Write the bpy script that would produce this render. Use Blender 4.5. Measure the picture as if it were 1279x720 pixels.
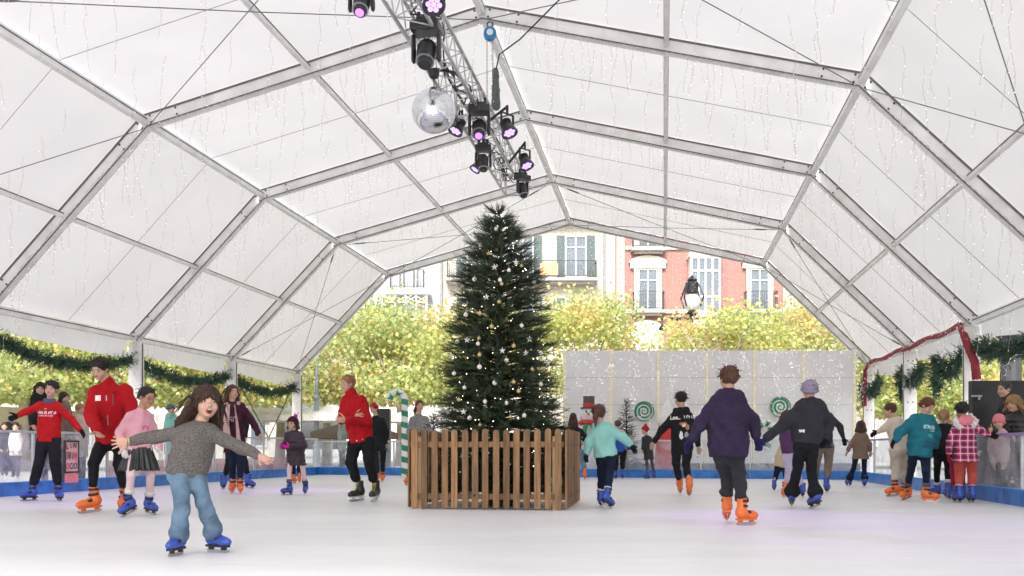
import bpy, math, random
import numpy as np
from mathutils import Vector, Matrix
from mathutils.bvhtree import BVHTree
random.seed(7); RNG = np.random.default_rng(7)
for o in list(bpy.data.objects): bpy.data.objects.remove(o)
SC = bpy.context.scene; COL = SC.collection
R = math.radians; PI = math.pi

# ---------------------------------------------------------------- camera, sky, sun, exposure
F_PX, CX, HY, CAM_H = 1200.0, 640.0, 560.5, 0.75      # focal length, principal point and horizon of the 1279x720 photo
cam_d = bpy.data.cameras.new("camera"); cam = bpy.data.objects.new("camera", cam_d); COL.objects.link(cam)
cam.location = (0, 0, CAM_H); cam.rotation_euler = (R(90), 0, 0)
cam_d.sensor_width = 36; cam_d.lens = 36*F_PX/1279; cam_d.shift_y = (HY-360)/1279
cam_d.clip_start = .05; cam_d.clip_end = 1000
SC.camera = cam
SUN_EL, SUN_AZ = 42, 190          # high soft sun behind the camera's left shoulder, veiled
W_ = bpy.data.worlds.new("World"); SC.world = W_; W_.use_nodes = True
nt = W_.node_tree; bg = nt.nodes['Background']
sky = nt.nodes.new('ShaderNodeTexSky'); sky.sky_type = 'NISHITA'; sky.sun_disc = False
sky.sun_elevation = R(SUN_EL); sky.sun_rotation = R(SUN_AZ)
sky.air_density = 1.0; sky.dust_density = 4.0; sky.ozone_density = 1.5
hs = nt.nodes.new('ShaderNodeHueSaturation'); hs.inputs['Saturation'].default_value = .35
nt.links.new(sky.outputs[0], hs.inputs['Color']); nt.links.new(hs.outputs[0], bg.inputs[0])
bg.inputs[1].default_value = .15
sun_d = bpy.data.lights.new("sun", 'SUN'); sun_d.energy = 2.4; sun_d.angle = R(14); sun_d.color = (1, .965, .92)
sun = bpy.data.objects.new("sun", sun_d); COL.objects.link(sun)
_a = R(SUN_AZ); _e = R(SUN_EL)
_dir = Vector((math.sin(_a)*math.cos(_e), math.cos(_a)*math.cos(_e), math.sin(_e)))
sun.rotation_euler = _dir.to_track_quat('Z', 'Y').to_euler()
SC.view_settings.view_transform = 'Standard'; SC.view_settings.look = 'None'
SC.view_settings.gamma = 1; SC.view_settings.use_curve_mapping = False
SC.view_settings.exposure = 0.93
SC.render.engine = 'CYCLES'
cy = SC.cycles; cy.use_denoising = True; cy.max_bounces = 8; cy.diffuse_bounces = 4; cy.glossy_bounces = 3
cy.transmission_bounces = 4; cy.transparent_max_bounces = 12; cy.sample_clamp_indirect = 4; cy.caustics_reflective = False; cy.caustics_refractive = False

# ---------------------------------------------------------------- helpers
YAW = .157                                             # the tent's long axis is turned this much from the view direction
_c, _s = math.cos(YAW), math.sin(YAW)
def T(X, Y, Z): return Vector((X*_c + Y*_s, -X*_s + Y*_c, Z))        # tent metres -> world
def P(x, y, d): return Vector(((x-CX)/F_PX*d, d, CAM_H-(y-HY)/F_PX*d))  # a photo position at a measured depth -> world
def depth(yb): return F_PX*CAM_H/(yb-HY)               # depth of a point standing on the ice

def tag(o, label=None, cat=None, group=None, kind=None):
    if label: o['label'] = label
    if cat: o['category'] = cat
    if group: o['group'] = group
    if kind: o['kind'] = kind
    return o
def thing(name, label, cat, loc=(0, 0, 0), group=None):
    o = bpy.data.objects.new(name, None); COL.objects.link(o); o.location = loc; o.empty_display_size = .1
    return tag(o, label, cat, group)
def wloc(o):
    v = Vector(o.location)
    while o.parent: o = o.parent; v += Vector(o.location)
    return v
def link(name, me, mats, parent=None, loc=None, smooth=False):
    """mesh data given in WORLD coordinates; parented objects keep local = world - parent origin"""
    o = bpy.data.objects.new(name, me); COL.objects.link(o)
    for m in (mats if isinstance(mats, (list, tuple)) else [mats]): me.materials.append(m)
    org = Vector(loc) if loc is not None else (wloc(parent) if parent else Vector((0, 0, 0)))
    me.transform(Matrix.Translation(-org))
    if parent:
        o.parent = parent; o.location = org - wloc(parent)
    else: o.location = org
    if smooth: me.polygons.foreach_set('use_smooth', [True]*len(me.polygons))
    me.update()
    return o
def np_mesh(name, V, Fq, idx=None):
    """V (n,3), Fq (m,k) constant k"""
    me = bpy.data.meshes.new(name); V = np.asarray(V, np.float32); Fq = np.asarray(Fq, np.int32)
    m, k = Fq.shape
    me.vertices.add(len(V)); me.vertices.foreach_set('co', V.ravel())
    me.loops.add(m*k); me.loops.foreach_set('vertex_index', Fq.ravel())
    me.polygons.add(m); me.polygons.foreach_set('loop_start', np.arange(m, dtype=np.int32)*k)
    me.polygons.foreach_set('loop_total', np.full(m, k, np.int32))
    if idx is not None: me.polygons.foreach_set('material_index', np.asarray(idx, np.int32))
    me.update(calc_edges=True); me.validate()
    return me
def frame(d, up=Vector((0, 0, 1))):
    d = Vector(d).normalized()
    if abs(d.dot(up)) > .98: up = Vector((1, 0, 0))
    r = d.cross(up).normalized(); u = r.cross(d).normalized()
    return r, d, u
class MB:
    def __init__(s): s.v = []; s.f = []; s.m = []
    def add(s, vs, fs, mi=0):
        b = len(s.v); s.v += [tuple(v) for v in vs]; s.f += [tuple(b+i for i in f) for f in fs]; s.m += [mi]*len(fs)
    def box(s, c, size, ax=None, mi=0):
        c = Vector(c); ax = ax or (Vector((1, 0, 0)), Vector((0, 1, 0)), Vector((0, 0, 1)))
        a, b, d = [ax[i]*(size[i]/2) for i in range(3)]
        vs = [c+sx*a+sy*b+sz*d for sz in (-1, 1) for sy in (-1, 1) for sx in (-1, 1)]
        s.add(vs, [(0, 2, 3, 1), (4, 5, 7, 6), (0, 1, 5, 4), (2, 6, 7, 3), (0, 4, 6, 2), (1, 3, 7, 5)], mi); return s
    def beam(s, p, q, w, h, up=Vector((0, 0, 1)), mi=0):
        p = Vector(p); q = Vector(q); r, d, u = frame(q-p, up)
        return s.box((p+q)/2, (w, (q-p).length, h), (r, d, u), mi)
    def tube(s, pts, rad, n=8, mi=0, cap=True):
        pts = [Vector(p) for p in pts]; k = len(pts)
        if not isinstance(rad, (list, tuple)): rad = [rad]*k
        vs = []; pr = None
        for i in range(k):
            t = (pts[min(i+1, k-1)]-pts[max(i-1, 0)])
            if t.length < 1e-9: t = Vector((0, 0, 1))
            t.normalize()
            if pr is None: r = frame(t)[0]
            else:
                r = pr - t*pr.dot(t); r = r.normalized() if r.length > 1e-6 else frame(t)[0]
            pr = r; u = t.cross(r)
            for j in range(n):
                a = 2*PI*j/n; vs.append(pts[i]+(r*math.cos(a)+u*math.sin(a))*rad[i])
        fs = [(i*n+j, i*n+(j+1) % n, (i+1)*n+(j+1) % n, (i+1)*n+j) for i in range(k-1) for j in range(n)]
        if cap: fs += [tuple(range(n-1, -1, -1)), tuple((k-1)*n+j for j in range(n))]
        s.add(vs, fs, mi); return s
    def lathe(s, base, prof, n=16, axis=Vector((0, 0, 1)), mi=0):
        r, d, u = frame(axis); base = Vector(base)
        vs = [base+d*z+(r*math.cos(2*PI*j/n)+u*math.sin(2*PI*j/n))*rr for rr, z in prof for j in range(n)]
        k = len(prof)
        fs = [(i*n+(j+1) % n, i*n+j, (i+1)*n+j, (i+1)*n+(j+1) % n) for i in range(k-1) for j in range(n)]
        fs += [tuple(range(n)), tuple((k-1)*n+j for j in range(n-1, -1, -1))]
        s.add(vs, fs, mi); return s
    def ball(s, c, r, n=12, m=8, mi=0, ax=None):
        if not isinstance(r, (tuple, list)): r = (r, r, r)
        c = Vector(c); ax = ax or (Vector((1, 0, 0)), Vector((0, 1, 0)), Vector((0, 0, 1)))
        vs = [c-ax[2]*r[2]]
        for i in range(1, m):
            t = PI*i/m-PI/2
            for j in range(n):
                a = 2*PI*j/n
                vs.append(c+ax[0]*(r[0]*math.cos(t)*math.cos(a))+ax[1]*(r[1]*math.cos(t)*math.sin(a))+ax[2]*(r[2]*math.sin(t)))
        vs.append(c+ax[2]*r[2]); L = len(vs)-1
        fs = [(0, 1+(j+1) % n, 1+j) for j in range(n)]
        fs += [(1+i*n+j, 1+i*n+(j+1) % n, 1+(i+1)*n+(j+1) % n, 1+(i+1)*n+j) for i in range(m-2) for j in range(n)]
        fs += [(1+(m-2)*n+j, 1+(m-2)*n+(j+1) % n, L) for j in range(n)]
        s.add(vs, fs, mi); return s
    def prism(s, pts, h, mi=0):
        """closed outline pts (world) extruded by vector h"""
        n = len(pts); h = Vector(h); pts = [Vector(p) for p in pts]
        s.add(pts+[p+h for p in pts], [tuple(range(n-1, -1, -1)), tuple(range(n, 2*n))]+[(i, (i+1) % n, n+(i+1) % n, n+i) for i in range(n)], mi)
        return s
    def build(s, name, mats, parent=None, loc=None, smooth=False, bevel=0):
        me = bpy.data.meshes.new(name); me.from_pydata(s.v, [], s.f)
        me.polygons.foreach_set('material_index', s.m)
        o = link(name, me, mats, parent, loc, smooth)
        if bevel:
            b = o.modifiers.new('bevel', 'BEVEL'); b.width = bevel; b.segments = 2; b.limit_method = 'ANGLE'
        return o
def replicate(tv, tf, M, off):
    """copies of a template (tv n,3 / tf m,k) by rotation-scale M (c,3,3) and offset (c,3)"""
    tv = np.asarray(tv, np.float32); tf = np.asarray(tf, np.int32); c = len(off)
    V = np.einsum('cij,nj->cni', M, tv)+off[:, None, :]
    Fq = tf[None]+(np.arange(c)*len(tv))[:, None, None]
    return V.reshape(-1, 3), Fq.reshape(-1, tf.shape[1])
def rand_rot(n, rng=RNG):
    q = rng.normal(size=(n, 4)); q /= np.linalg.norm(q, axis=1)[:, None]; w, x, y, z = q.T
    return np.stack([1-2*(y*y+z*z), 2*(x*y-z*w), 2*(x*z+y*w), 2*(x*y+z*w), 1-2*(x*x+z*z), 2*(y*z-x*w), 2*(x*z-y*w), 2*(y*z+x*w), 1-2*(x*x+y*y)], 1).reshape(n, 3, 3)

# ---------------------------------------------------------------- materials
MATS = {}
def mat(name, col=(.5, .5, .5), rough=.6, metal=0, var=.12, scale=8, bump=0, bscale=60, sheen=0, spec=.5, emit=None, estr=0, transl=0, alpha=1, island=0, col2=None, stretch=None, coat=0):
    if name in MATS: return MATS[name]
    m = bpy.data.materials.new(name); m.use_nodes = True; n = m.node_tree; N = n.nodes; Lk = n.links.new
    b = N['Principled BSDF']; out = N['Material Output']
    b.inputs['Roughness'].default_value = rough; b.inputs['Metallic'].default_value = metal
    b.inputs['Specular IOR Level'].default_value = spec; b.inputs['Coat Weight'].default_value = coat
    if sheen: b.inputs['Sheen Weight'].default_value = sheen
    tc = N.new('ShaderNodeTexCoord'); mp = N.new('ShaderNodeMapping'); Lk(tc.outputs['Object'], mp.inputs[0])
    if stretch: mp.inputs['Scale'].default_value = stretch
    nz = N.new('ShaderNodeTexNoise'); nz.inputs['Scale'].default_value = scale; nz.inputs['Detail'].default_value = 5; Lk(mp.outputs[0], nz.inputs[0])
    mx = N.new('ShaderNodeMix'); mx.data_type = 'RGBA'
    c = np.array(col); lo = c*(1-var); hi = np.minimum(c*(1+var), 1) if col2 is None else np.array(col2)
    if col2 is not None: lo = c
    mx.inputs[6].default_value = (*lo, 1); mx.inputs[7].default_value = (*hi, 1)
    fac = nz.outputs[0]
    if island:
        ge = N.new('ShaderNodeNewGeometry'); ad = N.new('ShaderNodeMath'); ad.operation = 'MULTIPLY_ADD'
        Lk(ge.outputs['Random Per Island'], ad.inputs[0]); ad.inputs[1].default_value = island
        m2 = N.new('ShaderNodeMath'); m2.operation = 'MULTIPLY_ADD'; Lk(nz.outputs[0], m2.inputs[0]); m2.inputs[1].default_value = 1-island; m2.inputs[2].default_value = 0
        Lk(m2.outputs[0], ad.inputs[2]); fac = ad.outputs[0]
    else:
        rp = N.new('ShaderNodeMapRange'); rp.inputs[1].default_value = .3; rp.inputs[2].default_value = .7; Lk(nz.outputs[0], rp.inputs[0]); fac = rp.outputs[0]
    Lk(fac, mx.inputs[0]); Lk(mx.outputs[2], b.inputs['Base Color'])
    if bump:
        n2 = N.new('ShaderNodeTexNoise'); n2.inputs['Scale'].default_value = bscale; n2.inputs['Detail'].default_value = 4; Lk(mp.outputs[0], n2.inputs[0])
        bp = N.new('ShaderNodeBump'); bp.inputs['Strength'].default_value = bump; bp.inputs['Distance'].default_value = .02
        Lk(n2.outputs[0], bp.inputs['Height']); Lk(bp.outputs[0], b.inputs['Normal'])
    if emit:
        b.inputs['Emission Color'].default_value = (*emit, 1); b.inputs['Emission Strength'].default_value = estr
        m.cycles.emission_sampling = 'NONE'
    sh = b.outputs[0]
    if transl:
        t = N.new('ShaderNodeBsdfTranslucent'); Lk(mx.outputs[2], t.inputs[0]); ms = N.new('ShaderNodeMixShader'); ms.inputs[0].default_value = transl
        Lk(b.outputs[0], ms.inputs[1]); Lk(t.outputs[0], ms.inputs[2]); Lk(ms.outputs[0], out.inputs[0]); sh = ms.outputs[0]
    if alpha < 1:
        t = N.new('ShaderNodeBsdfTransparent'); ms = N.new('ShaderNodeMixShader'); ms.inputs[0].default_value = alpha
        Lk(t.outputs[0], ms.inputs[1]); Lk(sh, ms.inputs[2]); Lk(ms.outputs[0], out.inputs[0])
    MATS[name] = m
    return m
alu = mat('aluminium', (.90, .88, .86), .5, 0, .14, 2.5, .15, 40)
alu_edge = mat('profile_edge', (.16, .15, .15), .6, .2)
steel = mat('galvanised_steel', (.42, .43, .45), .4, .7, .2, 12)
bolt_m = mat('dark_bolt', (.12, .12, .12), .5, .6)
cable_m = mat('steel_cable', (.22, .22, .22), .5, .5)
pvc = mat('tent_membrane', (.80, .783, .778), .55, 0, .035, .7, .12, 2.5, transl=.305)
pvc_side = mat('valance_fabric', (.88, .87, .86), .6, 0, .03, 2, .1, 5, transl=.35)
led = mat('led_bulb', (1, 1, 1), .3, emit=(1, .98, .94), estr=1.5)
led_b = mat('bright_led_bulb', (1, 1, 1), .3, emit=(1, .98, .94), estr=2.2)
wire = mat('light_wire', (.50, .48, .46), .6)
black = mat('black_plastic', (.018, .018, .02), .45, 0, .3)
# ---------------------------------------------------------------- ground and ice
RINK = [T(-10.9, -8, 0), T(4.75, -8, 0), T(4.55, 24.1, 0), T(-9.8, 26.6, 0)]
m = mat('paving', (.46, .445, .42), .8, 0, .2, .8, .3, 8)
b = MB(); b.add([(-600, -400, -.012), (600, -400, -.012), (600, 900, -.012), (-600, 900, -.012)], [(0, 1, 2, 3)]); tag(b.build('ground', m), kind='structure')
def ice_mat():
    m = mat('rink_ice', (.80, .80, .83), .38, 0, .0, 1, 0)
    n = m.node_tree; N = n.nodes; Lk = n.links.new; bs = N['Principled BSDF']
    tc = N.new('ShaderNodeTexCoord')
    mp = N.new('ShaderNodeMapping'); mp.inputs['Scale'].default_value = (.35, .9, 1); mp.inputs['Rotation'].default_value = (0, 0, .5); Lk(tc.outputs['Object'], mp.inputs[0])
    n1 = N.new('ShaderNodeTexNoise'); n1.inputs['Scale'].default_value = 1.2; n1.inputs['Detail'].default_value = 7; n1.inputs['Roughness'].default_value = .62; Lk(mp.outputs[0], n1.inputs[0])
    cr = N.new('ShaderNodeValToRGB'); cr.color_ramp.elements[0].position = .3; cr.color_ramp.elements[1].position = .7
    cr.color_ramp.elements[0].color = (.70, .705, .73, 1); cr.color_ramp.elements[1].color = (.80, .80, .815, 1); Lk(n1.outputs[0], cr.inputs[0])
    # blade scratches: thin stretched noise ridges in two directions
    prev = cr.outputs[0]; hsum = None
    for ang, sc in ((.25, 1.0), (-.7, 1.3), (1.3, .8)):
        m2 = N.new('ShaderNodeMapping'); m2.inputs['Scale'].default_value = (.25*sc, 9*sc, 1); m2.inputs['Rotation'].default_value = (0, 0, ang); Lk(tc.outputs['Object'], m2.inputs[0])
        n2 = N.new('ShaderNodeTexNoise'); n2.inputs['Scale'].default_value = 1.5; n2.inputs['Detail'].default_value = 3; n2.inputs['Distortion'].default_value = .6; Lk(m2.outputs[0], n2.inputs[0])
        r2 = N.new('ShaderNodeValToRGB'); e = r2.color_ramp.elements; e[0].position = .485; e[0].color = (0, 0, 0, 1); e[1].position = .5; e[1].color = (1, 1, 1, 1); x = e.new(.515); x.color = (0, 0, 0, 1)
        Lk(n2.outputs[0], r2.inputs[0])
        mx = N.new('ShaderNodeMix'); mx.data_type = 'RGBA'; mu = N.new('ShaderNodeMath'); mu.operation = 'MULTIPLY'; mu.inputs[1].default_value = .45; Lk(r2.outputs[0], mu.inputs[0])
        Lk(mu.outputs[0], mx.inputs[0]); Lk(prev, mx.inputs[6]); mx.inputs[7].default_value = (.60, .61, .66, 1) if ang < 0 else (.88, .88, .89, 1); prev = mx.outputs[2]
        hsum = r2.outputs[0]
    Lk(prev, bs.inputs['Base Color'])
    n3 = N.new('ShaderNodeTexNoise'); n3.inputs['Scale'].default_value = 22; n3.inputs['Detail'].default_value = 6; Lk(tc.outputs['Object'], n3.inputs[0])
    ad = N.new('ShaderNodeMath'); ad.operation = 'MULTIPLY_ADD'; Lk(hsum, ad.inputs[0]); ad.inputs[1].default_value = .3; Lk(n3.outputs[0], ad.inputs[2])
    bp = N.new('ShaderNodeBump'); bp.inputs['Strength'].default_value = .2; bp.inputs['Distance'].default_value = .01; Lk(ad.outputs[0], bp.inputs['Height']); Lk(bp.outputs[0], bs.inputs['Normal'])
    rr = N.new('ShaderNodeMapRange'); rr.inputs[3].default_value = .3; rr.inputs[4].default_value = .6; Lk(n1.outputs[0], rr.inputs[0]); Lk(rr.outputs[0], bs.inputs['Roughness'])
    return m
b = MB(); b.add([v for v in RINK], [(0, 1, 2, 3)]); tag(b.build('ice', ice_mat()), kind='structure')

# ---------------------------------------------------------------- marquee
XC, WE, WK, ZE, ZK, ZR = -3.005, 9.259, 6.083, 2.582+CAM_H, 5.801+CAM_H, 7.298+CAM_H
YF = [15.861+5*(k-1) for k in range(-3, 5)]            # arches, the last one is the open gable seen beyond the tree
prof = [(XC-WE, ZE), (XC-WK, ZK), (XC, ZR), (XC+WK, ZK), (XC+WE, ZE)]
NODES = []                                             # purlin rows: eave, leg mid, knee, roof mid, ridge ...
for i in range(4):
    a, c = prof[i], prof[i+1]; NODES += [a, ((a[0]+c[0])/2, (a[1]+c[1])/2)]
NODES.append(prof[4])
tent = thing('marquee', 'large white marquee with polygonal aluminium arches roofing the rink', 'marquee', T(XC, 15, 0))
def nrm(a, c):                                         # outward normal of a roof slope in the tent's cross section
    dx, dz = c[0]-a[0], c[1]-a[1]; l = math.hypot(dx, dz); return (-dz/l, dx/l)
for k, Y in enumerate(YF):
    b = MB()
    for i in range(4):
        a, c = prof[i], prof[i+1]; nx, nz = nrm(a, c)
        up = T(nx, 0, nz)-T(0, 0, 0)
        dv = ((c[0]-a[0]), (c[1]-a[1])); l = math.hypot(*dv); ux, uz = dv[0]/l, dv[1]/l
        p = T(a[0]+ux*.02, Y, a[1]+uz*.02); q = T(c[0]-ux*.02, Y, c[1]-uz*.02)
        b.beam(p, q, .15, .24, up)
        for s in (-1, 1):                              # keder rails along the upper edge and a lip below
            off = (T(0, s*.083, 0)-T(0, 0, 0))
            b.beam(p+off+up*.1, q+off+up*.1, .016, .03, up, 1)
            b.beam(p+off-up*.105, q+off-up*.105, .012, .02, up, 1)
    for i in range(5):                                 # splice plates with bolts at each knee
        x, z = prof[i]
        for s in (-1, 1):
            for jj, (ni) in enumerate(([i-1, i])):
                if ni < 0 or ni > 3: continue
                a, c = prof[ni], prof[ni+1]; l = math.hypot(c[0]-a[0], c[1]-a[1]); ux, uz = (c[0]-a[0])/l, (c[1]-a[1])/l
                if ni == i-1: ux, uz = -ux, -uz
                nx, nz = nrm(a, c)
                for dd in (.12, .62):
                    for nn in (-.06, .06):
                        b.ball(T(x+ux*dd+nx*nn, Y+s*.08, z+uz*dd+nz*nn), .02, 6, 4, 2)
    arch = b.build('arch', [alu, alu_edge, bolt_m], tent)
    for side in (0, 4):
        x = prof[side][0]+(.05 if side == 0 else -.05)
        b = MB(); b.box(T(x, Y, (ZE-.1)/2), (.30, .16, ZE-.1), (T(1, 0, 0)-T(0, 0, 0), T(0, 1, 0)-T(0, 0, 0), Vector((0, 0, 1))))
        for s in (-1, 1):
            b.box(T(x+s*.154, Y, (ZE-.1)/2), (.012, .05, ZE-.12), (T(1, 0, 0)-T(0, 0, 0), T(0, 1, 0)-T(0, 0, 0), Vector((0, 0, 1))), 1)
        b.box(T(x, Y, .01), (.45, .35, .02), (T(1, 0, 0)-T(0, 0, 0), T(0, 1, 0)-T(0, 0, 0), Vector((0, 0, 1))))
        for zz in (ZE-.35, ZE-.6, ZE-1.4):
            b.ball(T(x-.06, Y-.085, zz), .02, 6, 4, 1); b.ball(T(x+.06, Y-.085, zz), .02, 6, 4, 1)
        b.build('post', [alu, alu_edge], tent)
for k in range(len(YF)-1):
    Y0, Y1 = YF[k]+.09, YF[k+1]-.09
    for i, (x, z) in enumerate(NODES):
        big = i in (0, 2, 4, 6, 8)
        b = MB(); b.beam(T(x, Y0, z), T(x, Y1, z), .11 if big else .075, .13 if big else .08)
        for s in (-1, 1): b.beam(T(x+s*(.058 if big else .04), Y0, z+.03), T(x+s*(.058 if big else .04), Y1, z+.03), .008, .02, mi=1)
        b.build('purlin', [alu, alu_edge], tent)
        if i not in (0, 8):
            pass
    # membrane: four slopes per bay, billowing slightly between the arches
    nu, nv = 10, 8
    for i in range(4):
        a, c = prof[i], prof[i+1]; nx, nz = nrm(a, c); V = []; Fc = []
        for u in range(nu+1):
            for v in range(nv+1):
                tu, tv = u/nu, v/nv; x = a[0]+(c[0]-a[0])*tu; z = a[1]+(c[1]-a[1])*tu
                bl = .15+.05*math.sin(PI*tv)*math.sin(PI*tu)+.006*math.sin(17*tu+5*tv+k*3+i)
                V.append(T(x+nx*bl, YF[k]+(YF[k+1]-YF[k])*tv, z+nz*bl))
        for u in range(nu):
            for v in range(nv):
                q = u*(nv+1)+v; Fc.append((q, q+nv+1, q+nv+2, q+1))
        b = MB(); b.add(V, Fc); b.build('roof_panel', pvc, tent, smooth=True)
    # valance hanging under each eave, its free edge sagging
    for side in (0, 4):
        x = prof[side][0]+(-.12 if side == 0 else .12); V = []; Fc = []; n = 24
        for u in range(n+1):
            t = u/n; drop = .42+.05*math.sin(PI*t)+(.16*t if side == 0 else .30*(1-t))
            for v in range(5):
                V.append(T(x+.03*math.sin(9*t+v)*v/4, Y0+(Y1-Y0)*t, ZE+.1-drop*v/4))
        for u in range(n):
            for v in range(4): q = u*5+v; Fc.append((q, q+5, q+6, q+1))
        b = MB(); b.add(V, Fc); b.build('valance', pvc_side, tent, smooth=True)
def cable(p, q, r=.008, tb=True):
    b = MB(); b.tube([p, (p+q)/2-Vector((0, 0, .02)), q], r, 6)
    if tb: b.tube([p.lerp(q, .06), p.lerp(q, .075), p.lerp(q, .105), p.lerp(q, .12)], [r, .022, .022, r], 6)
    b.build('bracing_cable', cable_m, tent, smooth=True)
def nd(i, k, dz=-.1): x, z = NODES[i]; return T(x, YF[k], z+dz)
for (k0, k1) in ((3, 4), (6, 7)):
    for i0, i1 in ((0, 2), (2, 4), (4, 6), (6, 8)):
        cable(nd(i0, k0), nd(i1, k1)); cable(nd(i1, k0), nd(i0, k1))
for i in (1, 3, 5, 7): cable(nd(i, 0, .06)+(Vector((0, 0, 0))), nd(i, 7, .06), .006, False)
for k in range(3, 7):
    Ym = (YF[k]+YF[k+1])/2
    b = MB(); b.tube([T(x, Ym, z+.11) for x, z in NODES], .005, 4); b.build('tie_wire', cable_m, tent)

# ---------------------------------------------------------------- icicle light curtains hung from each arch
def strand(vw, fw, vb, p, L, rng):
    n = max(3, int(L/.13)); q = Vector(p); pts = [q.copy()]
    for i in range(n):
        q = q+Vector((rng.uniform(-.045, .045), rng.uniform(-.03, .03), -L/n)); pts.append(q.copy())
        if rng.random() < .5:
            s = q+Vector((rng.uniform(-.05, .05), rng.uniform(-.03, .03), rng.uniform(-.06, .0))); vw.tube([q, s], .0018, 3, cap=False); vb.append(s)
        else: vb.append(q+Vector((0, 0, -.01)))
    vw.tube(pts, .0026, 3, cap=False)
OCT_V = np.array([(1, 0, 0), (-1, 0, 0), (0, 1, 0), (0, -1, 0), (0, 0, 1), (0, 0, -1)], np.float32)
OCT_F = np.array([(0, 2, 4), (2, 1, 4), (1, 3, 4), (3, 0, 4), (2, 0, 5), (1, 2, 5), (3, 1, 5), (0, 3, 5)])
def bulbs(name, pts, parent, rmin=.003, rmax=.0075, m=None):
    pts = np.array([tuple(p) for p in pts], np.float32); c = len(pts)
    sc = RNG.uniform(rmin, rmax, c); M = np.eye(3)[None]*sc[:, None, None]
    V, Fq = replicate(OCT_V, OCT_F, M, pts)
    return tag(link(name, np_mesh(name, V, Fq), m or led, parent), kind='stuff')
ordn = {2: 'just above the photographer', 3: 'nearest arch with all of its span in view', 4: 'second arch, beyond the mirror ball', 5: 'third arch, above the tree', 6: 'fourth arch', 7: 'open gable arch in front of the houses'}
rng = random.Random(3)
lab = {2: 'icicle fairy lights whose tips hang in at the very top of the photo', 3: 'icicle fairy lights hung along the first arch, which the chain hoist hangs from',
       4: 'icicle fairy lights hung along the second arch beyond the mirror ball', 5: 'icicle fairy lights hung along the third arch, last but one before the gable',
       6: 'dense icicle fairy lights hung along the open gable arch before the houses'}
for kk, Yk in ((2, YF[3]), (3, YF[4]), (4, YF[5]), (5, YF[6]), (6, YF[7])):
    cur = thing('icicle_lights', lab[kk], 'fairy lights', T(XC, Yk, ZR-.3), 'icicle light curtains under the arches')
    vw = MB(); vb = []
    for i in range(4):
        a, c = prof[i], prof[i+1]; l = math.hypot(c[0]-a[0], c[1]-a[1])
        for yo, dens in ((-.12, 1.0), (1.6, .22), (3.2, .22)):
            if kk == 6 and yo > 0: continue
            step = (.13 if kk < 6 else .10)/dens; x = step*.5; last = None
            gap = 0
            while x < l:
                t = x/l; z = a[1]+(c[1]-a[1])*t-(.13 if yo < 0 else -.02); xx = a[0]+(c[0]-a[0])*t
                p = T(xx, Yk+yo+rng.uniform(-.03, .03), z)
                mid = min(i, 3-i)
                L = rng.choice([.35, .6, .9, 1.3]) * (1.0 if kk < 6 else rng.uniform(1.2, 3.2))
                L = min(L, z-1.6)
                if L > .2 and rng.random() < .9: strand(vw, None, vb, p, L, rng)
                if last and yo < 0: vw.tube([last, (last+p)/2-Vector((0, 0, .03)), p], .004, 3, cap=False)
                last = p; x += step*rng.uniform(.6, 1.4)
    vw.build('wires', wire, cur); bulbs('bulbs', vb, cur, *((.0035, .007, led_b) if kk == 6 else (.003, .0075)))
# ---------------------------------------------------------------- rink barrier: one clear panel fence, bent at the far corners
def glass_mat():
    m = bpy.data.materials.new('scuffed_clear_panel'); m.use_nodes = True; n = m.node_tree; N = n.nodes; Lk = n.links.new
    b = N['Principled BSDF']; b.inputs['Base Color'].default_value = (.80, .82, .86, 1); b.inputs['Roughness'].default_value = .12
    t = N.new('ShaderNodeBsdfTransparent'); t.inputs[0].default_value = (.93, .95, .97, 1); ms = N.new('ShaderNodeMixShader')
    tc = N.new('ShaderNodeTexCoord'); nz = N.new('ShaderNodeTexNoise'); nz.inputs['Scale'].default_value = 2.2; nz.inputs['Detail'].default_value = 7; nz.inputs['Distortion'].default_value = 1.5; Lk(tc.outputs['Object'], nz.inputs[0])
    mr = N.new('ShaderNodeMapRange'); mr.inputs[1].default_value = .35; mr.inputs[2].default_value = .7; mr.inputs[3].default_value = .10; mr.inputs[4].default_value = .34; Lk(nz.outputs[0], mr.inputs[0])
    Lk(mr.outputs[0], ms.inputs[0]); Lk(t.outputs[0], ms.inputs[1]); Lk(b.outputs[0], ms.inputs[2]); Lk(ms.outputs[0], N['Material Output'].inputs[0])
    n2 = N.new('ShaderNodeTexNoise'); n2.inputs['Scale'].default_value = 30; Lk(tc.outputs['Object'], n2.inputs[0]); r2 = N.new('ShaderNodeMapRange'); r2.inputs[3].default_value = .08; r2.inputs[4].default_value = .35; Lk(n2.outputs[0], r2.inputs[0]); Lk(r2.outputs[0], b.inputs['Roughness'])
    return m
glassm = glass_mat()
blue = mat('blue_kickboard', (.03, .17, .52), .4, 0, .35, 5, .05, 30, coat=.2)
blue_cap = mat('blue_edge', (.10, .38, .78), .45, 0, .1)
rail_m = mat('rail_metal', (.55, .56, .58), .4, .5, .1)
purple_rail = mat('violet_top_rail', (.30, .24, .48), .4, 0, .1)
red_strip = mat('red_advert_film', (.75, .16, .17), .4, 0, .5, 2.5, alpha=.55)
barrier = {}
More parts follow.
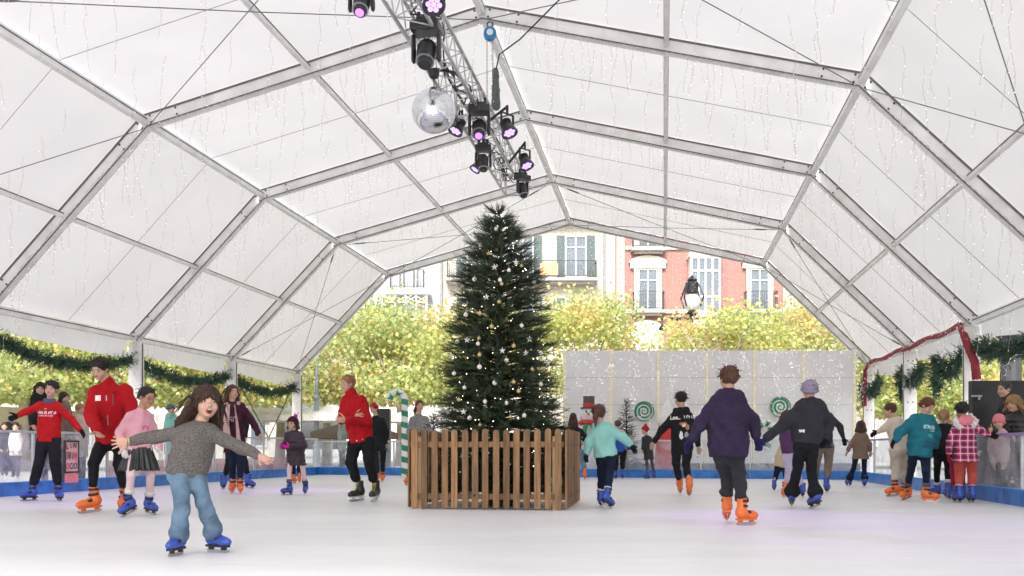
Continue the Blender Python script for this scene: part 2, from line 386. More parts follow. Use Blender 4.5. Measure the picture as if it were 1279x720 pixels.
def fence_run(name, label, P0, P1, n, top, rail, reds=()):
    root = thing(name, label, 'rink barrier', (P0+P1)/2, 'sides of the rink barrier')
    d = (P1-P0).normalized(); nrm_ = Vector((d.y, -d.x, 0)); ax = (d, nrm_, Vector((0, 0, 1)))
    L = (P1-P0).length; kb = .21
    for i in range(n):
        a = P0+d*(L*i/n+.004); c = P0+d*(L*(i+1)/n-.004); mid = (a+c)/2; w = (c-a).length
        b = MB(); b.box(mid+Vector((0, 0, kb/2)), (w, .05, kb), ax); b.box(mid+Vector((0, 0, kb+.006)), (w, .06, .012), ax, 1)
        b.build('kickboard', [blue, blue_cap], root)
        b = MB(); b.box(mid+Vector((0, 0, (kb+.012+top)/2)), (w-.07, .008, top-kb-.012), ax); b.build('clear_panel', glassm, root)
        if i in reds:
            b = MB(); b.box(mid+nrm_*-.02+Vector((0, 0, kb+.012+.15)), (w-.07, .003, .30), ax); b.build('advert_film', red_strip, root)
    for i in range(n+1):
        b = MB(); q = P0+d*(L*i/n); b.box(q+Vector((0, 0, (kb+.014+top)/2)), (.04, .04, top-kb-.014), ax); b.build('post', rail_m, root)
    b = MB(); b.beam(P0+Vector((0, 0, top+.02)), P1+Vector((0, 0, top+.02)), .055, .04); b.build('top_rail', rail, root)
    return root
cnr = [T(-10.75, -8, 0), T(-9.85, 26.4, 0), T(4.5, 24.0, 0), T(4.75, -8, 0)]
fence_run('rink_barrier', 'long clear panel barrier with blue kickboard along the left side, pink film low on it', cnr[0], cnr[1], 17, 1.0, rail_m, reds=(12, 13, 14, 15))
fence_run('rink_barrier', 'far clear panel barrier with blue kickboard behind the tree, across the end of the ice', cnr[1], cnr[2], 12, .93, rail_m)
fence_run('rink_barrier', 'right hand clear barrier with blue kickboard and violet top rail, where the man leans', cnr[2], cnr[3], 15, .92, purple_rail)

# ---------------------------------------------------------------- white panelled wall behind the rink
wallm = mat('white_wall_panel', (.86, .855, .87), .5, 0, .03, 2, .05, 8)
gapm = mat('panel_seam', (.55, .54, .53), .6)
warm = mat('yellow_light_tube', (.85, .80, .60), .5, emit=(1, .88, .6), estr=.06)
plinth = mat('dark_plinth', (.14, .145, .15), .8, 0, .3, 4, .2, 10)
DW = 29.0
wx = lambda x: (x-CX)/F_PX*DW
zt = CAM_H+(HY-438)/F_PX*DW
root = thing('panel_wall', 'white panelled wall with yellow seams standing behind the far barrier', 'wall', (wx(888), DW, 0))
b = MB(); b.box((wx(888), DW+.3, zt/2+.15), (wx(1071)-wx(705), .5, zt-.3)); b.build('wall', wallm, root, bevel=.01)
b = MB(); b.box((wx(888), DW+.3, .15), (wx(1075)-wx(701), .6, .3)); b.build('plinth', plinth, root)
for z in (zt*.36, zt*.56, zt*.78):
    b = MB(); b.box((wx(888), DW+.048, z), (wx(1071)-wx(705), .01, .012)); b.build('seam', gapm, root)
for x in (706, 764, 823, 884, 943, 1005, 1068):
    b = MB(); b.box((wx(x), DW+.03, zt/2+.15), (.07, .05, zt-.32)); b.build('light_strip', warm, root)
cur = thing('fairy_light_net', 'net of tiny white lights hanging over the white panelled wall', 'fairy lights', (wx(888), DW-.3, zt))
vw = MB(); vb = []; rng = random.Random(5)
for i in range(70):                                    # wavering drops of very different length, a few tangled sideways
    x = wx(705)+(wx(1071)-wx(705))*(i+rng.random())/70; z = zt+.02; L = rng.uniform(.5, 3.0); q = Vector((x, DW-.25+rng.uniform(-.15, .1), z)); pts = [q.copy()]; sw_ = rng.uniform(-.08, .08)
    while z > zt-L:
        dz = rng.uniform(.06, .16); z -= dz; q = Vector((q.x+rng.uniform(-.09, .09)+sw_*dz, q.y+rng.uniform(-.03, .03), z)); pts.append(q.copy())
        for _ in range(rng.choice([0, 1, 1, 1, 2])): vb.append(q+Vector((rng.uniform(-.11, .11), rng.uniform(-.03, .03), rng.uniform(-.05, .05))))
    vw.tube(pts, .002, 3, cap=False)
vw.build('wires', mat('white_wire', (.66, .66, .66), .5), cur); bulbs('bulbs', vb, cur, .004, .0095, led_b)
b = MB(); b.tube([(wx(705), DW-.25, zt+.03), (wx(1071), DW-.25, zt+.03)], .008, 5)
b.build('cord', wire, cur)

# flat cut-outs fixed to the white wall
green = mat('green_paint', (.02, .24, .12), .45, 0, .08); white = mat('white_paint', (.82, .82, .80), .45, 0, .05); orange_m = mat('orange_paint', (.85, .28, .05), .5); redp = mat('red_paint', (.62, .03, .03), .5, 0, .1)
def lollipop(x, y, r, label):
    c = P(x, y, DW-.09); rr = r/F_PX*DW
    root = thing('swirl_lollipop', label, 'decoration', c, 'green swirl lollipops on the wall')
    b = MB(); b.lathe(c+Vector((0, .03, 0)), [(rr*.98, 0), (rr, .02), (rr*.98, .04)], 32, Vector((0, -1, 0))); b.build('disc', white, root)
    b = MB(); b.tube([c+Vector((math.cos(a)*rr*.95, -.014, math.sin(a)*rr*.95)) for a in [2*PI*j/40 for j in range(41)]], rr*.055, 8); b.build('rim', green, root, smooth=True)
    b = MB(); n = 70; V = []; Fc = []
    for i in range(n+1):
        t = i/n; a = t*2*PI*2.6; r0 = rr*(.04+.86*t); w = rr*(.03+.17*min(1, t*2)); 
        for s in (-1, 1): V.append(c+Vector((math.cos(a)*(r0+s*w/2*1.0), -.026, math.sin(a)*(r0+s*w/2))))
        for s in (-1, 1): V.append(c+Vector((math.cos(a)*(r0+s*w/2*1.0), -.012, math.sin(a)*(r0+s*w/2))))
    for i in range(n):
        q = i*4; Fc += [(q, q+4, q+5, q+1), (q, q+2, q+6, q+4), (q+1, q+5, q+7, q+3)]
    b.add(V, Fc); b.build('swirl', green, root)
lollipop(805, 514, 12.5, 'green and white swirl lollipop on the wall right of the small fir')
lollipop(975, 508.5, 13, 'green and white swirl lollipop on the wall by the grey beanie skater')
def candy_cane(base, H, Rr, rad, label, hook=1, tilt=0, nst=9):
    root = thing('candy_cane', label, 'decoration', base, 'green striped candy canes')
    pts = []; n = 60; L1 = H-Rr
    for i in range(n+1):
        s = i/n*(L1+PI*Rr*1.05)
        if s < L1: p = Vector((0, 0, s))
        else: a = (s-L1)/Rr; p = Vector((hook*(Rr-Rr*math.cos(a)), 0, L1+Rr*math.sin(a)))
        p = Matrix.Rotation(tilt, 3, 'Y') @ p; pts.append(Vector(base)+p)
    b = MB(); b.tube(pts, rad, 14); b.build('cane', white, root, smooth=True)
    # wound stripes lying on the cane
    V = []; Fc = []; m2 = n*4; b = MB()
    tot = nst
    for st in range(tot):
        V = []; k = 13; c0 = st/tot
        for j in range(k+1):
            a = j/k*PI*2
            for w in (0, .5):
                s = (c0+(j/k*.45+w)/tot)*n; s = min(n-.01, s); i = int(s); f = s-i
                p = pts[i].lerp(pts[i+1], f); t = (pts[i+1]-pts[i]).normalized(); u = Vector((0, 1, 0)); r = t.cross(u).normalized()
                V.append(p+(r*math.cos(a)+u*math.sin(a))*(rad*1.03))
        b.add(V, [(2*j, 2*j+1, 2*j+3, 2*j+2) for j in range(k)])
    b.build('stripes', green, root, smooth=True)
candy_cane(P(505, 600, 24.5)+Vector((.02, 0, -P(505, 600, 24.5).z)), CAM_H+(HY-490)/F_PX*24.5, .20, .085, 'tall green striped candy cane left of the wooden fence', hook=-1)
candy_cane(P(957, 562, DW-.3), .78, .2, .11, 'green striped candy cane on the wall between the hand-holding skaters', hook=-1, tilt=.3, nst=5)

# ---------------------------------------------------------------- houses across the square
DB = 62.0
bx = lambda x: (x-CX)/F_PX*DB
bz = lambda y: CAM_H+(HY-y)/F_PX*DB
cream = mat('cream_render', (.54, .50, .43), .85, 0, .05, .7, .1, 5); pale = mat('pale_render', (.60, .63, .68), .85, 0, .05, .7)
brick = mat('red_brick', (.50, .15, .11), .85, 0, .1, .6)
def brickify(m):
    n = m.node_tree; N = n.nodes; Lk = n.links.new; bs = N['Principled BSDF']; tc = N.new('ShaderNodeTexCoord')
    mp = N.new('ShaderNodeMapping'); mp.inputs['Rotation'].default_value = (R(90), 0, 0); Lk(tc.outputs['Object'], mp.inputs[0])
    br = N.new('ShaderNodeTexBrick'); br.inputs['Color1'].default_value = (.36, .16, .135, 1); br.inputs['Color2'].default_value = (.31, .13, .11, 1); br.inputs['Mortar'].default_value = (.45, .32, .28, 1)
    br.inputs['Scale'].default_value = 1; br.inputs['Mortar Size'].default_value = .008; br.inputs['Brick Width'].default_value = .25; br.inputs['Row Height'].default_value = .075
    Lk(mp.outputs[0], br.inputs[0]); Lk(br.outputs[0], bs.inputs['Base Color'])
brickify(brick)
stone = mat('pale_stone_trim', (.70, .66, .56), .8, 0, .06, 2); stone_d = mat('slab_stone', (.45, .43, .40), .8)
pane = mat('window_pane', (.13, .16, .19), .12, 0, .2, .5, spec=.9); teal = mat('teal_shutter', (.10, .14, .145), .5); frame_w = mat('white_frame', (.75, .75, .73), .5); iron = mat('wrought_iron', (.07, .07, .07), .5, .3)
roof_m = mat('roof_tile', (.4, .2, .14), .8)
Z3 = Vector((0, 0, 1))
def house(label, x0, x1, m, top, depth_=10, yoff=0, left_open=None):
    root = thing('house', label, 'house', ((bx(x0)+bx(x1))/2, DB+yoff, 0))
    b = MB(); b.box(((bx(x0)+bx(x1))/2, DB+yoff+depth_/2, top/2), (bx(x1)-bx(x0), depth_, top)); b.build('wall', m, root)
    b = MB(); b.box(((bx(x0)+bx(x1))/2, DB+yoff+depth_/2, top+.25), (bx(x1)-bx(x0)+.02, depth_+1.2, .5)); b.build('cornice', stone, root)
    return root
def window(root, x0, x1, y0, y1, yo=0, shut=None, mull=2, sur=None, fm=None):
    X0, X1, Z0, Z1 = bx(x0), bx(x1), bz(y1), bz(y0); w, h = X1-X0, Z1-Z0; cx, cz = (X0+X1)/2, (Z0+Z1)/2; y = DB+yo; fm = fm or frame_w
    wi = MB(); t = .09
    for sx in (-1, 1): wi.box((cx+sx*(w/2-t/2), y-.04, cz), (t, .12, h))
    for sz in (-1, 1): wi.box((cx, y-.04, cz+sz*(h/2-t/2)), (w-2*t, .12, t))
    for i in range(1, mull): wi.box((X0+w*i/mull, y-.035, cz), (.08, .09, h-2*t))
    wi.box((cx, y-.034, Z0+h*.72), (w-2*t, .08, .07))
    wo = wi.build('window', fm, root)
    b = MB(); b.box((cx, y-.006, cz), (w-2*t, .02, h-2*t)); b.build('pane', pane, wo)
    if shut:
        for sx in (-1, 1):
            b = MB(); sw = w*shut; c0 = cx+sx*(w/2+ (sw/2 if shut < .4 else -sw/2))
            b.box((c0, y-.13, cz), (sw, .05, h))
            for i in range(int(h/.14)): b.box((c0, y-.162, Z0+.1+i*.14), (sw*.8, .02, .06))
            b.build('shutter', teal, wo)
    if sur:
        b = MB(); s = .24
        for sx in (-1, 1): b.box((cx+sx*(w/2+s/2+.003), y-.06, cz), (s, .16, h))
        b.box((cx, y-.08, Z1+s*.8), (w+2*s+.5, .22, s*1.5)); 
        if sur == 2:   # arched hood
            pts = [Vector((cx+math.cos(a)*(w/2+s+.35), y-.22, Z1+s*1.55+math.sin(a)*.45)) for a in [PI*i/12 for i in range(13)]]
            b.prism(pts, (0, .2, 0))
        b.build('surround', stone, wo)
def balcony(root, x0, x1, yt, yb, yo=0, dep=.8, bulge=0, m=None):
    X0, X1, Z0, Z1 = bx(x0), bx(x1), bz(yb), bz(yt); y = DB+yo
    b = MB(); b.box(((X0+X1)/2, y-dep/2, Z0-.09), (X1-X0+.2, dep+.1, .18)); b.box(((X0+X1)/2, y-dep/2+.1, Z0-.26), (X1-X0-.2, dep-.2, .14)); s = b.build('balcony', stone_d, root)
    b = MB(); n = max(4, int((X1-X0)/.14))
    for z in (Z1, Z0+.12): b.beam((X0, y-dep, z), (X1, y-dep, z), .05, .04)
    for i in range(n+1): x = X0+(X1-X0)*i/n; b.box((x, y-dep, (Z0+Z1)/2), (.022, .022, Z1-Z0))
    for sx in (X0, X1):
        b.beam((sx, y-dep, Z1), (sx, y, Z1), .05, .04)
        for i in range(1, 5): b.box((sx, y-dep*i/5, (Z0+Z1)/2), (.022, .022, Z1-Z0))
    b.build('railing', m or iron, s)
h1 = house('cream rendered house with teal shuttered french doors behind the fir tree', 549.5, 769, cream, 21)
for (ya, yb_) in ((295, 347), (373, 425), (217, 269)):
    for (xa, xb) in ((571, 597), (640, 667), (706, 733)): window(h1, xa, xb, ya, yb_, shut=.38 if xa > 600 else .45)
for (xa, xb) in ((560, 606), (668, 744)): balcony(h1, xa, xb, 329, 350, dep=.9)
balcony(h1, 624, 664, 329, 350, dep=.9); balcony(h1, 560, 745, 251, 272, dep=.9)
b = MB(); b.box((bx(685.5), DB-.95, bz(340)), (1.15, .03, .75)); tag(b.build('orange_banner', mat('faded_orange_cloth', (.75, .42, .22), .8), None, loc=(bx(685.5), DB-.95, bz(340))), 'faded orange cloth hung on the railing of the cream house balcony', 'cloth')
b = MB(); b.tube([(bx(755), DB-.12, 2), (bx(755), DB-.12, 20.5)], .08, 8); b.build('drainpipe', mat('grey_pipe', (.3, .3, .3), .5), h1)
b = MB(); b.tube([(bx(552), DB-.12, 2), (bx(552), DB-.12, 20.5)], .09, 8); b.build('drainpipe', MATS['grey_pipe'], h1)
h2 = house('red brick house with cream window surrounds and pale corner quoins', 769.5, 989, brick, 22, yoff=.05)
for xx in (775.5, 983):                                # lattice quoin strips
    b = MB(); hgt = 20; b.box((bx(xx), DB-.01, hgt/2), (.48, .12, hgt)); q = b.build('quoin', stone, h2)
    b = MB(); z = 2.0
    while z < 19:
        for s in (-1, 1): b.beam((bx(xx)-s*.17, DB-.075, z), (bx(xx)+s*.17, DB-.075, z+.42), .02, .06, Vector((0, 1, 0)))
        z += .42
    b.build('lattice', mat('brick_red_inlay', (.5, .17, .12), .8), q)
for yy in (310, 389.5, 468):
    b = MB(); b.box((bx(879), DB-.03, bz(yy)), (bx(988)-bx(770)-1.2, .14, .22)); b.build('string_course', stone, h2)
window(h2, 797, 822, 336, 388, 0, sur=2); balcony(h2, 791, 828, 366, 389, 0, .7)
window(h2, 797, 822, 258, 310, 0, sur=2); balcony(h2, 790, 829, 290, 312, 0, .7)
window(h2, 937, 961, 336, 388, 0, sur=2); balcony(h2, 930, 968, 366, 389, 0, .7)
window(h2, 937, 961, 258, 310, 0, sur=2); window(h2, 865, 890, 258, 310, 0, sur=2)
b = MB(); pts = [Vector((bx(808)+math.cos(a)*1.05, DB-.2, bz(412)+math.sin(a)*.6)) for a in [PI*i/14 for i in range(15)]]
b.box((bx(808), DB-.1, bz(425)), (2.1, .2, 1.3)); b.prism(pts, (0, .2, 0)); do = b.build('doorway', stone, h2)
b = MB(); b.box((bx(808), DB-.22, bz(430)), (1.35, .03, 2.0)); b.build('blind', frame_w, do)
# white glazed bay window
b = MB(); X0, X1, Z0, Z1 = bx(860), bx(897), bz(412), bz(324)
b.box(((X0+X1)/2, DB-.45, Z0+.5), (X1-X0, .9, 1.0)); b.box(((X0+X1)/2, DB-.45, Z1+.12), (X1-X0+.2, 1.0, .24))
pts = [Vector((X0-.05, DB-.95, Z1+.24)), Vector((X1+.05, DB-.95, Z1+.24)), Vector((X1-.4, DB-.6, Z1+.7)), Vector((X0+.4, DB-.6, Z1+.7))]
b.prism(pts, (0, .5, 0))
for i in range(5): b.box((X0+.06+(X1-X0-.12)*i/4, DB-.86, (Z0+Z1)/2+.5), (.12, .07, Z1-Z0-1))
for z in (Z0+1.05, Z0+2.0, Z1-.9, Z1-.06): b.box(((X0+X1)/2, DB-.862, z), (X1-X0-.01, .068, .11))
for sx in (X0+.05, X1-.05): b.box((sx, DB-.43, (Z0+Z1)/2+.5), (.1, .8, Z1-Z0-1))
bw = b.build('bay_window', frame_w, h2)
b = MB(); b.box(((X0+X1)/2, DB-.82, (Z0+Z1)/2+.5), (X1-X0-.22, .02, Z1-Z0-1.1)); b.build('pane', pane, bw)
h3 = house('pale blue-grey house with glazed gallery at the left of the square', 430, 549, pale, 19, yoff=.3)
balcony(h3, 489, 530, 339, 362, .3, .9)
for xa in (497, 514): window(h3, xa, xa+11, 310, 361, .3)
b = MB(); b.box((bx(510), DB-.5, bz(370)), (3.1, 1.4, .12)); b.box((bx(510), DB-.9, bz(366)), (3.0, .1, .3))
for i in range(5): b.box((bx(484)+i*.66, DB-1.05, bz(386)), (.1, .1, 1.5))
for i in range(4):
    for s in (-1, 1): b.beam((bx(484)+i*.66+.33-s*.28, DB-1.05, bz(374)), (bx(484)+i*.66+.33+s*.28, DB-1.05, bz(380)), .05, .05, Vector((0, 1, 0)))
b.box((bx(510), DB-1.05, bz(381)), (2.7, .09, .08)); b.box((bx(510), DB-.5, bz(400)), (2.9, 1.3, .3))
g = b.build('glazed_gallery', frame_w, h3)
b = MB(); b.box((bx(510), DB-.95, bz(391)), (2.6, .03, 1.0)); b.build('pane', pane, g)
h4 = house('white house with balcony at the right edge of the square', 989.5, 1130, mat('white_render', (.7, .7, .69), .85, 0, .04), 17, yoff=.6)
for (xa, xb) in ((1006, 1022), (1040, 1058), (1080, 1098)):
    window(h4, xa, xb, 380, 424, .6); window(h4, xa, xb, 300, 345, .6)
balcony(h4, 1002, 1030, 404, 424, .6, .7, m=frame_w); balcony(h4, 1036, 1064, 404, 424, .6, .7, m=frame_w)
# row of lower buildings closing the square on the left and the right, seen under the eaves
def side_house(label, p0, p1, top, m, nwin):
    d = (p1-p0); L = d.length; d.normalize(); nr = Vector((-d.y, d.x, 0)); c = (p0+p1)/2
    root = thing('house', label, 'house', c); ax = (d, nr, Z3)
    b = MB(); b.box(c+nr*4+Z3*top/2, (L, 8, top), ax); b.build('wall', m, root)
    b = MB(); b.box(c+nr*4+Z3*(top+.3), (L+.8, 9, .6), ax); b.build('roof', roof_m, root)
    for i in range(nwin):
        for z in (1.6, 5.2, 8.8):
            if z+2 > top: continue
            q = p0+d*(L*(i+.5)/nwin)+Z3*(z+.4); wi = MB()
            wi.box(q-nr*.03, (1.5, .14, 2.3), ax); w_ = wi.build('window', frame_w, root)
            b = MB(); b.box(q-nr*.11, (1.2, .03, 2.0), ax); b.build('pane', pane, w_)
side_house('long sand coloured building behind the trees at the far left', Vector((-50, 30, 0)), Vector((-17, 71, 0)), 11, mat('sand_render', (.66, .62, .53), .85), 12)
side_house('grey rendered building beyond the trees at the right', Vector((14, 78, 0)), Vector((34, 28, 0)), 12, mat('grey_render', (.5, .5, .5), .85), 9)
# ---------------------------------------------------------------- plane trees in autumn colour
leafA = mat('plane_leaf_yellow', (.44, .54, .19), .6, 0, 0, .35, col2=(.74, .72, .28), island=.8, transl=.5)
leafB = mat('plane_leaf_green', (.32, .45, .18), .6, 0, 0, .35, col2=(.70, .72, .34), island=.8, transl=.5)
leafC = mat('plane_leaf_rust', (.78, .70, .30), .6, 0, 0, .35, col2=(.78, .54, .24), island=.8, transl=.5)
bark = mat('plane_bark', (.36, .31, .25), .85, 0, .3, 3, .4, 15)
LEAF_V = np.array([(0, -.5, 0), (.42, -.2, .06), (.36, .25, -.03), (0, .6, .05), (-.36, .25, -.04), (-.42, -.2, .05)], np.float32)
LEAF_F = np.array([(0, 1, 2, 3), (0, 3, 4, 5)])
def plane_tree(x, y, label, zc, rx, rz, n=4200, trunk=1, seed=0, ls=.2):
    rg = np.random.default_rng(seed+11); rr = random.Random(seed)
    root = thing('plane_tree', label, 'tree', (x, y, 0), 'autumn plane trees around the square')
    b = MB(); top = zc-rz*.45
    b.tube([(x, y, -.02), (x+.03, y, top*.5), (x, y, top)], [.24, .17, .17], 10)
    tips = []
    for i in range(9):
        a = 2*PI*i/9+rr.random(); q = Vector((x, y, top-.1)); e = Vector((x+math.cos(a)*rx*.7*rr.uniform(.5, 1), y+math.sin(a)*rx*.7*rr.uniform(.5, 1), zc+rr.uniform(-.3, .7)*rz))
        m_ = q.lerp(e, .5)+Vector((0, 0, -.15)); b.tube([q, m_, e], [.10, .06, .02], 7)
        for j in range(4):
            t = rr.uniform(.4, 1); s = q.lerp(e, t); e2 = s+Vector((rr.uniform(-1, 1), rr.uniform(-1, 1), rr.uniform(-.3, 1)))*rx*.3; b.tube([s, e2], [.03, .008], 5)
    b.build('trunk', bark, root, smooth=True)
    # leaf clumps on the crown's shell and inside it
    nc = 46; cl = rg.normal(size=(nc, 3)); cl /= np.linalg.norm(cl, axis=1)[:, None]; cl *= (rg.uniform(.35, 1, nc)**.6)[:, None]*[rx, rx, rz]; cl[:, 2] = np.sign(cl[:, 2])*np.abs(cl[:, 2]/rz)**.8*rz; cl += [x, y, zc]
    ci = rg.integers(0, nc, n); pos = cl[ci]+rg.normal(size=(n, 3))*np.array([rx, rx, rz*.9])*.19
    k = pos[:, 2] > top-.6; pos = pos[k]; c = len(pos)
    sc = rg.uniform(.6, 1.25, c)*ls
    M = rand_rot(c, rg)*sc[:, None, None]
    V, Fq = replicate(LEAF_V, LEAF_F, M, pos.astype(np.float32))
    mi = np.repeat(rg.choice([0, 0, 0, 1, 1, 1, 2], nc)[ci[k]], 2)
    fl = rg.random(len(mi)//2) < .09; mi = np.where(np.repeat(fl, 2), 2, mi)
    link('crown', np_mesh('crown', V, Fq, mi), [leafA, leafB, leafC], root)
D1 = 43
def ptree(px, d, label, ytop, ybot, halfw, seed, n=4200, ls=.2):
    zt_ = CAM_H+(HY-ytop)/F_PX*d; zb_ = CAM_H+(HY-ybot)/F_PX*d; hw = halfw/F_PX*d
    plane_tree((px-CX)/F_PX*d, d, label, (zt_+zb_)/2, hw*1.2, (zt_-zb_)/2*.97, int(n*1.9), seed=seed, ls=ls*.85)
ptree(408, 44, 'plane tree with pale trunk beside the grey lamp post, left of the fir', 385, 528, 78, 1, 6000)
ptree(500, 42, 'broad yellow plane tree directly left of the fir tree', 382, 532, 78, 2, 6500)
ptree(735, 46, 'yellow plane tree right of the fir, in front of the cream house', 372, 520, 62, 3, 5200)
ptree(600, 50, 'plane tree mostly hidden behind the fir tree', 380, 520, 60, 4, 3500)
ptree(905, 44, 'plane tree rising above the middle of the white wall before the brick house', 385, 520, 80, 5, 6500)
ptree(1000, 47, 'plane tree above the right end of the white wall', 388, 520, 62, 6, 4500)
ptree(30, 32, 'plane tree at the far left behind the boy in the red sweatshirt', 400, 512, 100, 7, 5200, .17)
ptree(165, 33, 'plane tree seen behind the tall man in the red jacket', 405, 518, 95, 8, 5200, .17)
ptree(290, 35, 'plane tree seen between two left posts, behind the woman in the maroon coat', 400, 520, 80, 9, 4800, .17)
ptree(350, 40, 'plane tree seen behind the last garland on the left', 395, 520, 50, 10, 3200, .18)
ptree(1120, 36, 'plane tree behind the right posts, above the boy in cream', 420, 535, 55, 11, 3600, .17)
ptree(1190, 33, 'plane tree seen between the two right posts, above the girl in teal', 430, 532, 52, 12, 3600, .16)
ptree(1300, 36, 'plane tree at the right edge behind the dark lamp post', 400, 500, 45, 13, 2500, .16)

# ---------------------------------------------------------------- conifer twig template: stem with needles
fir = mat('fir_needles', (.014, .030, .012), .6, 0, .35, 6, island=.4, col2=(.040, .068, .026))
fir2 = mat('garland_needles', (.02, .06, .035), .55, 0, .35, 6, island=.4, col2=(.05, .12, .07))
def twig_template(L=.2, n=34, nl=.035, w=.0035, seed=0):
    rg = np.random.default_rng(seed); V = [(0, 0, 0), (.004, 0, 0), (0, 0, L)]; Fc = [(0, 1, 2)]
    for i in range(n):
        t = (i+.5)/n; z = L*t; a = rg.uniform(0, 2*PI); l = nl*(1.1-.45*t)*rg.uniform(.7, 1.2)
        d = np.array([math.cos(a), math.sin(a), .75]); d /= np.linalg.norm(d); s = np.array([-math.sin(a), math.cos(a), 0])*w
        p = np.array([0, 0, z]); k = len(V); V += [tuple(p-s), tuple(p+s), tuple(p+d*l)]; Fc.append((k, k+1, k+2))
    return np.array(V, np.float32), np.array(Fc)
def dir_mats(D, sc, rg):
    D = D/np.linalg.norm(D, axis=1)[:, None]; h = rg.normal(size=D.shape); r = np.cross(D, h); r /= np.linalg.norm(r, axis=1)[:, None]; u = np.cross(D, r)
    return np.stack([r, u, D], 2)*np.asarray(sc)[:, None, None]
TV, TF = twig_template()
def conifer(parent, base, H, prof_, ntw, seed, z0=.15, mname=fir, tsc=1.0, layers=34):
    rg = np.random.default_rng(seed); bx_, by_, _ = base; rad = lambda z: np.interp(z/H, [p[0] for p in prof_], [p[1] for p in prof_])
    pos = []; dr = []; sc = []
    bt = MB(); bt.tube([(bx_, by_, 0), (bx_, by_, H*.97)], [.05*H/4+.02, .006], 8)
    for L in range(layers):
        zf0 = z0+(H*.985-z0)*L/layers; r_ = rad(zf0); nb = max(4, int(7+r_*13))
        for j in range(nb):
            zf = min(max(zf0+rg.uniform(-.9, .9)*(H-z0)/layers, z0), H*.98); a = 2*PI*(j+rg.random())/nb; l = r_*rg.uniform(.72, 1.12) + .02
            up = .15+.5*(zf/H)**2; droop = -.30*(1-zf/H)
            q = [np.array([bx_, by_, zf]), np.array([bx_+math.cos(a)*l*.5, by_+math.sin(a)*l*.5, zf+l*.5*up*.8]), np.array([bx_+math.cos(a)*l, by_+math.sin(a)*l, zf+l*(up*.7+droop*.5)])]
            bt.tube([tuple(p) for p in q], [.010, .006, .003], 4)
            m_ = max(3, int(ntw*(l+.1)/(layers*nb*.55)))
            for i in range(m_):
                t = rg.uniform(.25, 1.0)**.75
                p = q[0]*(1-t)**2+2*q[1]*t*(1-t)+q[2]*t*t if False else (q[0]+(q[1]-q[0])*t*2 if t < .5 else q[1]+(q[2]-q[1])*(t*2-1))
                tang = (q[2]-q[0]); tang = tang/np.linalg.norm(tang); side = np.array([-math.sin(a), math.cos(a), 0])*rg.choice([-1, 1])
                d = tang*rg.uniform(.4, 1)+side*rg.uniform(.1, .9)*(1.15-t)+np.array([0, 0, rg.uniform(-.25, .4)])
                pos.append(p); dr.append(d); sc.append(rg.uniform(.6, 1.15)*tsc*(.75+.35*(1-zf/H)))
    for i in range(14): pos.append(np.array([bx_, by_, H-.16+.01*i])); dr.append(np.array([rg.normal()*.4, rg.normal()*.4, 1])); sc.append(tsc*.8)
    bt.build('trunk', mat('fir_bark', (.05, .035, .02), .9), parent)
    V, Fq = replicate(TV, TF, dir_mats(np.array(dr), sc, rg), np.array(pos, np.float32))
    link('branches', np_mesh('branches', V, Fq), mname, parent)
TC = T(0, 0, 0)+Vector((-.17, 12.7, 0)); TH = 3.92
ct = thing('christmas_tree', 'tall dark fir tree decorated with white and gold baubles inside the wooden fence', 'christmas tree', TC)
cprof = [(0, .70), (.15, .76), (.27, .74), (.36, .69), (.49, .63), (.62, .57), (.76, .46), (.82, .38), (.895, .23), (.95, .11), (1, .01)]
conifer(ct, TC, TH, cprof, 16500, 3, z0=.2, layers=56, tsc=1.0)
b = MB(); b.lathe(TC, [(.18, 0), (.22, .25), (.2, .26)], 16); b.build('pot', mat('dark_pot', (.05, .05, .05), .6), ct)
# decorations: each hangs on a branch
def surf(px, py, out=0.0):
    """a point on the tree's front surface at a height and sideways offset measured in the photo"""
    z = CAM_H+(HY-py)/F_PX*12.2; x = (px-CX)/F_PX*12.2-TC.x; r_ = float(np.interp(z/TH, [p[0] for p in cprof], [p[1] for p in cprof]))*.98+.02
    x = max(-r_, min(r_, x)); y = -math.sqrt(max(0, r_*r_-x*x)); return Vector((TC.x+x, TC.y+y-out, z))
NW = 'topmost second third fourth fifth sixth seventh eighth ninth tenth eleventh twelfth thirteenth fourteenth fifteenth sixteenth seventeenth eighteenth nineteenth twentieth twenty-first twenty-second twenty-third'.split()
def rank(lst, p, what):
    i = sorted(lst, key=lambda q: q[1]*1000+q[0]).index(p); sd = 'left side' if p[0] < 608 else ('right side' if p[0] > 648 else 'middle')
    return f'{NW[i]}{" highest" if i else ""} {what} hanging in the fir tree, on its {sd}'
pearl = mat('pearl_white', (.8, .79, .76), .25, 0, .03, coat=.5); gold = mat('matt_gold', (.62, .47, .2), .35, .5, .08); starw = mat('star_white', (.82, .81, .78), .5)
cap_m = mat('cap_metal', (.6, .55, .4), .3, .9)
def bauble(p, r, m, label, grp):
    o = thing('bauble', label, 'bauble', p, grp); b = MB(); b.ball(p, r, 16, 10); b.build('ball', m, o, smooth=True)
    b = MB(); b.lathe(p+Vector((0, 0, r*.95)), [(r*.2, 0), (r*.2, r*.25)], 8); b.tube([p+Vector((0, 0, r*1.15)), p+Vector((0, .01, r*2))], .002, 4); b.build('cap', cap_m, o)
whites = [(620, 281), (625, 351), (593, 348), (598, 431), (571, 426), (676, 440), (633, 452), (582, 393), (636, 338), (567, 466), (581, 485), (633, 505), (676, 480), (682, 503), (607, 503), (655, 520), (559, 515), (690, 528), (588, 523), (668, 348), (619, 480), (652, 408), (600, 460)]
golds = [(610, 315), (652, 330), (627, 356), (624, 379), (600, 393), (599, 424), (642, 434), (600, 445), (642, 479), (648, 490), (638, 522), (601, 532), (665, 462), (615, 410), (574, 500), (690, 490)]
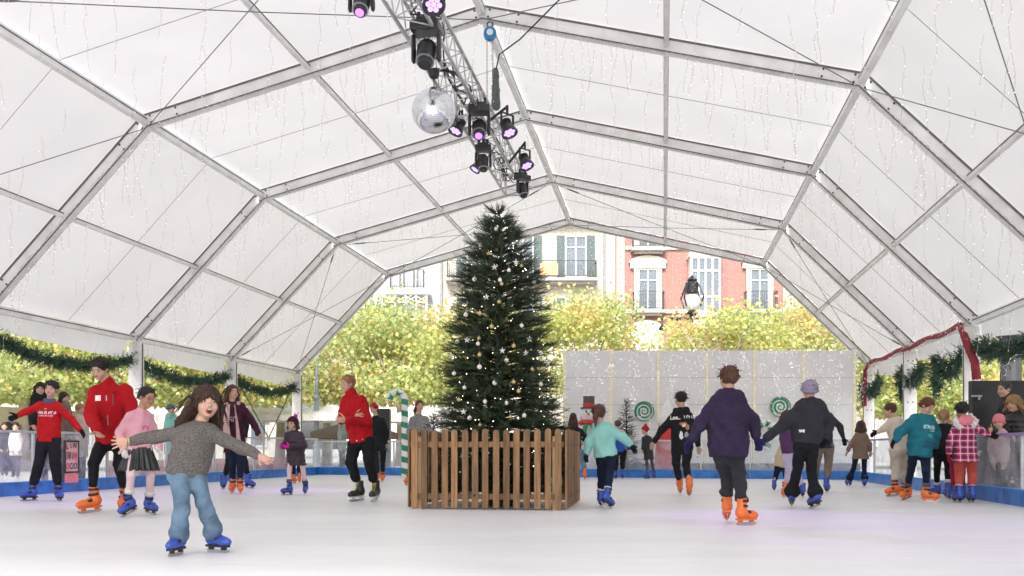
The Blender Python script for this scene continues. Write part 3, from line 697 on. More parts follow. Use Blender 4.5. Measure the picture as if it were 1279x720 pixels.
for x, y in whites: bauble(surf(x, y, .07), random.uniform(.026, .033), pearl, rank(whites, (x, y), 'pearl white bauble'), 'white baubles in the fir tree')
for x, y in golds: bauble(surf(x, y, .07), random.uniform(.024, .030), gold, rank(golds, (x, y), 'matt gold bauble'), 'gold baubles in the fir tree')
def star(p, r, lb):
    b = MB(); pts = []
    for i in range(10):
        a = PI/2+i*PI/5; rr = r if i % 2 == 0 else r*.42; pts.append(p+Vector((math.cos(a)*rr, 0, math.sin(a)*rr)))
    n = 10; f = p+Vector((0, -.012, 0)); k = p+Vector((0, .012, 0))
    b.add(pts+[f, k], [(i, (i+1) % n, n) for i in range(n)]+[((i+1) % n, i, n+1) for i in range(n)])
    tag(b.build('star_ornament', starw, loc=p), lb, 'ornament', 'white stars in the fir tree')
stars = [(618, 334), (645, 326), (584, 425), (662, 424), (572, 350), (657, 442), (608, 372), (560, 440), (628, 440), (690, 450), (600, 300), (580, 515), (650, 300)]
for x, y in stars: star(surf(x, y, .05), .044, rank(stars, (x, y), 'small white star'))
rg = random.Random(8); pts = []
for i in range(300):
    z = .4+(TH-.45)*rg.random()**1.2; a = -PI/2+rg.uniform(-PI, PI)*.98; r_ = float(np.interp(z/TH, [p[0] for p in cprof], [p[1] for p in cprof]))*rg.uniform(.8, 1.0)
    pts.append(Vector((TC.x+math.cos(a)*r_, TC.y+math.sin(a)*r_, z)))
o = bulbs('fairy_lights', pts, None, .004, .0075, mat('warm_led', (1, .95, .8), .3, emit=(1, .93, .78), estr=4)); o['label'] = 'tiny warm white lights dotted all over the fir tree'; o['category'] = 'fairy lights'

# small firs standing behind the barriers
def small_fir(px, d, ytop, hw, label, seed):
    H = CAM_H+(HY-ytop)/F_PX*d; r_ = hw/F_PX*d; base = Vector(((px-CX)/F_PX*d, d, 0))
    o = thing('small_fir_tree', label, 'tree', base)
    conifer(o, base, H, [(0, r_), (.2, r_), (.6, r_*.6), (1, .02)], 900, seed, z0=.2, layers=18, tsc=1.1)
small_fir(783, 27.3, 502, 15, 'small bare artificial fir in front of the white wall near the lollipop', 21)
small_fir(690, 26.5, 500, 16, 'small snowy looking fir half hidden right of the big fir', 22)
small_fir(542, 26, 518, 12, 'small fir left of the big fir behind the woman with the plaits', 23)

# ---------------------------------------------------------------- picket fence round the tree
pick = mat('brown_picket', (.27, .145, .065), .6, 0, .35, 5, .3, 50, stretch=(6, 6, .6)); post_l = mat('pale_timber', (.62, .45, .25), .6, 0, .15, 5, .2, 40, stretch=(6, 6, .6))
_n = pick.node_tree; _b = _n.nodes['Principled BSDF']; _l = _b.inputs['Base Color'].links[0].from_socket; _h = _n.nodes.new('ShaderNodeHueSaturation'); _o = _n.nodes.new('ShaderNodeObjectInfo'); _r = _n.nodes.new('ShaderNodeMapRange'); _r.inputs[3].default_value = .6; _r.inputs[4].default_value = 1.35
_n.links.new(_o.outputs['Random'], _r.inputs[0]); _n.links.new(_r.outputs[0], _h.inputs['Value']); _n.links.new(_l, _h.inputs['Color']); _n.links.new(_h.outputs[0], _b.inputs['Base Color'])
E1 = Vector((_c, -_s, 0)); E2 = Vector((_s, _c, 0))
A = Vector((-1.27, 11.93, 0)); S = 1.92
sides = [(A, E1, 'front'), (A+E1*S, E2, 'right'), (A+E2*S, E1, 'back'), (A, E2, 'left')]
labs = ['front panel of the brown picket fence round the fir, facing the camera', 'right side panel of the picket fence round the fir, seen at a sharp angle', 'rear panel of the picket fence, behind the fir', 'left side panel of the picket fence round the fir, seen edge on']
for si, (o_, d, nm) in enumerate(sides):
    nr = Vector((-d.y, d.x, 0)) if nm in ('back', 'right') else Vector((d.y, -d.x, 0))
    if nm == 'right': nr = E1
    if nm == 'left': nr = -E1
    if nm == 'back': nr = E2
    if nm == 'front': nr = -E2
    c = o_+d*S/2; root = thing('picket_fence', labs[si], 'fence', c, 'picket fence panels round the fir tree'); ax = (d, nr, Z3); L = S-.04
    for z in (.16, .80):
        b = MB(); b.box(c-nr*.02+Z3*z, (L, .035, .07), ax); b.build('rail', pick, root)
    n = 15; rr = random.Random(si)
    for i in range(n):
        t = (i+.5)/n; w = .078; h = .985+rr.uniform(-.012, .012); q = o_+d*(S*t+rr.uniform(-.006, .006))+nr*.012
        pts = [q+d*(-w/2)+Z3*.02, q+d*(w/2)+Z3*.02, q+d*(w/2)+Z3*(h-.05)]+[q+d*(math.cos(a)*w/2)+Z3*(h-.04+math.sin(a)*.04) for a in [PI*j/6 for j in range(1, 6)]]+[q+d*(-w/2)+Z3*(h-.05)]
        b = MB(); b.prism(pts, nr*.02); pk = b.build('picket', pick, root, bevel=.003)
        b = MB(); [b.ball(q+nr*.021+Z3*zz+d*rr.uniform(-.008, .008), .006, 6, 4) for zz in (.15, .17, .79, .81)]; b.build('screws', bolt_m, pk)
    for t in (.055, .945):
        b = MB(); q = o_+d*(S*t)-nr*.075+Z3*.45; b.box(q, (.075, .07, .9), ax); b.build('post', post_l, root)

# ---------------------------------------------------------------- garlands under the left eave and on the right posts
def garland(name, label, pts, rad, ntw, seed, lights=30, tsc=1.0):
    rg = np.random.default_rng(seed); pts = [np.array(p) for p in pts]; root = thing(name, label, 'garland', Vector(pts[len(pts)//2]), 'fir garlands along the tent sides')
    seg = np.array([np.linalg.norm(pts[i+1]-pts[i]) for i in range(len(pts)-1)]); cum = np.concatenate([[0], np.cumsum(seg)]); L = cum[-1]
    s = rg.uniform(0, L, ntw); i = np.clip(np.searchsorted(cum, s)-1, 0, len(seg)-1); f = (s-cum[i])/seg[i]; A_ = np.array(pts)[i]; B_ = np.array(pts)[i+1]; p = A_+(B_-A_)*f[:, None]
    d = rg.normal(size=(ntw, 3)); sc = rg.uniform(.7, 1.2, ntw)*tsc*rad/.16
    p = p+rg.normal(size=(ntw, 3))*rad*.25
    V, Fq = replicate(TV*[1.5, 1.5, .9], TF, dir_mats(d, sc, rg), p.astype(np.float32)); link('needles', np_mesh('needles', V, Fq), fir2, root)
    b = MB(); b.tube([tuple(q) for q in pts], rad*.35, 6); b.build('core', fir2, root)
    if lights:
        vb = []; vw = MB()
        for k in range(lights):
            q = p[k]+rg.normal(size=3)*rad*.7; vb.append(q)
        k = 0
        while k < lights-8:
            st = p[k]; ww = [Vector(st)]
            for j in range(8): ww.append(ww[-1]+Vector((rg.normal()*.05, rg.normal()*.05, -.05+rg.normal()*.04)))
            vw.tube(ww, .004, 4, cap=False); vb += ww[1:]; k += 10
        vw.build('wires', MATS['white_wire'], root); bulbs('bulbs', vb, root)
for k in range(1, 7):
    pts = []; n = 16
    for j in range(n+1):
        t = j/n; pts.append(T(XC-WE+.0, YF[k]+.15+(YF[k+1]-YF[k]-.3)*t, ZE-.50-.34*math.sin(PI*t)-.02*math.sin(9*t)))
    garland('fir_garland', ['', 'swagged fir garland behind the camera side of the left eave', 'swagged fir garland in the nearer left bay out of the photo', 'swagged fir garland in the left bay beside the camera', 'swagged fir garland at the left edge above the boy in red', 'swagged fir garland above the shouting girl, between two left posts', 'last swagged fir garland on the left, above the woman in maroon'][k], pts, .175, 1000, 40+k)
# crossed green ropes in the last left bay
xg = XC-WE+.02
for q0, q1, lb in (((YF[6]+.3, ZE-.5), (YF[6]+2.8, 1.0), 'thin green garland rope slanting down from the left of the last left bay'), ((YF[7]-.3, ZE-.5), (YF[6]+2.6, 1.0), 'thin green garland rope slanting down from the right of the last left bay')):
    garland('garland_rope', lb, [T(xg, q0[0]+(q1[0]-q0[0])*t, q0[1]+(q1[1]-q0[1])*t) for t in (0, .25, .5, .75, 1)], .045, 260, 60, 0, .9)
for (Yg, lb) in ((YF[6]-.2, 'fir garland bush hanging beside the middle right post'), (YF[5]+1.6, 'fir garland bush between the two nearer right posts'), (YF[7]-.5, 'fir garland bush by the last right post')):
    pts = [T(XC+WE-.05, Yg+2.0*(t-.5), ZE-.55-.35*math.sin(PI*t)) for t in [i/8 for i in range(9)]]+[T(XC+WE-.05, Yg+1.0, ZE-.6-.35*i) for i in range(1, 3)]
    garland('fir_garland', lb, pts, .2, 620, 70+int(Yg), 30)
for k, lb in ((3, 'fir garland at the right edge in front of the dark lamp post'),):
    pts = [T(XC+WE-.0, YF[k]+.15+(YF[k+1]-YF[k]-.3)*t, ZE-.5-.3*math.sin(PI*t)) for t in [i/14 for i in range(15)]]
    garland('fir_garland', lb, pts, .22, 900, 90, 30)
pts = [T(XC+WE-.0, YF[4]+.15+(YF[5]-YF[4]-.3)*t, ZE-.5-.3*math.sin(PI*t)) for t in [i/14 for i in range(15)]]
garland('fir_garland', 'fir garland behind the nearest right post, over the black board', pts, .22, 900, 91, 30)
# red padded sleeve along the right eave
redc = mat('red_padded_cloth', (.30, .03, .045), .7, 0, .2, 6, .5, 12)
root = thing('red_sleeve', 'dark red padded sleeve wrapped with lights along the right eave', 'padding', T(XC+WE-.2, YF[6], ZE))
xr = XC+WE-.22
pts = [T(xr, YF[7]-.3, ZE-1.3), T(xr, YF[7]-.3, ZE-.5), T(xr, YF[7]-.4, ZE-.2), T(xr, YF[7]-.8, ZE-.06)]+[T(xr, YF[7]-.8-(YF[7]-YF[5]-1.0)*t, ZE-.05+.03*math.sin(20*t)) for t in [i/20 for i in range(1, 21)]]+[T(xr+.02, YF[5]-.02, ZE-.25), T(xr+.05, YF[5]-.2, ZE-.55), T(xr+.1, YF[5]-.45, ZE-.85), T(xr+.12, YF[5]-.5, ZE-1.2)]
b = MB(); b.tube(pts, [(.055 if i < 24 else .08)+.008*math.sin(i*1.7) for i in range(len(pts))], 12); b.build('sleeve', redc, root, smooth=True)
vw = MB(); vb = []; rr = random.Random(2)
for i in range(len(pts)-1):
    for j in range(4):
        q = pts[i].lerp(pts[i+1], j/4); a = (i*4+j)*1.1; e = q+Vector((math.cos(a)*.1, 0, math.sin(a)*.1)); vb.append(e); vw.tube([e, e+Vector((rr.uniform(-.06, .06), 0, rr.uniform(-.1, .05)))], .003, 3)
vw.build('wires', MATS['white_wire'], root); bulbs('bulbs', vb, root)
# ---------------------------------------------------------------- implicit-surface modelling for people
EDGES = [((0, 0, 0), (1, 0, 0)), ((0, 1, 0), (1, 1, 0)), ((0, 0, 1), (1, 0, 1)), ((0, 1, 1), (1, 1, 1)),
         ((0, 0, 0), (0, 1, 0)), ((1, 0, 0), (1, 1, 0)), ((0, 0, 1), (0, 1, 1)), ((1, 0, 1), (1, 1, 1)),
         ((0, 0, 0), (0, 0, 1)), ((1, 0, 0), (1, 0, 1)), ((0, 1, 0), (0, 1, 1)), ((1, 1, 0), (1, 1, 1))]
def nets(Fd, org, h):
    s = Fd < 0
    c = np.zeros(tuple(n-1 for n in s.shape), np.int8)
    nx, ny, nz = s.shape
    for i in (0, 1):
        for j in (0, 1):
            for k in (0, 1): c += s[i:nx-1+i, j:ny-1+j, k:nz-1+k]
    act = (c > 0) & (c < 8); I = np.argwhere(act)
    if len(I) == 0: return np.zeros((0, 3)), np.zeros((0, 4), int)
    idx = np.full(act.shape, -1, np.int64); idx[act] = np.arange(len(I))
    acc = np.zeros((len(I), 3)); cnt = np.zeros(len(I))
    for a, b in EDGES:
        fa = Fd[I[:, 0]+a[0], I[:, 1]+a[1], I[:, 2]+a[2]]; fb = Fd[I[:, 0]+b[0], I[:, 1]+b[1], I[:, 2]+b[2]]
        m = (fa < 0) != (fb < 0); t = np.where(m, fa/np.where(m, fa-fb, 1), 0)
        A_ = np.array(a); B_ = np.array(b); acc[m] += A_+(B_-A_)*t[m][:, None]; cnt[m] += 1
    V = (I+acc/cnt[:, None])*h+org
    quads = []
    for ax in range(3):
        a1, a2 = [(1, 2), (2, 0), (0, 1)][ax]
        sl0 = [slice(None)]*3; sl1 = [slice(None)]*3; sl0[ax] = slice(0, -1); sl1[ax] = slice(1, None)
        d = s[tuple(sl0)] != s[tuple(sl1)]; E = np.argwhere(d)
        E = E[(E[:, a1] > 0) & (E[:, a2] > 0) & (E[:, a1] < s.shape[a1]-1) & (E[:, a2] < s.shape[a2]-1)]
        if len(E) == 0: continue
        inside = s[E[:, 0], E[:, 1], E[:, 2]]
        q = []
        for o1, o2 in ((-1, -1), (0, -1), (0, 0), (-1, 0)):
            G = E.copy(); G[:, a1] += o1; G[:, a2] += o2; q.append(idx[G[:, 0], G[:, 1], G[:, 2]])
        q = np.stack(q, 1); q[~inside] = q[~inside][:, ::-1]; quads.append(q)
    return V, np.concatenate(quads)
class SDF:
    """a field on a regular grid; primitives are blended in within their own neighbourhood"""
    def __init__(s, lo, hi, h):
        s.h = h; s.org = np.array(lo, float)-3*h; n = np.ceil((np.array(hi)-np.array(lo))/h).astype(int)+7
        s.ax = [s.org[i]+np.arange(n[i])*h for i in range(3)]; s.F = np.full(tuple(n), .3, np.float32)
    def sub(s, lo, hi):
        sl = []
        for i in range(3):
            a = int(max(0, math.floor((lo[i]-s.org[i])/s.h))); b = int(min(s.F.shape[i], math.ceil((hi[i]-s.org[i])/s.h)+1))
            if b <= a: return None, None
            sl.append(slice(a, b))
        X, Y, Z = np.meshgrid(*[s.ax[i][sl[i]] for i in range(3)], indexing='ij', sparse=True)
        return tuple(sl), (X, Y, Z)
    def _mix(s, sl, d, k, op):
        f = s.F[sl]
        if op == 'u':
            if k > 0: hh = np.clip(.5+.5*(f-d)/k, 0, 1); s.F[sl] = f*(1-hh)+d*hh-k*hh*(1-hh)
            else: s.F[sl] = np.minimum(f, d)
        else:                                         # subtract
            if k > 0: hh = np.clip(.5-.5*(f+d)/k, 0, 1); s.F[sl] = f*(1-hh)-d*hh+k*hh*(1-hh)
            else: s.F[sl] = np.maximum(f, -d)
    def cap(s, a, b, ra, rb, k=.02, op='u', flat=None, fk=1.0):
        """round cone; flat = axis along which the cross section is squeezed by fk (<1 thinner)"""
        a = np.array(a, float); b = np.array(b, float); m = max(ra, rb)+k+3*s.h
        sl, G = s.sub(np.minimum(a, b)-m, np.maximum(a, b)+m)
        if sl is None: return s
        X, Y, Z = G; px, py, pz = X-a[0], Y-a[1], Z-a[2]; ba = b-a
        if flat is not None:
            w = np.array(flat, float); w /= np.linalg.norm(w)
            L2 = max(ba@ba, 1e-9); t = np.clip((px*ba[0]+py*ba[1]+pz*ba[2])/L2, 0, 1)
            qx, qy, qz = px-t*ba[0], py-t*ba[1], pz-t*ba[2]; c = (qx*w[0]+qy*w[1]+qz*w[2])*(1/fk-1)
            d = np.sqrt((qx+c*w[0])**2+(qy+c*w[1])**2+(qz+c*w[2])**2)-(ra+(rb-ra)*t); d = d*(fk if fk < 1 else 1)
        else:
            L2 = max(ba@ba, 1e-9); t = np.clip((px*ba[0]+py*ba[1]+pz*ba[2])/L2, 0, 1)
            d = np.sqrt((px-t*ba[0])**2+(py-t*ba[1])**2+(pz-t*ba[2])**2)-(ra+(rb-ra)*t)
        s._mix(sl, d.astype(np.float32), k, op); return s
    def ell(s, c, r, ax=None, k=.02, op='u'):
        c = np.array(c, float); r = np.array(r, float); A_ = np.eye(3) if ax is None else np.array([list(v) for v in ax], float); m = max(r)+k+3*s.h
        sl, G = s.sub(c-m, c+m)
        if sl is None: return s
        X, Y, Z = G; px, py, pz = X-c[0], Y-c[1], Z-c[2]
        q = [(px*A_[i][0]+py*A_[i][1]+pz*A_[i][2]) for i in range(3)]
        k0 = np.sqrt(sum((q[i]/r[i])**2 for i in range(3))); k1 = np.sqrt(sum((q[i]/r[i]**2)**2 for i in range(3)))
        d = k0*(k0-1)/np.maximum(k1, 1e-6); s._mix(sl, d.astype(np.float32), k, op); return s
    def cut(s, p, n, lo=None, hi=None):
        """remove the half space beyond point p in direction n"""
        X, Y, Z = np.meshgrid(*s.ax, indexing='ij', sparse=True); n = np.array(n, float); n /= np.linalg.norm(n)
        d = (X-p[0])*n[0]+(Y-p[1])*n[1]+(Z-p[2])*n[2]; s.F = np.maximum(s.F, d.astype(np.float32)); return s
    def merge(s, other, k=.02):
        f = s.F; d = other.F; hh = np.clip(.5+.5*(f-d)/k, 0, 1); s.F = f*(1-hh)+d*hh-k*hh*(1-hh); return s
    def folds(s, amp, sc=1.0, seed=0, stretch=(1, 1, .6)):
        r = np.random.default_rng(seed); X, Y, Z = np.meshgrid(*s.ax, indexing='ij', sparse=True); d = 0
        for i in range(5):
            w = r.normal(size=3)*np.array(stretch); w /= np.linalg.norm(w); f = sc*r.uniform(22, 60); d = d+np.sin(f*(X*w[0]+Y*w[1]+Z*w[2])+r.uniform(0, 6)+1.5*np.sin(13*sc*(X*w[1]-Z*w[0])+i))
        for i in range(3):
            w = r.normal(size=3)*np.array((1, 1, 1.6)); w /= np.linalg.norm(w); f = sc*r.uniform(14, 30)
            q = 1-np.abs(np.sin(f*(X*w[0]+Y*w[1]+Z*w[2])+1.3*np.sin(9*sc*(X*w[2]+Z*w[1])+i)+.8*np.sin(23*sc*(Z*w[0]-X*w[2])))); d = d-1.5*q**3
        s.F = (s.F+amp*(d/5)*1.4).astype(np.float32); return s
    def mesh(s): return nets(s.F, s.org, s.h)
def join(parts):
    V = []; Fq = []; M = []; b = 0
    for v, f, mi in parts:
        if len(v) == 0: continue
        V.append(v); Fq.append(f+b); M.append(np.full(len(f), mi)); b += len(v)
    return np.concatenate(V), np.concatenate(Fq), np.concatenate(M)
def nv(v): v = np.array(v, float); return v/max(np.linalg.norm(v), 1e-9)
def A3(v): return np.array([v[0], v[1], v[2]], float)

def head_axes(yaw, pitch=0, roll=0):
    """yaw 0 faces the camera, 90 faces the photo's right, 180 away; pitch>0 looks up; roll>0 tips to the photo's right"""
    M = Matrix.Rotation(R(yaw), 3, 'Z') @ Matrix.Rotation(R(-pitch), 3, 'X')
    f = M @ Vector((0, -1, 0)); u = M @ Vector((0, 0, 1)); r = M @ Vector((1, 0, 0))
    Rr = Matrix.Rotation(R(roll), 3, Vector((0, 1, 0)))
    return A3(Rr @ r), A3(Rr @ f), A3(Rr @ u)

def build_head(c, Hh, ax, neck, h, nr, openm=False, ears=True):
    r, f, u = ax; pt = lambda x, y, z: c+(r*x+f*y+u*z)*Hh
    s = SDF(c-.72*Hh, c+.72*Hh, h)
    s.ell(pt(0, -.06, .13), np.array([.335, .40, .36])*Hh, ax, .0)
    s.ell(pt(0, .08, -.14), np.array([.27, .27, .33])*Hh, ax, .08*Hh)
    for x in (-1, 1): s.ell(pt(.17*x, .20, -.13), np.array([.12, .13, .13])*Hh, ax, .06*Hh)
    s.ell(pt(0, .25, -.37), np.array([.115, .09, .085])*Hh, ax, .06*Hh)
    for x in (-1, 1): s.ell(pt(.16*x, .385, .03), np.array([.085, .07, .055])*Hh, ax, .04*Hh, 's')
    s.cap(pt(0, .30, .05), pt(0, .405, -.10), .030*Hh, .045*Hh, .03*Hh)
    for x in (-1, 1): s.ell(pt(.045*x, .37, -.12), np.array([.035, .035, .028])*Hh, ax, .02*Hh)
    if openm:
        s.ell(pt(0, .34, -.285), np.array([.085, .12, .075])*Hh, ax, .02*Hh, 's')
    else:
        s.cap(pt(-.09, .335, -.225), pt(.09, .335, -.225), .024*Hh, .024*Hh, .02*Hh)
    if ears:
        for x in (-1, 1): s.ell(pt(.335*x, -.04, -.02), np.array([.035, .075, .12])*Hh, ax, .02*Hh)
    s.cap(pt(0, -.10, -.2), neck, nr, nr*1.1, .05*Hh)
    return s.mesh()

def hand_mesh(w, d, pn, s_, h, spread=.25, curl=.35, th=1, inflate=0):
    """hand from wrist w along d, palm facing pn; th=+1/-1 puts the thumb on the side d x pn"""
    d = nv(d); pn = nv(np.array(pn)-d*np.dot(pn, d)); t = np.cross(d, pn)*th; i = inflate
    q = lambda a, b, c: w+(d*a+t*b+pn*c)*s_
    S = SDF(w-.14*s_-d*.02, w+d*.12*s_+.14*s_, h)
    S.ell(q(.048, 0, 0), (np.array([.052, .043, .017])*s_+i), (d, t, pn), .0)
    S.cap(q(-.02, 0, 0), q(.02, 0, 0), .026*s_+i, .026*s_+i, .015, flat=pn, fk=.75)
    for j, (b, L) in enumerate(((.031, .070), (.011, .078), (-.010, .072), (-.030, .056))):
        a0 = (b/.031)*spread; dirx = lambda bend: (math.cos(a0)*math.cos(bend), math.sin(a0)*math.cos(bend), math.sin(bend))
        p = np.array([.078-.006*abs(j-1.2), b, 0]); bend = curl*.5; r0 = .0095*s_+i
        for k, fr in enumerate((.45, .32, .25)):
            n_ = p+np.array(dirx(bend))*L*fr; S.cap(q(*p), q(*n_), r0, r0*.9, .004); p = n_; bend += curl*(1.2 if k == 0 else .8); r0 *= .9
    p = np.array([.018, .030, .004]); bend = curl*.4; r0 = .0115*s_+i
    for k, L in enumerate((.040, .030, .024)):
        a0 = .95-.12*k-curl*.2; n_ = p+np.array((math.cos(a0), math.sin(a0)*math.cos(bend), math.sin(bend)))*L; S.cap(q(*p), q(*n_), r0, r0*.9, .006); p = n_; bend += curl*.5; r0 *= .92
    return S.mesh()

# skate: plastic hire boot, template in metres for a 26 cm sole. x forward, z up, ice at z=0
def skate(parent, ank, yaw, pitch, sk, col, h, style='hire', tip=0):
    """ank = ankle joint; returns nothing. pitch>0 lifts the heel"""
    M = Matrix.Rotation(R(yaw), 3, 'Z') @ Matrix.Rotation(R(tip), 3, 'Y') @ Matrix.Rotation(R(pitch), 3, 'X')
    f = A3(M @ Vector((0, -1, 0))); u = A3(M @ Vector((0, 0, 1))); r = A3(M @ Vector((1, 0, 0))); AH = .165
    q = lambda x, y, z: ank+(r*x+f*y+u*(z-AH))*sk
    lo = np.min([q(x, y, z) for x in (-.06, .06) for y in (-.1, .22) for z in (0, .36)], 0); hi = np.max([q(x, y, z) for x in (-.06, .06) for y in (-.1, .22) for z in (0, .36)], 0)
    S = SDF(lo-.02, hi+.02, h); ax = (r, f, u)
    S.cap(q(0, -.025, .125), q(0, .125, .105), .052*sk, .045*sk, .03*sk)          # foot
    S.cap(q(0, .12, .10), q(0, .165, .10), .046*sk, .038*sk, .02*sk)
    S.ell(q(0, -.03, .13), np.array([.05, .06, .06])*sk, ax, .03*sk)            # heel
    S.cap(q(0, -.02, .16), q(0, -.014, .27), .050*sk, .055*sk, .03*sk)           # cuff
    S.cut(q(0, 0, .073), -u); S.cut(q(0, -.01, .285), nv(u+f*-.15))
    v, fc = S.mesh(); sko = link('skate', np_mesh('skate', v, fc), col, parent, smooth=True)
    dk = MATS['strap_black'] if style == 'hire' else MATS['holder_white']
    b = MB(); axv = (Vector(r), Vector(f), Vector(u))
    b.box(q(0, .045, .062), (.062*sk, .25*sk, .022*sk), axv)
    for yy in (-.035, .12): b.box(q(0, yy, .042), (.026*sk, .05*sk, .034*sk), axv)
    b.build('blade_holder', MATS['strap_black'] if style == 'hire' and col is not MATS['skate_orange'] else (MATS['skate_orange'] if style == 'hire' else MATS['holder_white']), sko)
    b = MB(); pr = [q(-.002, -.095, .03), q(-.002, -.085, .006), q(-.002, -.05, 0), q(-.002, .14, 0), q(-.002, .18, .008), q(-.002, .195, .03)]
    b.prism([Vector(p) for p in pr], Vector(r)*.004*sk); b.build('blade', MATS['blade_steel'], sko)
    if style == 'hire':
        for (y, z, rr, tl) in ((.085, .14, .056, .5), (.02, .205, .062, .15), (.012, .26, .064, 0)):
            b = MB(); c = q(0, y-.03, z); dd = nv(u*math.cos(tl)+f*math.sin(tl)*.8) if tl else u
            e = nv(np.cross(r, dd)); n = 14; V = []
            for i in range(n+1):
                a = -PI*.15+PI*1.3*i/n
                for w in (-.014, .014): V.append(c+(r*math.cos(a)*.9+e*(-1 if np.dot(e, f) < 0 else 1)*math.sin(a))*rr*sk*(1.0)+dd*w*sk)
            b.add(V, [(2*i, 2*i+1, 2*i+3, 2*i+2) for i in range(n)]); b.box(c+(r*.9*rr+f*.0)*sk*.98, (.014*sk, .03*sk, .02*sk), axv)
            b.build('strap', MATS['strap_black'], sko)
    else:
        for i in range(6):
            b = MB(); c = q(0, .115-.022*i, .152+.024*i); b.beam(c-r*.03*sk, c+r*.03*sk, .012*sk, .008*sk); b.build('lace', MATS['lace_yellow'], sko)
mat('strap_black', (.02, .02, .025), .5); mat('holder_white', (.7, .7, .72), .4); mat('blade_steel', (.5, .5, .52), .3, .9); mat('lace_yellow', (.45, .5, .06), .6)
mat('skate_orange', (.80, .17, .03), .42, 0, .12, 14, coat=.15); mat('skate_blue', (.03, .08, .42), .4, 0, .15, 14, coat=.2); mat('skate_black', (.03, .03, .03), .45)
def cloth(name, col, var=.12, rough=.85, bs=140, bump=.35, **k): return mat(name, col, rough, 0, var, 7, bump, bs, spec=.2, **k)
SK = dict(fair=mat('skin_fair', (.54, .325, .235), .5, 0, .06, 20, .1, 90), tan=mat('skin_tan', (.42, .23, .145), .5, 0, .06, 20, .1, 90), deep=mat('skin_brown', (.27, .14, .085), .5, 0, .06, 20, .1, 90))
for m_ in SK.values():
    bs_ = m_.node_tree.nodes['Principled BSDF']; bs_.inputs['Subsurface Weight'].default_value = .08; bs_.inputs['Subsurface Radius'].default_value = (.02, .008, .004)
eye_w = mat('eye_white', (.42, .39, .37), .25); iris = mat('iris_dark', (.03, .018, .012), .15); lipm = mat('lip_colour', (.42, .12, .11), .45); mouthm = mat('mouth_inside', (.05, .008, .008), .5); teeth = mat('teeth', (.7, .68, .62), .3)
def hairm(name, col): return mat(name, col, .5, 0, .35, 30, .6, 60, stretch=(3, 3, .35), spec=.35)

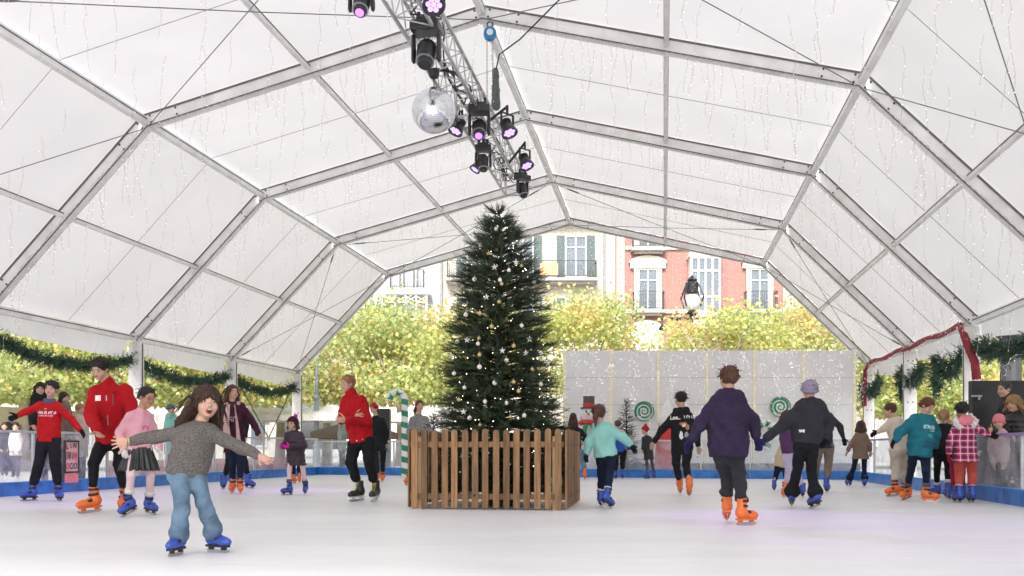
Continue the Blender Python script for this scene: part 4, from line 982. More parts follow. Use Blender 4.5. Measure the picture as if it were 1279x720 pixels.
def person(S_):
    """S_: dict with positions measured on the photo. a = the photo's left side, b = its right side"""
    g = S_.get; D = g('D') or depth(S_['feet'][0][1]); hgt = S_['h']; rs = (hgt/1.7)**.8*g('bulk', 1); face = g('face', 0)
    h = max(.0085, min(.019, D*.00085)) if not g('res') else S_['res']
    Fv = np.array([math.sin(R(face)), -math.cos(R(face)), 0]); Rv = np.array([math.cos(R(face)), math.sin(R(face)), 0])
    if Rv[0] < -1e-6 or (abs(Rv[0]) < .15 and g('flip')): Rv = -Rv
    W3 = lambda p, dd=0: A3(P(p[0], p[1], D+dd+(p[2] if len(p) > 2 else 0)))
    sh = .098*hgt
    sa = W3(S_['s'][0], -Rv[1]*sh); sb = W3(S_['s'][1], Rv[1]*sh)
    ha = W3(S_['hip'][0], -Rv[1]*sh*.6); hb = W3(S_['hip'][1], Rv[1]*sh*.6)
    lean = g('lean', 0)                                # depth offset of the hips relative to the shoulders
    ha[1] += lean; hb[1] += lean
    N = W3(S_['neck'], 0); Hc = (ha+hb)/2
    mid_ = (sa+sb)/2; inn = min(.34, .048*rs/max(.01, np.linalg.norm(sb-sa)/2)); sa = sa+(mid_-sa)*inn; sb = sb+(mid_-sb)*inn
    feet = []; org = Vector((P(S_['feet'][0][0], HY, D).x*.5+P(S_['feet'][-1][0], HY, D).x*.5, D, 0))
    root = thing('person', S_['label'], 'person', org, g('group'))
    sk = rs*g('sksize', .98)
    for (fx, fy, yaw, pitch, *rest) in S_['feet']:
        lift = rest[0] if rest else 0; tip = rest[1] if len(rest) > 1 else 0
        d_ = depth(fy) if not lift else D+(rest[2] if len(rest) > 2 else 0)
        M = Matrix.Rotation(R(yaw), 3, 'Z') @ Matrix.Rotation(R(tip), 3, 'Y') @ Matrix.Rotation(R(pitch), 3, 'X')
        low = min((M @ Vector((0, -y, z-.165))).z for y, z in ((-.085, .006), (-.05, 0), (.14, 0), (.19, .02)))*sk
        ank = np.array([P(fx, HY, d_).x, d_, -low]) if not lift else None
        if lift: ank = A3(P(fx, fy, d_)); ank[2] = max(ank[2], 0)-low
        feet.append((ank, yaw, pitch, tip))
    knees = []
    for i, (kx, ky, *kd) in enumerate(S_['k']):
        hp = (ha, hb)[i]; an = feet[i][0]; base = (hp[1]+an[1])/2; p = A3(P(kx, ky, base)); L = .235*hgt
        l2 = np.linalg.norm(p-hp); off = math.sqrt(max(0, L*L-l2*l2)); off = min(off, .10)*(-1 if Fv[1] < 0 else 1)*abs(Fv[1])
        p = A3(P(kx, ky, base+off+(kd[0] if kd else 0))); knees.append(p)
    elb = []; wr = []
    for i in (0, 1):
        s0 = (sa, sb)[i]; e = S_['e'][i]; w = S_['w'][i]
        ee = A3(P(e[0], e[1], s0[1]+(e[2] if len(e) > 2 else 0))); ww = A3(P(w[0], w[1], s0[1]+(w[2] if len(w) > 2 else 0))); elb.append(ee); wr.append(ww)
    shs = (sa, sb)
    u = nv(N-Hc); rr_ = sb-sa; rr_ = nv(rr_-u*np.dot(rr_, u)); ff = np.cross(rr_, u) if True else 0
    if np.dot(ff, Fv) < 0: ff = -ff
    TL = np.linalg.norm(N-Hc); AX = (rr_, ff, u); sw = max(np.linalg.norm(sb-sa)/2, .075*hgt)
    # ---- head
    hd = S_['head']; hax = head_axes(*hd.get('dir', (face, 0, 0))); Hh = 1.05*hd.get('size', .132*hgt if hgt > 1.5 else (.205 if hgt > 1.15 else .185)); hc = W3(hd['c'])
    if 'dd' in hd: hc[1] += hd['dd']
    skin = SK[g('skin', 'fair')]; fh = max(.0055, min(h, Hh/16))
    parts = [(*build_head(hc, Hh, hax, N+u*(-.01), fh, .050*rs, hd.get('open', False)), 0)]
    allp = np.array([sa, sb, ha, hb, N, *knees, *[f_[0] for f_ in feet], *elb, *wr]); lo = allp.min(0)-.26*rs; hi = allp.max(0)+.26*rs; hi[2] = max(N[2]+.05, allp[:, 2].max()+.12); lo[2] = max(lo[2], .05)
    # ---- body
    B = SDF(lo, hi, h*1.15)
    B.ell(Hc+u*.02, np.array([.112, .082, .11])*rs, AX, 0); B.ell(Hc+u*TL*.66, [sw*.82, .085*rs, TL*.31], AX, .05)
    B.ell(Hc+u*TL*.36, [.105*rs, .075*rs, TL*.25], AX, .05); B.cap(N-u*.03, N+u*.03, .052*rs, .048*rs, .03)
    for i in (0, 1):
        B.cap(shs[i]-u*.03*rs, elb[i], .034*rs, .030*rs, .03); B.cap(elb[i], wr[i], .030*rs, .025*rs, .01)
        B.cap((ha, hb)[i], knees[i], .060*rs, .042*rs, .02); B.cap(knees[i], feet[i][0]+np.array([0, 0, .05]), .040*rs, .034*rs, .01)
    parts.append((*B.mesh(), 0))
    gl = g('gloves', (None, None)); hs = rs*.98*g('handsize', 1.0); hdir = g('hand', ({}, {}))
    for i in (0, 1):
        q = hdir[i]; d = q.get('d'); d = nv(wr[i]-elb[i]) if d is None else nv(np.array(d)); pn = np.array(q.get('pn', (0.6*(1 if i == 0 else -1), -.5, 0))); th = q.get('th', 1 if i == 0 else -1)
        hm = max(.0042, min(.009, D*.0006))
        v, fc = hand_mesh(wr[i], d, pn, hs, hm, q.get('spread', .12), q.get('curl', .35), th, .004 if gl[i] else 0)
        if gl[i]: link('glove', np_mesh('glove', v, fc), gl[i], root, smooth=True)
        else: parts.append((v, fc, 0))
    v, fc, mi = join(parts); link('body', np_mesh('body', v, fc), skin, root, smooth=True)
    # ---- face
    ptH = lambda x, y, z: hc+(hax[0]*x+hax[1]*y+hax[2]*z)*Hh
    if g('showface'):
        for x in (-1, 1):
            b = MB(); b.ball(ptH(.15*x, .302, .025), (.054*Hh, .056*Hh, .027*Hh), 12, 8, 0, [Vector(a_) for a_ in hax]); b.ball(ptH(.15*x+S_.get('gaze', 0), .345, .022), (.027*Hh, .022*Hh, .024*Hh), 10, 6, 1, [Vector(a_) for a_ in hax]); b.build('eye', [eye_w, iris], root, smooth=True)
            b = MB(); b.tube([ptH(x*.08, .352, .105), ptH(x*.15, .345, .13), ptH(x*.225, .30, .105)], [.010*Hh, .016*Hh, .008*Hh], 6); b.build('eyebrow', S_['hairmat'], root, smooth=True)
        if hd.get('open'):
            b = MB(); b.ball(ptH(0, .31, -.285), (.08*Hh, .05*Hh, .075*Hh), 12, 8, 0, [Vector(a_) for a_ in hax]); b.build('mouth', mouthm, root, smooth=True)
            b = MB(); b.box(ptH(0, .362, -.228), (.10*Hh, .03*Hh, .03*Hh), [Vector(a_) for a_ in hax]); b.build('teeth', teeth, root)
            b = MB(); b.tube([ptH(math.cos(a)*.088, .372-.03*abs(math.cos(a)), -.285+math.sin(a)*.08) for a in [2*PI*j/16 for j in range(17)]], .014*Hh, 6); b.build('lips', lipm, root, smooth=True)
        else:
            sm = g('smile', 0); b = MB(); b.tube([ptH(-.095, .325, -.215+sm*.02), ptH(-.04, .362, -.225-sm*.01), ptH(.04, .362, -.225-sm*.01), ptH(.095, .325, -.215+sm*.02)], [.006*Hh, .020*Hh, .020*Hh, .006*Hh], 6); b.build('lips', lipm, root, smooth=True)
    # ---- hair
    hr = g('hair')
    if hr:
        hm_ = S_['hairmat']; st = hr['style']; L = hr.get('len', .8)*Hh; lo2 = hc-Hh*.8; hi2 = hc+Hh*.85; lo2[2] -= L
        G = SDF(lo2, hi2, fh); t = hr.get('thick', .045)*(.6 if st == 'short' else 1)
        G.ell(ptH(0, -.08, .155), np.array([.335+t, .395+t, .37+t])*Hh, hax, 0)
        if st != 'cap':
            fr = hr.get('fringe', .20)                 # height of the hair line on the forehead
            G.ell(ptH(0, .50, fr-.42), np.array([.335, .42, .42])*Hh, hax, .03, 's')
            if st == 'short': G.cut(ptH(0, -.1, -.20), -hax[2]+hax[1]*.25); [G.ell(ptH(.42*x, .10, -.16), np.array([.12, .20, .20])*Hh, hax, .02, 's') for x in (-1, 1)]
        if st == 'short':
            rt = np.random.default_rng(int(hc[0]*1000) % 9973)
            for _ in range(46):
                a_, z_ = rt.uniform(0, 2*PI), rt.uniform(.12, .95); cz = math.sqrt(max(0, 1-z_*z_)); n_ = np.array([math.cos(a_)*cz, math.sin(a_)*cz, z_])
                if n_[1] > .35 and z_ < .62: continue
                p0 = ptH(n_[0]*(.33+t), -.08+n_[1]*(.39+t), .155+n_[2]*(.36+t)); dv = nv(hax[0]*(n_[0]*.6+rt.normal()*.7)+hax[1]*(.55+n_[1]*.4+rt.normal()*.4)+hax[2]*(.25*rt.normal()-(1-z_)*.6)); G.cap(p0-dv*.03*Hh, p0+dv*.10*Hh, .045*Hh, .012*Hh, .02*Hh)
        dn = np.array([0, 0, -1.0])
        if st == 'long':
            back = -hax[1]; wv = hr.get('wave', .05)
            for x in np.linspace(-1, 1, 9):
                p0 = ptH(.33*x, -.12-.22*(1-abs(x)), .0); out_ = hax[0]*x*hr.get('flare', .15)+back*.12*(1-abs(x)); p1 = p0+dn*L*.5+out_*Hh*.8; p2 = p1+dn*L*.5*(1-.25*abs(x))+(out_*.6+hax[0]*wv*math.sin(7*x))*Hh
                if 'sweep' in hr: sv = np.array(hr['sweep']); p1 = p1+sv*Hh*.4; p2 = p2+sv*Hh*.9
                G.cap(p0, p1, .115*Hh, .125*Hh, .05*Hh); G.cap(p1, p2, .125*Hh, .05*Hh, .04*Hh)
        if st in ('pony', 'plait', 'bun'):
            p0 = ptH(*hr.get('tie', (0, -.45, .12)))
            if st == 'bun': G.ell(p0, np.array([.17, .15, .16])*Hh, hax, .03)
            else:
                sv = np.array(hr.get('sweep', (0, 0, 0))); p1 = p0-hax[1]*.12*Hh+dn*L*.3+sv*Hh*.3; p2 = p1+dn*L*.6+sv*Hh*.4
                G.cap(p0, p1, .08*Hh, .13*Hh, .03); G.cap(p1, p2, .13*Hh, .04*Hh, .03)
        G.folds(.012*Hh*hr.get('rough', 1.5), hr.get('fs', 4.0), 3, (1, 1, .15 if st != 'short' else .7))
        v, fc = G.mesh(); hob = link('hair', np_mesh('hair', v, fc), hm_, root, smooth=True)
        if D < 17 and st in ('long', 'pony', 'bun', 'short'):
            rt = np.random.default_rng(5); b = MB(); sv = np.array(hr.get('sweep', (0, 0, 0)))
            for _ in range({'long': 120, 'short': 60}.get(st, 50)):
                a_ = rt.uniform(0, 2*PI); z_ = rt.uniform(-.1, 1); cz = math.sqrt(max(0, 1-z_*z_)); n_ = np.array([math.cos(a_)*cz, math.sin(a_)*cz, z_])
                if n_[1] > .45 and z_ < .7: continue
                p = ptH(n_[0]*(.34+t), -.08+n_[1]*(.40+t), .155+n_[2]*(.37+t)); out_ = hax[0]*n_[0]+hax[1]*n_[1]*.6; ln = (L*rt.uniform(.5, 1.05) if st == 'long' else Hh*rt.uniform(.12, .3)); ps = [p]
                vel = nv(out_*.5+np.array([0, 0, -.6 if st == 'long' else .1])+rt.normal(size=3)*.35)
                for k_ in range(5): vel = nv(vel+(np.array([0, 0, -.45])+sv*.45+out_*.10)*(1 if st == 'long' else .5)+rt.normal(size=3)*.16); ps.append(ps[-1]+vel*ln/5)
                b.tube(ps, [.0032*Hh/.22]*4+[.002, .0008], 3, cap=False)
            b.build('loose_strands', hm_, hob)
    ht = g('hat')
    if ht:
        G = SDF(hc-Hh*.9, hc+Hh*.95, fh); t = .085
        G.ell(ptH(0, -.07, .16), np.array([.335+t, .39+t, .40+t])*Hh, hax, 0); G.cut(ptH(0, .2, ht.get('line', .14)), -hax[2]+hax[1]*.25)
        for j in range(14):
            a0 = 2*PI*j/14; a1 = 2*PI*(j+1)/14; zz = ht.get('line', .14); Q = lambda a: ptH(math.sin(a)*.40, math.cos(a)*.44-.05, zz+.03+.10*math.cos(a)*.9)
            G.cap(Q(a0), Q(a1), .05*Hh, .05*Hh, .02*Hh)
        G.folds(.006*Hh, 7, 5); v, fc = G.mesh(); link('hat', np_mesh('hat', v, fc), ht['mat'], root, smooth=True)
        if ht.get('pom'):
            b = SDF(ptH(0, 0, .72)-.3*Hh, ptH(0, 0, .72)+.3*Hh, fh); b.ell(ptH(*ht.get('pompos', (0, -.08, .68))), np.array([.17, .17, .17])*Hh, hax, 0); b.folds(.03*Hh, 9, 2, (1, 1, 1)); v, fc = b.mesh(); link('pompom', np_mesh('pompom', v, fc), ht.get('pommat', ht['mat']), root, smooth=True)
    # ---- trousers
    lg = g('legs'); tp = g('top')
    if lg:
        lo3 = np.min([ha, hb, *knees, *[f_[0] for f_ in feet]], 0)-.22*rs; hi3 = np.max([ha, hb, *knees, *[f_[0] for f_ in feet]], 0)+.22*rs; hi3[2] = Hc[2]+.16; lo3[2] = max(0, lo3[2])
        G = SDF(lo3, hi3, h); lo_ = lg.get('loose', .012)*.6; th_, kn_, an_ = lg.get('r', (.088, .062, .052)); th_ *= .95; kn_ *= .94; an_ *= .92
        G.ell(Hc+u*.01, (np.array([.138, .105, .13])*rs+lo_), AX, 0)
        sm = []
        for i in (0, 1):
            dn = nv(knees[i]-feet[i][0]); a_ = feet[i][0]+dn*((.13-lg.get('drop', 0))*rs)
            G.cap((ha, hb)[i]-u*.02, knees[i], th_*rs+lo_, kn_*rs+lo_, .035); G.cap(knees[i], a_+dn*an_*rs*.5, kn_*rs+lo_, an_*rs+lo_, .01)
            if lg.get('bell'): G.cap(knees[i]*.35+a_*.65, a_, kn_*rs*.95+lo_, lg['bell']*rs, .02)
        if lg.get('hemcut'): G.cut((0, 0, lg['hemcut']), (0, 0, -1))
        if tp: G.cut(Hc-u*(tp.get('hem', .05)-.055), u)
        G.folds(lg.get('fold', .006), 1.2, hash(S_['label']) % 97, (1, 1, 1.2)); v, fc = G.mesh(); link(lg.get('name', 'trousers'), np_mesh('trousers', v, fc), lg['mat'], root, smooth=True)
    if g('skirt'):
        q = S_['skirt']; zb = A3(P(0, q['y'], D))[2]; w = q['w']/2/F_PX*D; c = A3(P(q['x'], q['y'], Hc[1])); G = SDF(np.minimum(c, Hc)-w-.05, np.maximum(c, Hc)+w+.12, h)
        G.cap(Hc+u*.05, c-np.array([0, 0, .05]), .13*rs, w*1.02, .02, flat=Fv, fk=.75); G.cut((0, 0, zb), (0, 0, -1)); G.cut(Hc+u*.09, u)
        X, Y, Z = np.meshgrid(*G.ax, indexing='ij', sparse=True); an = np.arctan2(Y-Hc[1], X-Hc[0]); G.F = (G.F+.012*np.sin(an*15)*np.clip((Hc[2]+.05-Z)*5, 0, 1)).astype(np.float32)
        v, fc = G.mesh(); link('skirt', np_mesh('skirt', v, fc), q['mat'], root, smooth=True)
    # ---- top
    tp = g('top'); topo = None
    if tp:
        lo4 = np.min([sa, sb, ha, hb, *elb, *wr], 0)-.25*rs; hi4 = np.max([sa, sb, N, *elb, *wr], 0)+.2*rs; lo4[2] -= tp.get('hem', .05)
        l_ = tp.get('loose', .02)*.62; G = SDF(lo4, hi4, h); hem = tp.get('hem', .05)
        G.ell(Hc+u*TL*.67, [sw*.92+l_, .105*rs+l_, TL*.36+l_*.5], AX, 0)
        for q_ in (sa, sb): G.cap(N-u*.06*rs, q_-u*.01*rs, .038*rs+l_*.5, .050*rs+l_*.5, .03*rs)
        G.cap(sa*.88+sb*.12-u*.022*rs, sa*.12+sb*.88-u*.022*rs, .060*rs+l_*.6, .060*rs+l_*.6, .05*rs)
        wa = tp.get('waist', .143)*rs+l_; hw = tp.get('hemw', .155)*rs+l_
        G.cap(Hc+u*TL*.55, Hc+u*TL*.25, wa*1.1, wa, .05, flat=ff, fk=.78); G.cap(Hc+u*TL*.25, Hc-u*(hem+hw*.3), wa, hw, .04, flat=ff, fk=.78)
        if tp.get('drape'):                            # a loose panel hanging straight down from a leaning body
            G.cap(Hc+u*TL*.4, Hc+np.array([0, 0, -hem]), wa, hw, .05, flat=ff, fk=.8)
        cn = tp.get('cutn'); G.cut(Hc-u*hem, -u if cn is None else nv(np.array(cn)))
        if hem < .16 and tp.get('rib', 1): 
            for tt in np.linspace(0, 2*PI, 15)[:-1]: pass
        for i in (0, 1):
            sl_ = tp.get('sleeve', (.058, .048, .038)); wd = nv(wr[i]-elb[i]); e2 = wr[i]-wd*(sl_[2]*rs*.7+tp.get('cuff', 0))
            G.cap(shs[i]-u*.010*rs-(shs[i]-(sa+sb)/2)*.04, elb[i], sl_[0]*rs+l_*.5, sl_[1]*rs+l_*.5, .04*rs); G.cap(elb[i], e2, sl_[1]*rs+l_*.5, sl_[2]*rs+l_*.3, .012)
        if tp.get('collar'): G.cap(N-u*.02-ff*.005, N+u*tp['collar']+ff*.01, .070*rs, .066*rs, .02)
        else: G.cap(N-u*.045, N-u*.02, .075*rs, .068*rs, .03)
        if tp.get('hood'):                             # hood lying on the back of the neck
            bk = N-ff*.055*rs-u*.035*rs; 
            for s0, s1 in ((-1, 0), (0, 1)):
                G.cap(bk+rr_*s0*.085*rs+ff*(.05*abs(s0))*rs+u*.005, bk+rr_*s1*.085*rs+ff*(.05*abs(s1))*rs+u*.005, .055*rs, .055*rs, .02)
            G.ell(N-ff*.085*rs-u*.085*rs, np.array([.10, .045, .085])*rs, AX, .02)
        if tp.get('quilt'):
            X, Y, Z = np.meshgrid(*G.ax, indexing='ij', sparse=True); G.F = (G.F-.010*np.abs(np.sin((Z+.15*np.sin(X*3)*0)*PI/.075))).astype(np.float32)
        G.folds(tp.get('fold', .008), tp.get('fs', 1.0), 5+int(D*10) % 50); v, fc = G.mesh()
        topo = link(tp.get('name', 'sweater'), np_mesh('top', v, fc), tp['mat'], root, smooth=True)
        S_['_vf'] = (v, fc)
        if tp.get('band'):                             # ribbed hem band and cuffs of another tone
            bm = tp['band']; 
            for i in (0, 1):
                wd = nv(wr[i]-elb[i]); b = MB(); rr2 = sl_[2]*rs+l_*.3+.004; b.tube([wr[i]-wd*.055, wr[i]-wd*.03, wr[i]-wd*.002], [rr2, rr2*.96, rr2*.85], 14); b.build('cuff', bm, topo, smooth=True)
    sc_ = g('skates', 'skate_blue')
    for i, (ank, yaw, pitch, tip) in enumerate(feet):
        cm = MATS[sc_ if isinstance(sc_, str) else sc_[i]]
        skate(root, ank, yaw, pitch, sk, cm, max(.006, h*.75), g('skstyle', 'hire'), tip)
        if g('sock'):
            b = MB(); dn = nv(knees[i]-ank); b.tube([ank+dn*.11*rs, ank+dn*.17*rs], [.062*rs, .056*rs], 12); b.build('sock', g('sock'), root, smooth=True)
    return dict(root=root, N=N, u=u, ff=ff, rr=rr_, Hc=Hc, TL=TL, rs=rs, D=D, top=topo, vf=S_.get('_vf'), hc=hc, hax=hax, Hh=Hh, sa=sa, sb=sb, wr=wr, elb=elb, sw=sw, knees=knees, feet=feet, ha=ha, hb=hb)

# lettering and prints laid onto a curved surface by casting them along a direction
def text_geo(txt, size, bold=0):
    cu = bpy.data.curves.new('t', 'FONT'); cu.body = txt; cu.size = size; cu.align_x = 'CENTER'; cu.align_y = 'CENTER'; cu.resolution_u = 3; cu.offset = bold
    o = bpy.data.objects.new('t', cu); COL.objects.link(o); bpy.context.view_layer.update(); dg = bpy.context.evaluated_depsgraph_get(); me = bpy.data.meshes.new_from_object(o.evaluated_get(dg))
    v = [tuple(p.co) for p in me.vertices]; f = [tuple(p.vertices) for p in me.polygons]
    bpy.data.objects.remove(o); bpy.data.curves.remove(cu); bpy.data.meshes.remove(me); return v, f
def decal(name, info, parts, c, right, up, m, off=.004):
    """parts: list of (verts2d, faces); c: centre in world, projected along the surface's inward direction"""
    V, Fq = info['vf']; bvh = BVHTree.FromPolygons([tuple(p) for p in V], [tuple(q) for q in Fq]); right = Vector(right).normalized(); up = Vector(up).normalized(); n = right.cross(up)
    b = MB()
    for v2, f in parts:
        vs = []
        for p in v2:
            q = Vector(c)+right*p[0]+up*p[1]; hit = bvh.ray_cast(q+n*.4, -n); vs.append((hit[0]+n*off) if hit[0] is not None else q)
        b.add(vs, f)
    o = b.build(name, m, info['top']); return o
def blob(cx, cy, rx, ry, n=18, wob=.15, seed=0):
    r = random.Random(seed); return ([(cx, cy)]+[(cx+math.cos(2*PI*i/n)*rx*(1+wob*r.uniform(-1, 1)), cy+math.sin(2*PI*i/n)*ry*(1+wob*r.uniform(-1, 1))) for i in range(n)], [(0, 1+i, 1+(i+1) % n) for i in range(n)])
def shift(g_, dx, dy): return ([(p[0]+dx, p[1]+dy) for p in g_[0]], g_[1])
def marks(w, h_, n, seed=0):
    """unreadable lettering: a row of broken upright and cross strokes, as blurred as in the photo"""
    r = random.Random(seed); V = []; Fq = []
    def q(x0, y0, x1, y1): b = len(V); V.extend([(x0, y0), (x1, y0), (x1, y1), (x0, y1)]); Fq.append((b, b+1, b+2, b+3))
    cw = w/n
    for i in range(n):
        x = -w/2+cw*i; t = cw*.26; q(x, -h_/2, x+t, h_/2*r.uniform(.6, 1))
        if r.random() < .7: q(x+cw*.52, -h_/2*r.uniform(.3, 1), x+cw*.52+t, h_/2)
        y = r.choice([-h_/2, -t/2, h_/2-t]); q(x+t, y, x+cw*.52, y+t)
    return (V, Fq)
# ---------------------------------------------------------------- the people
c_red = cloth('red_cotton', (.46, .012, .014)); c_redj = cloth('red_jacket', (.40, .008, .014), bump=.2); c_black = cloth('black_cloth', (.014, .014, .017)); c_leg = cloth('black_legging', (.011, .011, .014))
c_pink = cloth('pale_pink_cotton', (.72, .33, .38), .25, scale_=0) if False else cloth('pale_pink_cotton', (.66, .33, .40), .12); c_white = cloth('white_knit', (.70, .67, .66)); c_skirt = mat('black_leatherette', (.015, .015, .017), .38, 0, .2, 6, .2, 20)
c_grey = mat('grey_marl_knit', (.14, .128, .122), .9, 0, .45, 95, .6, 120, spec=.15); c_denim = cloth('light_denim', (.13, .205, .29), .35, bs=60); c_navy = cloth('navy_denim', (.010, .017, .040), .25); c_plum = cloth('plum_cloth', (.05, .015, .03)); c_beige = cloth('pinkish_shearling', (.50, .34, .33), .2)
c_puff = mat('aubergine_puffer', (.028, .014, .026), .5, 0, .15, 6, .2, 25); c_mag = cloth('magenta_wool', (.70, .03, .35)); c_mint = cloth('mint_fleece', (.26, .55, .50), .08); c_purple = cloth('dark_purple_cotton', (.034, .023, .055), .25); c_char = cloth('charcoal_cotton', (.034, .034, .041)); c_bluej = cloth('royal_blue_cloth', (.03, .08, .34))
c_teal = cloth('teal_cotton', (.018, .15, .20)); c_cream = cloth('cream_cotton', (.58, .50, .42)); c_tan = cloth('camel_wool', (.20, .14, .10)); c_coral = cloth('coral_corduroy', (.50, .09, .07)); c_brown = cloth('brown_canvas', (.19, .15, .12)); c_lav = cloth('lavender_cotton', (.52, .46, .62)); c_gry2 = cloth('grey_tights', (.10, .10, .11)); c_gbean = cloth('lilac_grey_knit', (.30, .26, .34), bs=60, bump=.6); c_rhat = cloth('crimson_knit', (.40, .012, .03), bs=60, bump=.6); c_bluegrey = cloth('blue_grey_knit', (.10, .12, .16)); c_patt = mat('mottled_knit', (.05, .05, .055), .9, 0, 0, 55, .4, 80, col2=(.36, .36, .36))
c_pinkhat = cloth('pink_knit', (.70, .22, .26), bs=50, bump=.7); c_tights = cloth('pale_pink_tights', (.74, .55, .58), .06); c_sant = cloth('santa_red', (.5, .02, .02)); c_glove = cloth('black_glove', (.012, .012, .014)); c_gred = cloth('red_glove', (.3, .01, .03)); c_gblue = cloth('dark_blue_glove', (.02, .02, .09))
h_dark = hairm('hair_black', (.014, .010, .009)); h_brown = hairm('hair_brown', (.045, .020, .012)); h_aub = hairm('hair_auburn', (.11, .030, .014)); h_blond = hairm('hair_blonde', (.32, .19, .085)); h_sand = hairm('hair_sandy', (.30, .15, .08)); h_mid = hairm('hair_chestnut', (.085, .036, .02)); h_grey = hairm('hair_greying', (.06, .055, .052))
def plaid():
    m = bpy.data.materials.new('pink_plaid_wool'); m.use_nodes = True; n = m.node_tree; N = n.nodes; Lk = n.links.new; bs = N['Principled BSDF']; bs.inputs['Roughness'].default_value = .9
    tc = N.new('ShaderNodeTexCoord'); sx = N.new('ShaderNodeSeparateXYZ'); Lk(tc.outputs['Object'], sx.inputs[0])
    def band(sock, period, width, ph=0):
        a = N.new('ShaderNodeMath'); a.operation = 'MULTIPLY_ADD'; a.inputs[1].default_value = 1/period; a.inputs[2].default_value = ph+50; Lk(sock, a.inputs[0])
        f = N.new('ShaderNodeMath'); f.operation = 'FRACT'; Lk(a.outputs[0], f.inputs[0]); c = N.new('ShaderNodeMath'); c.operation = 'LESS_THAN'; c.inputs[1].default_value = width; Lk(f.outputs[0], c.inputs[0]); return c.outputs[0]
    col = None
    def mix(prev, fac, c, k):
        mu = N.new('ShaderNodeMath'); mu.operation = 'MULTIPLY'; mu.inputs[1].default_value = k; Lk(fac, mu.inputs[0]); x = N.new('ShaderNodeMix'); x.data_type = 'RGBA'; Lk(mu.outputs[0], x.inputs[0]); x.inputs[7].default_value = (*c, 1)
        if isinstance(prev, tuple): x.inputs[6].default_value = (*prev, 1)
        else: Lk(prev, x.inputs[6])
        return x.outputs[2]
    p = (.62, .05, .17); X, Z = sx.outputs[0], sx.outputs[2]
    p = mix(p, band(X, .088, .42), (.02, .01, .04), .62); p = mix(p, band(Z, .088, .42), (.02, .01, .04), .62)
    p = mix(p, band(X, .088, .09, .31), (.75, .7, .72), .85); p = mix(p, band(Z, .088, .09, .31), (.75, .7, .72), .85)
    Lk(p, bs.inputs['Base Color']); return m
c_plaid = plaid()

# 1 boy in red sweatshirt
p = person(dict(label='boy in red sweatshirt and black trousers gliding with arms out by the left barrier', h=1.55, face=0, D=depth(626), skin='fair', showface=1, hairmat=h_dark,
    head=dict(c=(64.4, 486.5), dir=(4, 0, 3), size=.222), neck=(62.5, 502), s=[(49, 506), (75.5, 507)], e=[(35, 514, -.05), (90.5, 525, -.05)], w=[(22.5, 519.5, -.12), (101.5, 538.5, -.12)], hip=[(55, 549), (68, 549)], k=[(49.5, 578), (69.5, 578)],
    feet=[(40.5, 626, -35, 0), (73.5, 626, 40, 0)], skates='skate_blue', gloves=(c_glove, c_glove), hair=dict(style='short', thick=.07, fringe=.26, rough=3), legs=dict(mat=c_black, loose=.022, r=(.092, .068, .056)),
    top=dict(mat=c_red, hem=.03, loose=.02, name='sweatshirt', fold=.009, band=c_red, cuff=.02), neckw=1))
b = MB(); b.lathe(p['N']-p['u']*.03, [(.06, -.02), (.088, .0), (.092, .04), (.075, .075), (.05, .07)], 18, Vector(p['u'])); tag(b.build('neck_warmer', c_bluegrey, p['root'], smooth=True))
o_ = p['N']-p['u']*p['TL']*.30
decal('print', p, [marks(.27, .045, 9, 1), shift(marks(.21, .016, 10, 2), 0, -.045), shift(marks(.04, .012, 3, 3), 0, .055)], o_, p['rr'], p['u'], white)
# 2 tall red-jacket man bending
p = person(dict(label='tall man in zipped red jacket and orange skates bending over the girl in pink', D=depth(641), h=1.80, face=12, skin='fair', showface=1, gaze=-.01, hairmat=h_dark,
    head=dict(c=(129.5, 462), dir=(-6, -30, 6), size=.235, dd=-.10), neck=(135.5, 479), s=[(114, 491), (163, 489)], e=[(114, 518, -.1), (168, 520, -.1)], w=[(122.5, 540, -.30), (157, 545, -.30)], hip=[(123, 549), (146, 549)], k=[(117, 580), (149, 580)], lean=.15,
    feet=[(117, 641, -42, 4), (156, 638, 5, 14)], skates='skate_orange', hand=(dict(curl=.7), dict(curl=.7)), hair=dict(style='short', thick=.05, fringe=.24), legs=dict(mat=c_leg, loose=.008, r=(.085, .060, .046)),
    top=dict(mat=c_redj, hem=.02, loose=.04, name='jacket', collar=.02, fold=.012, sleeve=(.066, .058, .044), waist=.145)))
up_, rt_ = Vector(p['u']), Vector(p['rr'])
decal('badge', p, [([(-.03, -.03), (.03, -.03), (.03, .03), (-.03, .03)], [(0, 1, 2, 3)])], p['N']-p['u']*p['TL']*.22-p['rr']*.09, rt_, up_, white, .006)
decal('zip', p, [([(-.006, -.18-.0)]+[(.006, -.18), (.006, .16), (-.006, .16)], [(0, 1, 2, 3)])], p['N']-p['u']*p['TL']*.42, rt_, up_, steel, .008)
decal('pocket_zip', p, [([(-.005, -.06), (.005, -.06), (.005, .06), (-.005, .06)], [(0, 1, 2, 3)])], p['N']-p['u']*p['TL']*.25+p['rr']*.07, rt_, up_, bolt_m, .008)
